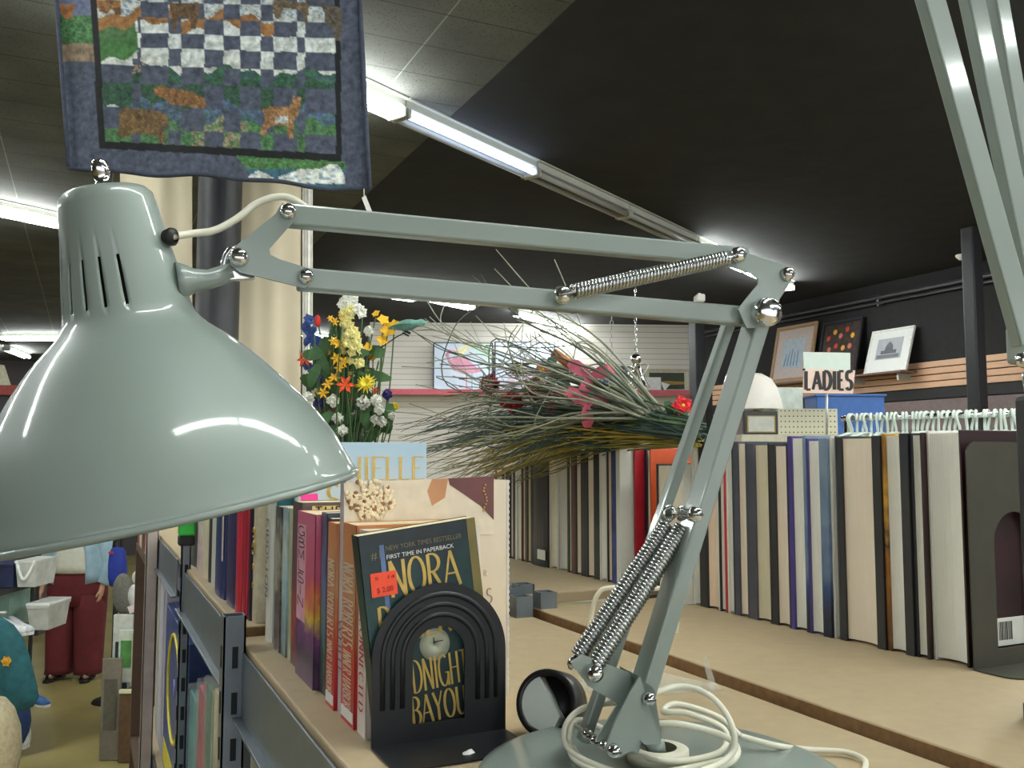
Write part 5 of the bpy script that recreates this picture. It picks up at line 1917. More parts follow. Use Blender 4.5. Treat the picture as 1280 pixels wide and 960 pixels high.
single('bright red artificial orchid beside the lower lamp arm', 853, 507, 1.40, 15, (214, 28, 44), 'open', 5)
single('pink pointed fabric leaf flower, upper of the two in the twigs', 738, 470, 1.5, 29, (206, 100, 122), 'leafy', 3)
single('pink pointed fabric leaf flower, lower of the two in the twigs', 733, 505, 1.49, 27, (200, 90, 114), 'leafy', 3)
single('dark red ruffled flower at the left end of the twigs', 612, 480, 1.75, 17, (150, 40, 56), 'ruffle')
single('dark red ruffled flower just right of the leftmost one in the twigs', 640, 502, 1.7, 20, (160, 30, 50), 'ruffle')
single('dark red ruffled flower deep in the middle of the twigs', 668, 486, 1.68, 20, (150, 34, 52), 'ruffle')
single('dark red ruffled flower low under the twig middle', 690, 512, 1.62, 12, (170, 30, 48), 'ruffle')
single('small red flower low at right under the twigs', 768, 521, 1.5, 10, (190, 30, 46), 'ruffle')
single('small red flower nearest the brown tape band', 800, 517, 1.46, 9, (190, 30, 46), 'ruffle')
single('orange blossom near the top of the twigs', 678, 462, 1.66, 11, (214, 110, 60), 'open', 5)
single('cream blossom at the upper left of the twigs', 646, 462, 1.7, 13, (212, 200, 158), 'ruffle')
single('dark teal fabric leaf behind the orange blossom', 692, 470, 1.68, 22, (50, 92, 84), 'leafy', 5)
single('dark green leaf cluster under the red orchid', 840, 522, 1.41, 20, (44, 76, 44), 'leafy', 4)
t = thing('cinnamon_stick', 'terracotta brown stick poking up out of the twigs', 'stick', tuple(P(705, 450, 1.6)))
mb = MB(); mb.tube([P(692, 441, 1.6), P(722, 462, 1.58)], .0085, 14); mb.tube([P(722, 462, 1.58), P(820, 522, 1.44)], .003, 8); mb.build('stick', mat('terracotta', (178, 110, 68), .7), t)

# ------------------------------------------------------------------ things at the back wall
def onWall(px, py, off=0.1):
    d = ray(px, py)
    q = W0 + bn * off
    return CAM + d * ((q - CAM).dot(bn) / d.dot(bn))


UPZ = Vector((0, 0, 1))
zshelf = zr + .016


def canvas(px0, px1, py0, py1, label, name, framec, art, depth=.03, off=.2, cat='picture', fw=.0):
    a, b = onWall(px0, py1, off), onWall(px1, py1, off)
    a.z = b.z = zshelf
    h = onWall(px0, py0, off).z - zshelf
    w = (b - a).length
    t = thing(name, label, cat, tuple((a + b) / 2))
    mb = MB()
    if fw:
        for (u0, v0, u1, v1) in ((0, 0, w, fw), (0, h - fw, w, h), (0, fw, fw, h - fw), (w - fw, fw, w, h - fw)):
            mb.box(a + bd * (u0 + u1) / 2 + UPZ * (v0 + v1) / 2, (u1 - u0, depth, v1 - v0), (bd, bn, UPZ))
        mb.box(a + bd * w / 2 + UPZ * h / 2 - bn * depth * .3, (w - fw, depth * .3, h - fw), (bd, bn, UPZ))
    else:
        mb.box(a + bd * w / 2 + UPZ * h / 2, (w, depth, h), (bd, bn, UPZ))
    mb.build('frame' if fw else 'canvas', framec, t)
    for (poly, col, lift) in art:
        mb = MB()
        mb.prism([a + bd * (u * w) + UPZ * (v * h) + bn * (depth * (.0 if fw else .5) + lift) for u, v in poly], bn * .002)
        mb.build('artwork', col, t)
    return t


mk = lambda n_, c, **k: mat('art_' + n_, c, .6, **k)
full = [(0.02, .02), (.98, .02), (.98, .98), (.02, .98)]
flam = [(.25, .55), (.35, .72), (.55, .68), (.72, .5), (.85, .42), (.7, .38), (.5, .36), (.35, .42)]
neck = [(.26, .58), (.2, .75), (.28, .86), (.40, .82), (.38, .78), (.30, .8), (.26, .74), (.31, .6)]
canvas(541, 616, 428, 498, 'pale canvas of a pink long-legged bird leaning at the back wall, left of its pair', 'painting', mk('edge_dark', (46, 48, 66)), [
    (full, mk('sky', (206, 218, 236), var=.1, scale=3), .001), ([(.5, .98), (.98, .98), (.98, .6)], mk('pale_green', (196, 224, 212)), .003), ([(.55, .98), (.7, .98), (.45, .7), (.3, .8)], mk('pale_yellow', (232, 226, 190)), .003),
    (flam, mk('pink', (214, 150, 176), var=.2, scale=8), .005), (neck, MATS['art_pink'], .005), ([(.55, .38), (.57, .38), (.57, .05), (.55, .05)], MATS['art_pink'], .005), ([(.64, .38), (.66, .38), (.66, .05), (.64, .05)], mk('blue_leg', (150, 180, 206)), .005)])
canvas(618, 694, 427, 498, 'pale blue canvas with a dark edge leaning right of the pink bird canvas', 'painting', mk('edge_navy', (40, 46, 84)), [
    (full, mk('mist', (196, 206, 232), var=.12, scale=3), .001), ([(.1, .1), (.4, .5), (.8, .4), (.9, .1)], mk('lilac', (200, 180, 206), var=.2, scale=6), .003), ([(.06, .8), (.16, .8), (.16, .94), (.06, .94)], mk('white', (236, 238, 238)), .003)])
canvas(803, 864, 461, 493, 'framed dark green and yellow landscape on the pink-edged shelf', 'framed_picture', mk('frame_beige', (186, 172, 150)), [
    (full, mk('mat_cream', (206, 200, 180)), .004), ([(.14, .16), (.86, .16), (.86, .84), (.14, .84)], mk('land_dark', (54, 62, 44), var=.3, scale=5), .007), ([(.14, .3), (.86, .36), (.86, .46), (.5, .5), (.14, .4)], mk('land_yellow', (160, 132, 56), var=.2), .010)], fw=.04, off=.1)
# blue bin
a = onWall(767, 490, .2); a.z = zshelf
s = (a - CAM).dot(FW) / F
t = thing('plastic_bin', 'dark blue plastic bin on the pink-edged shelf behind the pink flowers', 'bin', tuple(a))
mb = MB(); mb.loft([[a + bd * (sx_ * w_ * s) + bn * (sy_ * .13) + UPZ * h_ for sx_, sy_ in ((-1, -1), (1, -1), (1, 1), (-1, 1))] for w_, h_ in ((14, 0), (16, 26 * s), (18, 26 * s), (18, 31 * s), (15, 31 * s), (13, .02))], smooth=False)
mb.build('tub', mat('blue_plastic', (34, 66, 130), .4), t)
# white box
a = onWall(804, 493, .25); a.z = zshelf; s = (a - CAM).dot(FW) / F
t = thing('cardboard_box', 'white carton with an open flap beneath the chrome chandelier', 'box', tuple(a))
mb = MB(); mb.box(a + UPZ * 9 * s, (42 * s, .16, 18 * s), (bd, bn, UPZ)); mb.build('carton', mat('white_card', (226, 228, 226), .7), t)
mb = MB(); mb.prism([a + bd * 21 * s + UPZ * 12 * s, a + bd * 32 * s + UPZ * 9 * s, a + bd * 25 * s + UPZ * 1 * s], bn * .1); mb.build('flap', MATS['white_card'], t)


def chain(mb, top, bot, r=.012):
    n = max(4, int((top - bot).length / .05))
    for i in range(n):
        c = top.lerp(bot, (i + .5) / n)
        L = (top - bot).length / n * .75
        ax_ = bd if i % 2 else bn
        mb.tube([c + UPZ * (L * .7 * math.cos(g)) + ax_ * (r * math.sin(g)) for g in [k * math.pi / 4 for k in range(8)]], .004, 4, closed=True)


zc2 = 9.0
hub = P(795, 449, zc2)
t = thing('chandelier', 'chrome chandelier with curved arms hanging on a chain near the back wall', 'chandelier', tuple(hub))
topc = Vector((hub.x, hub.y, ZC - .02)); mb = MB(); chain(mb, topc, hub + UPZ * .06); mb.build('chain', M_chrome, t)
mb = MB(); mb.lathe((hub.x, hub.y, ZC - .025), UPZ, [(0, .02), (.01, .06), (.024, .06)], 16); mb.build('canopy', M_chrome, t)
mb = MB(); mb.ball(hub, .055, 14); mb.cyl(hub, hub - UPZ * .1, .02, 10); mb.build('hub', M_chrome, t)
sc_ = zc2 / F
for i in range(5):
    an = i * 2 * math.pi / 5 + .3
    o = RT * math.cos(an) + fh * math.sin(an)
    mb = MB(); mb.tube(smooth([hub - UPZ * .03, hub + o * 6 * sc_ - UPZ * 12 * sc_, hub + o * 11 * sc_ - UPZ * 26 * sc_, hub + o * 17 * sc_ - UPZ * 35 * sc_], 6), .016, 8); mb.build('arm', M_chrome, t)
q = P(765, 455, 10.5)
t = thing('pendant_chain', 'pale hanging chain with a ceiling plate above the blue bin', 'chain', tuple(q))
mb = MB(); chain(mb, Vector((q.x, q.y, ZC - .02)), q, .02); mb.build('chain', M_cap, t)
mb = MB(); mb.lathe((q.x, q.y, ZC - .025), UPZ, [(0, .02), (.01, .12), (.024, .12)], 16); mb.build('ceiling_plate', M_cap, t)
# ceiling camera
q = onZ(874, 366, ZC); 
t = thing('security_camera', 'small white security camera on the black ceiling above the lamp elbow bar', 'camera', (q.x, q.y, ZC - .12))
mb = MB(); mb.cyl((q.x, q.y, ZC), (q.x, q.y, ZC - .03), .02, 10); mb.build('mount', M_title_white, t)
mb = MB(); mb.box((q.x, q.y, ZC - .07), (.10, .2, .09), (RT, fh, UPZ), bev=.02); mb.build('body', M_title_white, t)
q = onZ(1203, 318, ZC)
t = thing('ceiling_sensor', 'small pale disc on the black ceiling beside the black pole at right', 'sensor', (q.x, q.y, ZC - .05))
mb = MB(); mb.lathe((q.x, q.y, ZC), (0, 0, -1), [(0, .06), (.02, .06), (.05, .03), (.05, .001)], 16); mb.build('disc', M_title_white, t)

# ------------------------------------------------------------------ right wall: ledge, pictures, pipes, black poles
M_wht = mat('white_paint', (232, 232, 228), .5)


def onR(px, py, off=0.0):
    return onX(px, py, XR - off)


def wallpic(px0, px1, pytl, pytr, pybl, label, frm, art, tilt=.12, fw=.03, zb=None):
    """picture leaning on the right wall: bottom out from the wall, top against it"""
    bo = .2
    A, B = onR(px0, pybl, bo), onR(px1, pybl, bo)   # A farther (left), B nearer
    zb_ = zb
    A.z = B.z = zb_
    htop = (onR(px0 + 8, pytl, .06).z + onR(px1, pytr, .06).z) / 2 - zb_
    along = Vector((0, -1, 0))
    w = abs(A.y - B.y)
    upv = Vector((.15, 0, htop)).normalized()
    H = math.hypot(.15, htop)
    nrm = upv.cross(along).normalized()
    if nrm.x > 0: nrm = -nrm
    t = thing('framed_picture', label, 'picture', tuple((A + B) / 2))
    mb = MB()
    for (u0, v0, u1, v1) in ((0, 0, w, fw), (0, H - fw, w, H), (0, fw, fw, H - fw), (w - fw, fw, w, H - fw)):
        mb.box(A + along * (u0 + u1) / 2 + upv * (v0 + v1) / 2, (u1 - u0, .025, v1 - v0), (along, nrm, upv))
    mb.box(A + along * w / 2 + upv * H / 2 - nrm * .006, (w - fw, .008, H - fw), (along, nrm, upv))
    mb.build('frame', frm, t)
    for poly, col, lift in art:
        mb = MB(); mb.prism([A + along * (u * w) + upv * (v * H) + nrm * (.0 + lift) for u, v in poly], nrm * .002); mb.build('artwork', col, t)
    return t


zled = onR(1100, 467, .12).z
t = thing('wall_ledge', 'thin ledge on brackets holding the leaning pictures on the right wall', 'ledge', (XR - .13, onR(1060, 470, .1).y, zled))
ya, yb_ = onR(1140, 466, .1).y, onR(950, 480, .1).y
mb = MB(); mb.box2((XR - .26, ya, zled - .02), (XR - .031, yb_, zled)); mb.build('ledge_board', mat('ledge_brown', (120, 92, 76), .6), t)
for f in (.04, .3, .6, .9):
    y_ = ya + (yb_ - ya) * f
    mb = MB(); mb.box2((XR - .2, y_ - .012, zled - .09), (XR - .031, y_ + .012, zled - .021)); mb.build('bracket', M_cap, t)
inset = lambda a: [(a, a), (1 - a, a), (1 - a, 1 - a), (a, 1 - a)]
zl = zled + .001
wallpic(962, 1012, 412, 402, 474, 'pale picture of blue branches in a tan wooden frame leaning on the right wall ledge', mk('frame_tan', (176, 140, 106)), [(inset(.07), mk('mat_pinkish', (206, 190, 186), var=.05), .002), (inset(.24), mk('pale_blue', (190, 202, 214), var=.1, scale=20), .005)] +
        [([(.3 + .08 * i, .28), (.33 + .08 * i, .28), (.36 + .07 * i, .5 + .04 * (i % 3)), (.34 + .07 * i, .5 + .04 * (i % 3))], mk('twig_blue', (120, 150, 186)), .008) for i in range(5)] , zb=zl, fw=.035)
wallpic(1019, 1069, 405, 397, 462, 'dark picture of red and yellow flowers in a black frame on the right wall ledge', mk('frame_black', (30, 30, 36)), [(inset(.07), mk('floral_dark', (56, 40, 34), var=.6, scale=20), .002)] +
        [([(x + .05 * math.cos(g), y + .05 * math.sin(g)) for g in [k * 1.05 for k in range(6)]], (mk('fl_red', (190, 60, 40)), mk('fl_yellow', (224, 170, 60)), mk('fl_pink', (206, 120, 100)))[i % 3], .005) for i, (x, y) in enumerate([(.2, .7), (.35, .8), (.5, .72), (.65, .82), (.8, .7), (.25, .5), (.42, .55), (.6, .5), (.76, .52), (.35, .3), (.55, .3), (.7, .34), (.2, .28)])], zb=zl)
dome = [(.32, .42), (.68, .42), (.68, .5), (.6, .5), (.58, .6), (.54, .66), (.5, .7), (.46, .66), (.42, .6), (.4, .5), (.32, .5)]
wallpic(1080, 1133, 414, 410, 463, 'white matted picture of a grey domed building leaning on the right wall ledge', M_wht, [(inset(.03), mk('mat_white', (236, 236, 232), var=.02), .002), ([(.2, .3), (.8, .3), (.8, .78), (.2, .78)], mk('grey_sky', (176, 178, 186), var=.1, scale=10), .005), (dome, mk('grey_dome', (96, 96, 104)), .008), ([(.24, .32), (.76, .32), (.76, .4), (.24, .4)], mk('grey_ground', (120, 120, 124)), .008)], zb=zl, fw=.02)
for dz, r_, lab in ((.10, .022, 'upper metal conduit pipe along the top of the right wall'), (.16, .014, 'lower thin cable run along the top of the right wall')):
    z_ = onR(1180, 343, .05).z - dz
    mb = MB(); mb.cyl((XR - .05, -2, z_), (XR - .05, W1.y - .3, z_), r_, 10)
    for k in range(5):
        mb.box((XR - .03, 1 + k * 2.0, z_), (.055, .03, .06))
    t = thing('conduit_pipe', lab, 'pipe', (XR - .05, 4, z_)); mb.build('pipe', mat('grey_conduit', (92, 92, 96), .4, metal=.5), t)
for px, z_, r_, lab in ((1222, 7.2, .055, 'black square pole standing at right before the peach slat wall'), (872, 11.0, .07, 'black square pole in the back corner left of the right wall')):
    q = P(px, 500, z_)
    t = thing('pole', lab, 'pole', (q.x, q.y, 0))
    mb = MB(); mb.box2((q.x - r_, q.y - r_, 0), (q.x + r_, q.y + r_, ZC - .005), bev=.01); mb.build('shaft', MATS['black_column'], t)
    mb = MB(); mb.box2((q.x - r_ * 1.8, q.y - r_ * 1.8, 0), (q.x + r_ * 1.8, q.y + r_ * 1.8, .02)); mb.build('base_plate', MATS['black_column'], t)
# ------------------------------------------------------------------ the rack department at right, seen over the hardcovers
M_peg = mat_stripe('pegboard', (198, 194, 170), (198, 194, 170), 'Z', .5, .001, rough=.6, var=.03)
zg = 4.2
gA, gB = P(930, 540, zg), P(1114, 540, zg)
zdeck = P(980, 543, zg).z
gt = thing('display_gondola', 'tall beige display gondola with a pegboard end under the ladies sign', 'display stand', ((gA.x + gB.x) / 2, (gA.y + gB.y) / 2, 0))
gd = (gB - gA); gd.z = 0; gw = gd.length; gd.normalize(); gn = Vector((-gd.y, gd.x, 0))
if gn.dot(fh) < 0: gn = -gn
c = (gA + gB) / 2 + gn * .3
mb = MB(); mb.box((c.x, c.y, zdeck / 2), (gw + .02, .6, zdeck), (gd, gn, UPZ)); mb.build('body', mat('gondola_beige', (186, 180, 158), .6), gt)
pA, pB = P(972, 539, zg + .25), P(1046, 539, zg + .25)
ztop_ = P(1000, 511, zg + .25).z
mb = MB(); pc = (pA + pB) / 2
mb.box((pc.x, pc.y, (zdeck + ztop_) / 2), ((pB - pA).length, .03, ztop_ - zdeck), (gd, gn, UPZ)); pb_ = mb.build('pegboard', M_peg, gt)
mb = MB()
nxh, nzh = 14, 5
for i in range(nxh):
    for j in range(nzh):
        p = pA.lerp(pB, (i + .7) / (nxh + .4)); p.z = zdeck + (ztop_ - zdeck) * (j + .6) / nzh
        mb.lathe(p - gn * .0152, -gn, [(0, .0034), (.0006, .0034), (.0006, .0001)], 8)
hl = mb.build('peg_holes', mat('hole_dark', (70, 66, 58), .9), pb_); hl['kind'] = 'stuff'
# framed picture lying against it
def simple_box(name, label, cat, px0, px1, py0, py1, z, m_, depth=.05, parts=None, zbase=None, part='body', taper=1.0):
    a, b = P(px0, py1, z), P(px1, py1, z)
    zb_ = a.z if zbase is None else zbase
    a.z = b.z = zb_
    h = P(px0, py0, z).z - zb_
    w = (b - a).length
    c = (a + b) / 2
    t = thing(name, label, cat, tuple(c))
    mb = MB()
    mb.box(c + UPZ * h / 2 + fh * depth / 2, (w, depth, h), (RT, fh, UPZ), bev=min(.004, depth * .2))
    mb.build(part, m_, t)
    return t, c, w, h


t, c, w, h = simple_box('framed_picture', 'black framed picture with a gilt inner edge standing in front of the beige pegboard', 'picture', 930, 973, 514, 540, zg + .06, mat('frame_black2', (34, 34, 36), .5), .03, zbase=zdeck + .001, part='frame')
for k, (f, m_) in enumerate(((.82, mat('gilt', (150, 124, 70), .4, metal=.3)), (.74, mat('print_grey', (176, 176, 166), .6)))):
    mb = MB(); mb.box(c + UPZ * h * .45 - fh * .002 * (k + 1), (w * f, .003, h * (f - .1)), (RT, fh, UPZ)); mb.build(('inner_edge', 'artwork')[k], m_, t)
zc4 = ztop_
t, c, w, h = simple_box('foam_board', 'pale mint-white board standing left of the ladies sign', 'board', 953, 1004, 484, 513, zg + .45, mat('mint_board', (208, 218, 210), .7), .03, zbase=zdeck + .002)
t, c, w, h = simple_box('plastic_tub', 'bright blue plastic tub behind the ladies sign', 'tub', 1021, 1106, 494, 512, zg + .6, mat('bright_blue', (38, 88, 158), .4), .2, zbase=zdeck + .002)
mb = MB(); mb.box(c + UPZ * h + fh * .1, (w + .02, .22, .012), (RT, fh, UPZ), bev=.003); mb.build('rim', MATS['bright_blue'], t)
# white domed lamp
q = P(945, 512, zg + .5)
t = thing('table_lamp', 'lamp with a white domed shade half hidden behind the lower lamp arm', 'lamp', (q.x, q.y, zdeck + .001))
s = (zg + .5) / F
mb = MB(); mb.lathe((q.x, q.y, zdeck + .001), UPZ, [(0, .001), (0, .06), (.02, .055), (.03, .012), (.14, .012)], 20); mb.build('base', MATS['gilt'], t)
zt_ = P(945, 466, zg + .5).z; zb_ = P(945, 512, zg + .5).z
mb = MB(); mb.lathe((q.x, q.y, zt_), -UPZ, [(0, .001), (.004, 8 * s), (8 * s, 20 * s), (20 * s, 27 * s), (34 * s, 31 * s), (zt_ - zb_, 33 * s)], 28); mb.build('shade', mat('opal_white', (236, 228, 218), .5, var=.02), t)
# ladies sign
zs_ = zg + .1
SG = lambda px, py: P(px, py, zs_)
sg = thing('sign', 'white and pink card sign on a thin post reading ladies in black capitals', 'sign', (SG(1034, 540).x, SG(1034, 540).y, zdeck))
mb = MB(); mb.prism([SG(1003, 491), SG(1066, 492), SG(1069, 463), SG(1005, 461)], fh * .004); mb.build('card', mat('pink_card', (236, 206, 192), .7, var=.05), sg)
mb = MB(); mb.prism([SG(1005, 461), SG(1063, 463), SG(1063, 441), SG(1004, 440)], fh * .004); mb.build('card', mat('mint_card', (214, 226, 216), .7, var=.03), sg)
o = SG(1006, 487) - fh * .001; exs = (SG(1064, 487) - SG(1006, 487)).normalized(); hs = (SG(1006, 464) - SG(1006, 487)).length
lettering(MB(), 'LADIES', o, exs, UP, hs, thick=.2, thin=.13, gap=.14, width=(SG(1065, 487) - SG(1006, 487)).length, lift=.001).build('sign_lettering', mat('sign_black', (46, 44, 44), .7), sg)
mb = MB(); mb.cyl(SG(1034, 492) + fh * .006, Vector((SG(1034, 540).x, SG(1034, 540).y, zdeck)) + fh * .006, .006, 8); mb.build('post', M_cap, sg)
mb = MB(); mb.box(SG(1005, 462), (.01, .008, .01), (RT, fh, UPZ)); mb.box(SG(1063, 464), (.02, .008, .012), (RT, fh, UPZ)); mb.build('clip', M_blackrub, sg)

# clothes rail with hangers
zr0, zr1 = 4.3, 3.5
ra, rb = P(1052, 521, zr0 - .3), P(1290, 519, zr1)
ra.z = rb.z = (ra.z + rb.z) / 2
rail = thing('clothes_rail', 'chrome clothes rail running right from the beige pegboard gondola', 'clothes rail', ((ra.x + rb.x) / 2, (ra.y + rb.y) / 2, 0))
mb = MB(); mb.cyl(ra, rb, .012, 12); mb.build('rail', M_chrome, rail)
for f in (.03, .97):
    q = ra.lerp(rb, f); mb = MB(); mb.cyl((q.x, q.y, 0), (q.x, q.y, q.z - .0125), .014, 12); mb.build('upright', M_chrome, rail)
    mb = MB(); mb.lathe((q.x, q.y, 0), UPZ, [(0, .001), (0, .16), (.012, .16), (.02, .03), (.02, .001)], 20); mb.build('foot', M_blackrub, rail)
M_hang = mat('hanger_mint', (222, 232, 222), .35, var=.04); M_hangc = mat('hanger_clear', (176, 190, 184), .2, var=.05)
dr = (rb - ra).normalized()
pr_ = Vector((-dr.y, dr.x, 0))


def hanger_mesh():
    r = .021
    hook = [(r * math.cos(a), r * math.sin(a)) for a in [math.radians(200 - i * 20) for i in range(13)]]
    pts = [(x, 0, z) for x, z in hook] + [(.0, 0, -.045), (0, 0, -.062)]
    mb = MB(); mb.tube([Vector(p) for p in pts], .0058, 7)
    sh = MB(); sh.tube(smooth([(-.2, 0, -.135), (-.12, 0, -.09), (0, 0, -.062), (.12, 0, -.09), (.2, 0, -.135)], 5), .006, 7)
    sh.tube([(-.2, 0, -.135), (.2, 0, -.135)], .005, 7)
    return mb, sh


hk, shd = hanger_mesh()
rr = random.Random(4)
proto = None
words_n = ['first', 'second', 'third', 'fourth', 'fifth', 'sixth', 'seventh', 'eighth', 'ninth', 'tenth', 'eleventh', 'twelfth', 'thirteenth', 'fourteenth', 'fifteenth', 'sixteenth', 'seventeenth', 'eighteenth', 'nineteenth', 'twentieth',
           'twenty-first', 'twenty-second', 'twenty-third', 'twenty-fourth', 'twenty-fifth', 'twenty-sixth', 'twenty-seventh', 'twenty-eighth', 'twenty-ninth', 'thirtieth', 'thirty-first', 'thirty-second', 'thirty-third', 'thirty-fourth']
NH_ = 34
hm = None
for i in range(NH_):
    f = .035 + .93 * (i + rr.uniform(-.25, .25)) / (NH_ - 1) if 0 < i < NH_ - 1 else (.05 if i == 0 else .95)
    q = ra.lerp(rb, min(.96, max(.045, f)))
    q.z += -.021 + .0125 + .0045
    ang = math.atan2(pr_.y, pr_.x) + rr.uniform(-.35, .35) + (math.pi if rr.random() < .3 else 0)
    if proto is None:
        proto = bpy.data.objects.new('clothes_hanger', None); COL.objects.link(proto); WL[proto] = Vector((0, 0, 0))
        h1 = hk.build('hook', M_hang, proto); h2 = shd.build('shoulder_bar', M_hang, proto)
        o = proto
    else:
        o = proto.copy(); COL.objects.link(o)
        for ch in (h1, h2):
            cpy = ch.copy(); COL.objects.link(cpy); cpy.parent = o
    o.location = q
    o.rotation_euler = (0, 0, ang)
    o.empty_display_size = .05
    tag(o, 'pale mint plastic hanger on the chrome rail, %s from the pegboard end' % words_n[i], 'hanger', 'hangers on the clothes rail')

# ------------------------------------------------------------------ aisle: goods on the lower shelves beside and behind the near post
def shelfbox(name, label, cat, px0, px1, ytop, X, zbase, m_, w=.2, part='body', ytopb=None):
    """upright item facing the aisle: its aisle face spans px0 (far) to px1 (near) on the plane x = X"""
    y0, y1 = onX(px1, 800, X).y, onX(px0, 800, X).y
    zt = onX((px0 + px1) / 2, ytop, X).z
    t = thing(name, label, cat, (X + w / 2, (y0 + y1) / 2, zbase))
    mb = MB(); mb.box2((X, y0, zbase + .001), (X + w, y1, zt), bev=.003); mb.build(part, m_, t)
    return t, y0, y1, zt


M_gblue = mat('game_blue', (46, 68, 130), .35, var=.25, scale=12)
t, y0, y1, zt = shelfbox('game_box', 'tall dark blue game box with a yellow-ringed oval on its end', 'game box', 207, 236, 779, .20, 1.22, M_gblue, .28)
yc_, zc_ = (y0 + y1) / 2, 1.22 + (zt - 1.22) * .62
mb = MB(); mb.tube([Vector((.198, yc_ + (y1 - y0) * .26 * math.cos(a), zc_ + (zt - 1.22) * .30 * math.sin(a))) for a in [k * math.pi / 16 for k in range(32)]], .004, 6, closed=True); mb.build('oval_ring', mat('game_yellow', (222, 206, 60), .4), t)
mb = MB(); mb.lathe((.1995, yc_, zc_), (-1, 0, 0), [(0, .02), (.0012, .02), (.0012, .0001)], 20); mb.build('printed_emblem', mat('game_lilac', (130, 130, 190), .5, var=.4, scale=60), t)
mb = MB(); mb.box2((.1985, y0 + .01, 1.235), (.1998, y1 - .03, 1.29)); mb.build('yellow_label', MATS['game_yellow'], t)
t, y0, y1, zt2 = shelfbox('game_box', 'thin crinkled blue box lying on the tall game box', 'game box', 212, 240, 771, .22, zt + .0005, mat('game_blue2', (70, 84, 150), .3, var=.4, scale=40), .2)
t, y0, y1, zt = shelfbox('panel', 'plain lilac-white panel standing behind the blue game box', 'panel', 199, 206.5, 699, .20, 1.22, mat('lilac_white', (190, 186, 200), .7, var=.03), .34)
t, y0, y1, zt = shelfbox('framed_picture', 'grey framed picture edge standing left of the lilac panel', 'picture', 195.5, 198.7, 701, .20, 1.22, mat('grey_frame', (170, 170, 160), .5), .3, 'frame')
for px0, px1, yt, rgb, lab in ((170, 175, 655, (206, 190, 150), 'cream spined book on the far aisle shelf left of the beige upright'), (175.3, 180, 655, (120, 40, 50), 'maroon spined book on the far aisle shelf left of the beige upright'),
                               (164, 169.7, 660, (86, 60, 50), 'dark brown spined book on the far aisle shelf left of the beige upright')):
    y0, y1 = onX(px1, 800, .2).y, onX(px0, 800, .2).y
far_t = thing('bookcase', 'brown bookcase beyond the beige upright carrying thick albums', 'bookcase', (.39, 3.55, 0))
for nm_, lo_, hi_ in (('top_board', (.187, 3.2, 1.635), (.6, 3.9, 1.66)), ('side_panel', (.187, 3.2, 0), (.6, 3.222, 1.634)), ('side_panel', (.187, 3.878, 0), (.6, 3.9, 1.634)), ('shelf_board', (.187, 3.223, .9), (.6, 3.877, .92)), ('shelf_board', (.187, 3.223, .3), (.6, 3.877, .32)), ('back_panel', (.585, 3.223, .0), (.6, 3.877, 1.634))):
    mb = MB(); mb.box2(lo_, hi_); mb.build(nm_, mat('bookcase_brown', (92, 70, 54), .6), far_t)
k = 0
rr = random.Random(8)
y_ = 3.25
cols = [(206, 190, 150), (120, 40, 50), (86, 60, 50), (212, 204, 180), (150, 50, 56), (60, 66, 90), (196, 180, 140), (110, 90, 70)]
names_c = ['cream', 'maroon', 'dark brown', 'ivory', 'brick red', 'slate blue', 'straw', 'umber']
while y_ < 3.74 and k < 8:
    th = rr.uniform(.10, .15)
    t = thing('binder', '%s spined thick album on the far shelf beyond the beige upright' % names_c[k], 'album', (.3, y_ + th / 2, 1.661))
    mb = MB(); mb.box2((.19, y_, 1.661), (.42, y_ + th, 1.661 + rr.uniform(.27, .33)), bev=.006); mb.build('cover', mat('binder_%d' % k, cols[k], .6), t)
    y_ += th + .004; k += 1
# bagged prints on the shelf between the two posts
M_bag = mat('clear_bag', (225, 228, 226), .12, var=.03, alpha=.2)
bagcol = [((80, 150, 150), 'teal'), ((170, 50, 80), 'crimson'), ((70, 120, 96), 'green'), ((196, 184, 150), 'buff'), ((120, 40, 50), 'dark red'), ((52, 56, 64), 'black')]
edges = [232, 243, 252, 262, 271, 279, 286]
for i in range(6):
    y0, y1 = onX(edges[i + 1] - .4, 900, .19).y, onX(edges[i], 900, .19).y
    zt = onX((edges[i] + edges[i + 1]) / 2, 866 - 3 * (i % 3) + (6 if i == 0 else 0), .19).z
    t = thing('bagged_print', '%s print in a clear plastic sleeve among the bagged stack beside the near post' % bagcol[i][1], 'bagged print', (.3, (y0 + y1) / 2, 1.14), 'bagged prints on the aisle shelf')
    mb = MB(); mb.box2((.196, y0 + .002, 1.142), (.46, y1 - .002, zt), bev=.003); mb.build('print', mat('print_' + bagcol[i][1].replace(' ', '_'), bagcol[i][0], .5, var=.3, scale=20), t)
    mb = MB(); mb.box2((.192, y0 + .0005, 1.141), (.464, y1 - .0005, zt + .012), bev=.003)
    if i > 3: mb.prism([(.2, y0 + .002, zt + .012), (.3, y0 + .003, zt + .06 + .01 * (i % 2)), (.34, y1 - .003, zt + .05), (.4, y0 + .004, zt + .012)], (0, (y1 - y0) * .6, 0))
    mb.build('plastic_sleeve', M_bag, t)
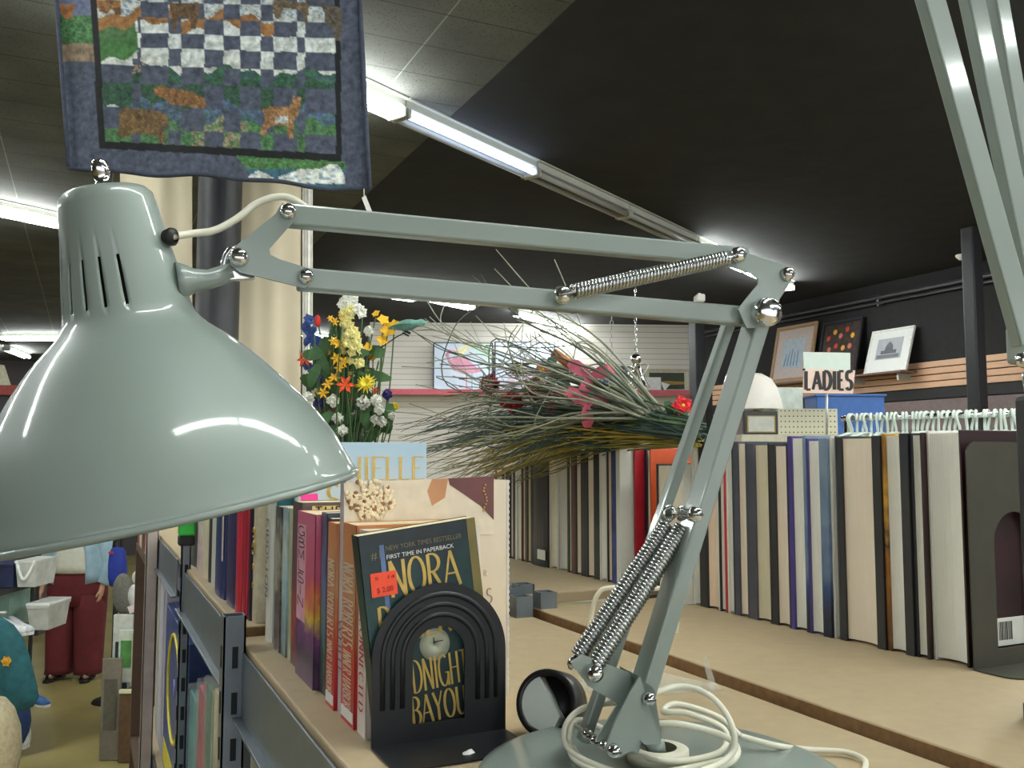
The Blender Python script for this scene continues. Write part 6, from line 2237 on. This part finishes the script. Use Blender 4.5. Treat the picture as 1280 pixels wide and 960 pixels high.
# round chrome-rimmed clock above them
yk = onX(254, 822, .255).y
zk = onX(254, 822, .255).z
t = thing('desk_clock', 'round black clock with a bright chrome rim and glass dome above the bagged prints', 'clock', (.255, yk, zk - .05))
dirk = Vector((-.8, -.6, 0)).normalized()
ck = Vector((.255, yk, zk))
mb = MB(); mb.lathe(ck + dirk * -.02, dirk, [(0, .001), (0, .047), (.03, .049), (.03, .001)], 28); mb.build('case', M_blackrub, t)
mb = MB(); mb.tube([ck + dirk * .012 + (UPZ * math.cos(a) + dirk.cross(UPZ) * math.sin(a)) * .044 for a in [i * math.pi / 16 for i in range(32)]], .005, 8, closed=True); mb.build('rim', M_chrome, t)
mb = MB(); mb.ball(ck + dirk * .012, (.036, .036, .036), 16); mb.build('glass', mat('clock_glass', (170, 174, 176), .12, metal=.6), t)
mb = MB(); mb.box(ck - UPZ * .0515, (.05, .05, .019), (dirk, dirk.cross(UPZ), UPZ)); mb.build('foot', M_blackrub, t)
# metal funnel-like edge under the near shelf
t, y0, y1, zt = shelfbox('enamel_tray', 'grey enamel tray edge on the shelf below the paperbacks', 'tray', 316, 352, 940, .20, 1.16, mat('grey_enamel', (150, 154, 158), .3), .3)

# floor stock along the right of the aisle
def floorbox(name, label, cat, px0, px1, py0, py1, z, m_, depth=.12, zbase=0.0, part='body', ax=None):
    a, b = P(px0, py1, z), P(px1, py1, z)
    zt = P((px0 + px1) / 2, py0, z).z
    zb_ = zbase
    w = (b - a).length
    c = (a + b) / 2; c.z = zb_
    t = thing(name, label, cat, tuple(c))
    mb = MB(); mb.box(c + UPZ * ((zt - zb_) / 2 + .001) + fh * depth / 2, (w, depth, zt - zb_ - .002), (RT, fh, UPZ), bev=.006); mb.build(part, m_, t)
    return t, c, w, zt


M_wood = mat('brown_wood', (96, 72, 48), .6, var=.2)
zf = 5.9
t, c, w, zt1 = floorbox('wooden_crate', 'brown wooden crate with a bright top edge on the aisle floor', 'crate', 147, 178, 868, 945, zf, M_wood, .45)
mb = MB(); mb.box(c + UPZ * (zt1 + .012), (w * 1.0, .03, .022), (RT, fh, UPZ)); mb.build('edge_strip', mat('pale_strip', (232, 226, 190), .4), t)
t, c, w, _ = floorbox('wooden_crate', 'dark wooden drawer box standing right of the bright-edged crate', 'crate', 161, 186, 872, 960, 5.3, mat('dark_wood', (62, 48, 36), .6), .3)
items = [('framed_picture', 'white framed picture with a dark centre leaning high in the aisle stock', 140, 164, 769, 818, 6.2, (206, 208, 200), 'frame'),
         ('framed_picture', 'white picture with a green stripe leaning in front of the dark-centred frame', 147, 167, 788, 830, 6.1, (208, 214, 200), 'frame'),
         ('framed_picture', 'tan edged picture leaning right of the green striped one', 164, 175, 792, 846, 6.02, (186, 140, 90), 'frame'),
         ('framed_picture', 'grey-brown framed picture tilted at the front of the aisle stock', 126, 150, 824, 872, 5.98, (120, 112, 98), 'frame'),
         ('framed_picture', 'olive grey framed picture standing behind the bright-edged crate', 150, 172, 818, 872, 6.3, (126, 120, 100), 'frame')]
prevz = zt1
for nm, lab, a, b, y0, y1, z, rgb, pn in items:
    t, c, w, zt = floorbox(nm, lab, 'picture', a, b, y0, y1, z, mat('aisle_%d_%d_%d' % rgb, rgb, .6), .03, zbase=max(0, P(a, y1, z).z) if False else (zt1 + .026 if z < 6.25 and a > 140 else 0.0), part=pn)
    H_ = zt - c.z
    mb = MB(); mb.box(c + UPZ * H_ * .55 - fh * .003, (w * .66, .004, H_ * .5), (RT, fh, UPZ)); mb.build('artwork', mat('art_aisle_%d' % (a + y0), {769: (50, 56, 70), 788: (90, 150, 80), 792: (206, 170, 110), 824: (90, 84, 74), 818: (104, 96, 80)}[y0], .6, var=.2), t)
# stack of ceramic / cloth things above
q0 = P(168, 755, 6.0)
t = thing('display_basket', 'pale stuffed cloth figure with pink tags hanging at the shelf end above the pictures', 'soft toy', tuple(P(170, 800, 6.0)))
t.name = 'cloth_figure'
s6 = 6.0 / F
for nm, x, y, rx, ry, rgb in (('body', 168, 745, 8, 15, (206, 206, 204)), ('head', 172, 722, 7, 9, (214, 212, 206)), ('arm', 177, 706, 4, 15, (226, 226, 220))):
    mb = MB(); mb.ball(P(x, y, 6.0), (rx * s6, 6 * s6, ry * s6), 14, ax=(RT, fh, UP)); mb.build(nm, mat('cloth_%d' % rgb[0], rgb, .8, var=.15, scale=30), t)
mb = MB(); mb.box(P(171, 733, 5.93), (4 * s6, .01, 5 * s6), (RT, fh, UP)); mb.build('tag', M_sticker_p, t)
mb = MB(); mb.box(P(168, 760, 5.93), (15 * s6, .01, 9 * s6), ((RT + UP * .4).normalized(), fh, (UP - RT * .4).normalized())); mb.build('tag', mat('tag_white', (226, 210, 214), .7), t)
mb = MB(); mb.tube([P(176, 692, 6.0), P(178, 660, 6.0), Vector((.30, 3.9, 1.62))], .006, 6); mb.build('cord', M_cord, t)
t, c, w, zt = floorbox('cushion', 'round grey cushion standing behind the hanging cloth figure', 'cushion', 141, 166, 768, 768, 6.5, M_wood, .1) if False else (None, None, None, None)
t = thing('cushion', 'grey rounded cushion on top of the stacked pictures behind the cloth figure', 'cushion', tuple(P(152, 770, 6.55)))
mb = MB(); mb.ball(P(154, 742, 6.55), (15 * s6, 8 * s6, 28 * s6), 18, ax=(RT, fh, UP)); mb.build('pad', mat('grey_weave', (110, 108, 100), .9, var=.2, scale=50), t)
t2, c2, w2, _ = floorbox('storage_box', 'dark storage box on the floor carrying the grey cushion', 'box', 138, 172, 771, 900, 6.55, mat('dark_carton2', (56, 52, 52), .8), .3)
# blue vest-like backpack
t = thing('backpack', 'bright blue backpack with a red patch hanging beside the person in maroon trousers', 'bag', tuple(P(147, 735, 7.4)))
s7 = 7.4 / F
rings = []
for y, w_, d_ in ((684, 6, 4), (690, 9, 7), (705, 10.5, 9), (722, 10.5, 9), (731, 9, 7), (734, 5, 3)):
    c = P(147, y, 7.4)
    rings.append([c + RT * (w_ * s7 * math.copysign(abs(math.cos(a)) ** .6, math.cos(a))) + fh * (d_ * s7 * math.copysign(abs(math.sin(a)) ** .6, math.sin(a))) for a in [k * math.pi / 10 for k in range(20)]])
mb = MB(); mb.loft(rings); mb.build('body', mat('royal_cloth', (38, 58, 150), .8, var=.15, scale=20), t)
mb = MB(); mb.tube(smooth([P(142, 684, 7.4), P(145, 670, 7.4), P(151, 670, 7.4), P(152, 684, 7.4)], 5), .012, 6); mb.build('strap', M_blackrub, t)
mb = MB(); mb.box(P(143, 690, 7.4) - fh * 9.5 * s7, (6 * s7, .01, 3 * s7), (RT, fh, UP)); mb.build('patch', mat('red_patch', (190, 50, 60), .7), t)
q = P(148, 668, 7.4)
pp = thing('hook_stand', 'dark slim post carrying the blue backpack', 'stand', (q.x, q.y + .1, 0))
mb = MB(); mb.cyl((q.x, q.y + .12, 0), (q.x, q.y + .12, q.z + .05), .02, 10); mb.build('pole', M_blackrub, pp)
mb = MB(); mb.cyl((q.x, q.y + .12, q.z - .01), (q.x, q.y - .02, q.z - .01), .008, 8); mb.build('hook', M_blackrub, pp)
mb = MB(); mb.lathe((q.x, q.y + .12, 0), UPZ, [(0, .001), (0, .16), (.015, .15), (.02, .02), (.02, .001)], 20); mb.build('base', M_blackrub, pp)

# ------------------------------------------------------------------ left side of the aisle: rack with shoes, bags and clothes
zl5 = 6.4
sL = zl5 / F
rk = thing('store_rack', 'dark low store rack at the left edge of the aisle', 'rack', (P(5, 800, zl5).x, P(5, 800, zl5).y, 0))
M_rk = mat('rack_dark', (58, 56, 58), .6)
rc = P(-10, 800, zl5)
for zz_, py in ((P(0, 733, zl5).z, 733), (P(0, 786, zl5).z, 786), (P(0, 868, zl5).z, 868)):
    a = P(-20, py, zl5)
    mb = MB(); mb.box((a.x, a.y, zz_ - .015), (.5, .5, .03), (RT, fh, UPZ)); mb.build('shelf_board', M_rk, rk)
for px in (-60, 16):
    for dy in (-.24, .24):
        a = P(px, 800, zl5) + fh * dy
        mb = MB(); mb.cyl((a.x, a.y, 0), (a.x, a.y, 2.0), .014, 8); mb.build('upright', M_rk, rk)


def rackbox(name, label, cat, px0, px1, py0, py1, rgb, depth=.3, part='body', dz=-.1, taper=.85, rough=.6):
    z = zl5 + dz
    a, b = P(px0, py1, z), P(px1, py1, z)
    zb_ = P(0, py1, zl5).z + .001
    c = (a + b) / 2; c.z = zb_
    w = (b - a).length; h = (py1 - py0) * z / F
    t = thing(name, label, cat, tuple(c))
    mb = MB()
    rings = []
    for u, f in ((0, taper), (.9, 1), (.91, 1.05), (1, 1.05)):
        rings.append([c + UPZ * (h * u) + RT * (sx_ * w / 2 * f) + fh * (depth / 2 + sy_ * depth / 2 * f) for sx_, sy_ in ((-1, -1), (1, -1), (1, 1), (-1, 1))])
    mb.loft(rings, smooth=False)
    mb.build(part, mat('rk_%d_%d_%d' % rgb, rgb, rough, var=.15, scale=14), t)
    return t, c, w, h


t, c, w, h = rackbox('storage_basket', 'white plastic basket on the upper rack shelf at left', 'basket', 18, 44, 699, 732, (206, 208, 200))
mb = MB(); mb.tube(smooth([c + RT * -w * .45 + UPZ * h, c + UPZ * (h * .3) - fh * .02, c + RT * w * .45 + UPZ * h], 6), .012, 6); mb.build('handle', M_wht, t)
t, c, w, h = rackbox('storage_bin', 'off-white bin jutting over the aisle on the middle rack shelf', 'bin', 33, 60, 755, 785, (196, 196, 186))
mb = MB(); mb.box(c + UPZ * (h + .01) + fh * .15, (w * 1.1, .32, .02), (RT, fh, UPZ), bev=.005); mb.build('rim', M_wht, t)
t, c, w, h = rackbox('folded_jeans', 'folded dark navy clothes on the upper rack shelf at the left edge', 'clothes', -14, 16, 703, 732, (40, 46, 78), taper=1)
t, c, w, h = rackbox('storage_box', 'mint green and white box at the left edge of the middle rack shelf', 'box', -10, 10, 732, 785, (150, 186, 170), dz=.05, taper=1)


def shoe(px, py, z, L, rgb, label, zb_, ang):
    c = P(px, py, z); c.z = zb_
    d = (RT * math.cos(ang) - fh * math.sin(ang)); sd = Vector((-d.y, d.x, 0))
    t = thing('shoe', label, 'shoe', tuple(c))
    rings = []
    for u, w_, h_ in ((-.5, .02, .06), (-.46, .032, .085), (-.3, .036, .09), (-.1, .036, .075), (.1, .042, .055), (.3, .046, .045), (.45, .036, .035), (.5, .015, .02)):
        p = c + d * (u * L) + UPZ * .022
        rings.append([p + sd * (w_ * math.cos(a)) + UPZ * (h_ * max(0, math.sin(a))) for a in [k * math.pi / 8 for k in range(16)]])
    mb = MB(); mb.loft(rings); mb.build('upper', mat('shoe_%d_%d_%d' % rgb, rgb, .6, var=.2, scale=20), t)
    mb = MB(); mb.prism([c + d * (u * L) + sd * w_ + UPZ * .001 for u, w_ in ((-.5, -.03), (-.1, -.037), (.3, -.047), (.5, -.02), (.51, .02), (.3, .047), (-.1, .037), (-.5, .03))], UPZ * .021); mb.build('sole', M_wht, t)


zm = P(0, 786, zl5).z + .001
shoe(14, 780, zl5 - .2, .27, (226, 226, 224), 'white trainer on the middle rack shelf at left', zm, .3)
shoe(24, 783, zl5 - .16, .27, (206, 208, 212), 'pale grey trainer beside the white one on the rack shelf', zm, .5)
shoe(47, 845, 7.3, .29, (66, 110, 170), 'blue and white trainer on the floor under the rack', .001, .5)
shoe(33, 838, 7.6, .29, (36, 40, 60), 'dark navy shoe on the floor behind the blue trainer', .001, .9)
shoe(30, 920, 6.3, .28, (222, 222, 214), 'white shoe on the floor below the teal coat', .001, 1.2)
# teal coat hanging on the rack end
zt5 = 5.75
t = thing('jacket', 'teal padded coat with a yellow flower badge hanging at the left edge of the aisle', 'coat', tuple(P(14, 900, zt5)))
rings = []
s5 = zt5 / F
for y, xc, w_, d_ in ((772, -2, 4, 5), (782, 0, 16, 10), (800, 6, 22, 13), (830, 13, 24, 15), (855, 19, 24, 16), (872, 22, 24, 17), (884, 17, 22, 16), (888, 10, 20, 14)):
    c = P(xc, y, zt5)
    rings.append([c + RT * (w_ * s5 * math.cos(a) * (1 + .08 * math.sin(5 * a))) + fh * (d_ * s5 * math.sin(a)) for a in [k * math.pi / 14 for k in range(28)]])
mb = MB(); mb.loft(rings); mb.build('body', mat('teal_cloth', (40, 96, 104), .8, var=.3, scale=14, bump=.3), t)
mb = MB(); petals(mb, P(17, 823, zt5) - fh * 16 * s5, -fh, 6, 7 * s5, 6 * s5, .05, 1); mb.ball(P(17, 823, zt5) - fh * 15 * s5, (5 * s5, 3 * s5, 5 * s5), 8); mb.build('flower_badge', mat('badge_yellow', (224, 164, 40), .7), t)
mb = MB(); mb.tube([P(-2, 774, zt5), P(-2, 768, zt5), P(-4, 766, zt5 + .2)], .006, 6); mb.tube([P(-60, 766, zt5 + .2), P(8, 766, zt5 + .2)], .012, 8); mb.build('hanger', M_cap, t)
t = thing('stuffed_bag', 'cream cloth bag slumped below the teal coat at the left edge', 'bag', tuple(P(-2, 905, 5.9)))
mb = MB(); c = P(-6, 880, 5.3); mb.ball((c.x, c.y, .30), (.15, .2, .30), 16); mb.build('sack', mat('cream_sack', (186, 172, 140), .9, var=.2), t)
t = thing('stuffed_bag', 'dark blue cloth bag on the floor under the teal coat', 'bag', tuple(P(6, 935, 5.7)))
mb = MB(); c = P(8, 930, 5.9); mb.ball((c.x, c.y + .25, .2), (.13, .16, .2), 16); mb.build('sack', mat('navy_sack', (40, 64, 110), .9, var=.2), t)
# tall shelves far at left with a pink top rail
zfar = 10.5
a, b = P(-60, 489, zfar), P(70, 489, zfar)
t = thing('tall_shelf', 'tall far shelving with a pink top rail seen left of the lamp shade', 'shelving', ((a.x + b.x) / 2, (a.y + b.y) / 2, 0))
L_ = (b - a).length
c = (a + b) / 2
mb = MB(); mb.box((c.x, c.y, a.z), (L_, .4, .11), (RT, fh, UPZ)); mb.build('top_rail', mat('dusty_pink', (188, 96, 92), .6), t)
for zz_ in (.4, 1.2, 1.9):
    mb = MB(); mb.box((c.x, c.y, zz_), (L_, .4, .03), (RT, fh, UPZ)); mb.build('shelf_board', M_rk, t)
for f in (0.02, .5, .98):
    q = a.lerp(b, f); mb = MB(); mb.box((q.x, q.y + .0, a.z / 2 - .03), (.05, .38, a.z - .06), (RT, fh, UPZ)); mb.build('upright', M_rk, t)
cols = [(206, 200, 186), (90, 96, 104), (170, 130, 80), (216, 214, 120), (60, 60, 66)]
nm = ['off-white', 'slate', 'tan', 'yellow', 'charcoal']
for k in range(5):
    q = a.lerp(b, .1 + .2 * k)
    z0 = 1.916
    tt = thing('storage_box', '%s carton on the far shelf under the pink rail left of the shade' % nm[k], 'box', (q.x, q.y, z0))
    mb = MB(); mb.box((q.x, q.y, z0 + .16 + .02 * k), (.19, .3, .32 + .04 * k), (RT, fh, UPZ), bev=.01); mb.build('carton', mat('carton_%d' % k, cols[k], .8), tt)
    mb = MB(); mb.box((q.x, q.y, z0 + .325 + .04 * k), (.2, .31, .012), (RT, fh, UPZ)); mb.build('lid', mat('carton_%d' % k), tt)
tt = thing('umbrella_lamp', 'pale slanting lampshade standing above the far pink rail', 'lampshade', tuple(a.lerp(b, .42) + UPZ * .056))
q = a.lerp(b, .42) + UPZ * .056
tt.name = 'lampshade'
mb = MB(); mb.lathe(q, UPZ, [(0, .16), (.24, .08), (.25, .075), (.25, .07), (.01, .15), (0, .16)], 24); mb.build('shade', mat('shade_pale', (222, 220, 190), .7), tt)

# ------------------------------------------------------------------ the person in the aisle
zp = 8.13
sP = zp / F
foot_c = onZ(93, 848, 0)
pf = (-fh).copy()                                   # faces the camera
pr2 = RT.copy(); pr2.z = 0; pr2.normalize()          # towards the right of the picture
person = thing('person', 'person in a pale denim jacket and maroon trousers standing at the end of the aisle', 'person', (foot_c.x, foot_c.y, 0))


def B(x, y, z):
    """x to picture right, y towards viewer, z up"""
    return Vector((foot_c.x, foot_c.y, 0)) + pr2 * x + pf * y + UPZ * z


H = 1.60
verts = []
edges_ = []
rad = []


def jv(p, r, parent=None, ry=None):
    verts.append(p); rad.append((r, ry or r))
    if parent is not None:
        edges_.append((parent, len(verts) - 1))
    return len(verts) - 1


pel = jv(B(0, 0, .86), .17, None, .13)
bel = jv(B(0, .02, 1.0), .18, pel, .15); che = jv(B(0, 0, 1.2), .155, bel, .12); nk = jv(B(0, -.01, 1.36), .06, che); hd0 = jv(B(0, .01, 1.44), .07, nk); hd1 = jv(B(0, .015, 1.53), .078, hd0, .085); hd2 = jv(B(0, .01, 1.60), .05, hd1)
for sd in (-1, 1):
    sh_ = jv(B(.17 * sd, 0, 1.29), .06, che); el = jv(B(.27 * sd, .0, 1.04), .045, sh_)
    wr = jv(B(.285 * sd if sd < 0 else .25, .06, .84), .03, el)
    pm = jv(B(.285 * sd if sd < 0 else .245, .08, .775), .032, wr, .018)
    hp_ = jv(B(.11 * sd, 0, .80), .12, pel); kn = jv(B(.135 * sd, .02, .46), .075, hp_); an_ = jv(B(.14 * sd, 0, .09), .045, kn); to = jv(B(.155 * sd, .14, .035), .035, an_)
    bx = B(.285 * sd if sd < 0 else .245, .08, .775)
    for fi, off in enumerate((-.03, -.01, .01, .03)):
        k1 = jv(bx + pf * off + UPZ * -.035, .0085, pm); k2 = jv(bx + pf * (off * 1.05) + UPZ * (-.07 + abs(off) * .4) - pr2 * sd * .008, .0075, k1)
        jv(bx + pf * (off * 1.05) + UPZ * (-.095 + abs(off) * .5) - pr2 * sd * .02, .006, k2)
    t1 = jv(bx + pf * .04 + UPZ * -.005 - pr2 * sd * .01, .009, pm); jv(bx + pf * .055 + UPZ * -.035 - pr2 * sd * .015, .007, t1)
me = bpy.data.meshes.new('body')
o0 = WL[person]
me.from_pydata([tuple(v - o0) for v in verts], edges_, [])
me.materials.append(mat('skin', (196, 150, 122), .6, var=.06))
body = bpy.data.objects.new('body', me); COL.objects.link(body); body.parent = person; WL[body] = o0
sk = body.modifiers.new('skin', 'SKIN')
for i, r in enumerate(rad):
    me.skin_vertices[0].data[i].radius = r
me.skin_vertices[0].data[0].use_root = True
sb = body.modifiers.new('sub', 'SUBSURF'); sb.levels = 1; sb.render_levels = 1
sk.use_smooth_shade = True


def ell(c, rx, ry, n=24, p=.85, ax=(None, None)):
    a1 = ax[0] or pr2; a2 = ax[1] or pf
    return [c + a1 * (rx * math.copysign(abs(math.cos(a)) ** p, math.cos(a))) + a2 * (ry * math.copysign(abs(math.sin(a)) ** p, math.sin(a))) for a in [k * 2 * math.pi / n for k in range(n)]]


M_mar = mat('maroon_cloth', (98, 30, 34), .85, var=.2, scale=10, bump=.2)
M_den = mat('pale_denim', (150, 176, 190), .85, var=.14, scale=12, bump=.2)
M_tee = mat('offwhite_cloth', (206, 204, 190), .85, var=.06)
tr = MB()
tr.loft([ell(B(0, 0, z_), rx, ry) for z_, rx, ry in ((.66, .255, .16), (.78, .262, .175), (.90, .255, .18), (.985, .235, .175))])
for sd in (-1, 1):
    tr.loft([ell(B(x_ * sd, y_, z_), rx, ry) for x_, y_, z_, rx, ry in ((.132, .02, .055, .118, .115), (.13, .015, .10, .116, .11), (.128, .015, .40, .124, .125), (.125, .005, .62, .130, .148), (.12, 0, .76, .134, .162))])
tro = tr.build('trousers', M_mar, person)
tee = MB(); tee.loft([ell(B(0, .01, z_), rx, ry) for z_, rx, ry in ((.955, .225, .19), (1.02, .225, .195), (1.12, .205, .18), (1.24, .185, .15), (1.32, .13, .10), (1.36, .075, .075))]); tee.build('shirt', M_tee, person)
jk = MB()
N_ = 30
rows_ = [(.90, .262, .205), (.95, .262, .21), (1.04, .255, .212), (1.14, .235, .2), (1.24, .215, .175), (1.31, .165, .125), (1.36, .09, .085)]
vs = []
for z_, rx, ry in rows_:
    gap_ = math.radians(34 if z_ < 1.2 else 26)
    for k in range(N_ + 1):
        a = math.pi / 2 + gap_ + (2 * math.pi - 2 * gap_) * k / N_
        vs.append(B(rx * math.cos(a), ry * math.sin(a), z_ - (.05 * abs(math.sin(a)) if z_ == .90 and math.sin(a) > 0 else 0)))
nv = len(vs)
cc_ = B(0, 0, 0)
vs += [Vector((v.x - (v.x - cc_.x) * .05, v.y - (v.y - cc_.y) * .05, v.z)) for v in vs]
fs = []
W_ = N_ + 1
for i in range(len(rows_) - 1):
    for k in range(N_):
        a = i * W_ + k
        fs += [(a, a + 1, a + W_ + 1, a + W_), (nv + a, nv + a + W_, nv + a + W_ + 1, nv + a + 1)]
    for k in (0, N_):
        a = i * W_ + k
        fs.append((a, a + W_, nv + a + W_, nv + a))
for k in range(N_):
    fs.append((k, nv + k, nv + k + 1, k + 1))
jk.add(vs, fs, 0, True)
for sd in (-1, 1):
    wx = .285 * sd if sd < 0 else .25
    p = [B(.15 * sd, 0, 1.31), B(.215 * sd, 0, 1.25), B(.262 * sd, 0, 1.10), B(.285 * sd, .01, 1.02), B(.29 * sd if sd < 0 else .275, .04, .92), B(wx, .06, .85)]
    jk.tube(smooth(p, 4), [.085 - .0014 * k for k in range(21)], 16)
jk.tube(smooth([B(-.07, .09, 1.33), B(-.085, -.02, 1.39), B(0, -.085, 1.40), B(.085, -.02, 1.39), B(.07, .09, 1.33)], 5), .022, 8)
jk.build('jacket', M_den, person)
hair = MB()
hair.lathe(B(0, -.012, 1.545), UPZ, [(-.10, .088), (-.06, .099), (0, .103), (.04, .094), (.07, .07), (.09, .03), (.093, .001)], 24); ho = hair.build('hair', mat('hair_brown', (82, 62, 46), .7, var=.3, scale=60), person)
fc = MB()
fc.ball(B(0, .055, 1.515), (.068, .05, .092), 16, ax=(pr2, pf, UPZ)); fc.ball(B(0, .108, 1.505), (.012, .018, .02), 10, ax=(pr2, pf, UPZ)); fc.build('face', MATS['skin'], person)
for nm_, xs_, z_, rr_, c_ in (('eye', (-.026, .026), 1.53, (.009, .006, .006), (40, 34, 30)), ('mouth', (0,), 1.465, (.022, .006, .006), (160, 80, 76)), ('ear', (-.082, .082), 1.515, (.012, .02, .03), (190, 142, 116))):
    for x_ in xs_:
        mb = MB(); mb.ball(B(x_, .1 if nm_ != 'ear' else .01, z_), rr_, 10, ax=(pr2, pf, UPZ)); mb.build(nm_, mat('face_' + nm_, c_, .6), person)
for sd in (-1, 1):
    c = B(.15 * sd, .07, 0)
    mb = MB()
    d = (pf + pr2 * sd * .12).normalized(); sdv = Vector((-d.y, d.x, 0))
    mb.prism([c + d * (u * .26) + sdv * w_ + UPZ * .001 for u, w_ in ((-.5, -.03), (-.1, -.036), (.3, -.046), (.48, -.025), (.5, .02), (.3, .045), (-.1, .036), (-.5, .03))], UPZ * .02)
    mb.tube([c + d * .04 + sdv * -.048 + UPZ * .015, c + d * .05 + sdv * -.03 + UPZ * .06, c + d * .05 + sdv * .03 + UPZ * .06, c + d * .04 + sdv * .048 + UPZ * .015], .012, 8)
    mb.build('sandal', mat('sandal_black', (30, 28, 28), .6), person)
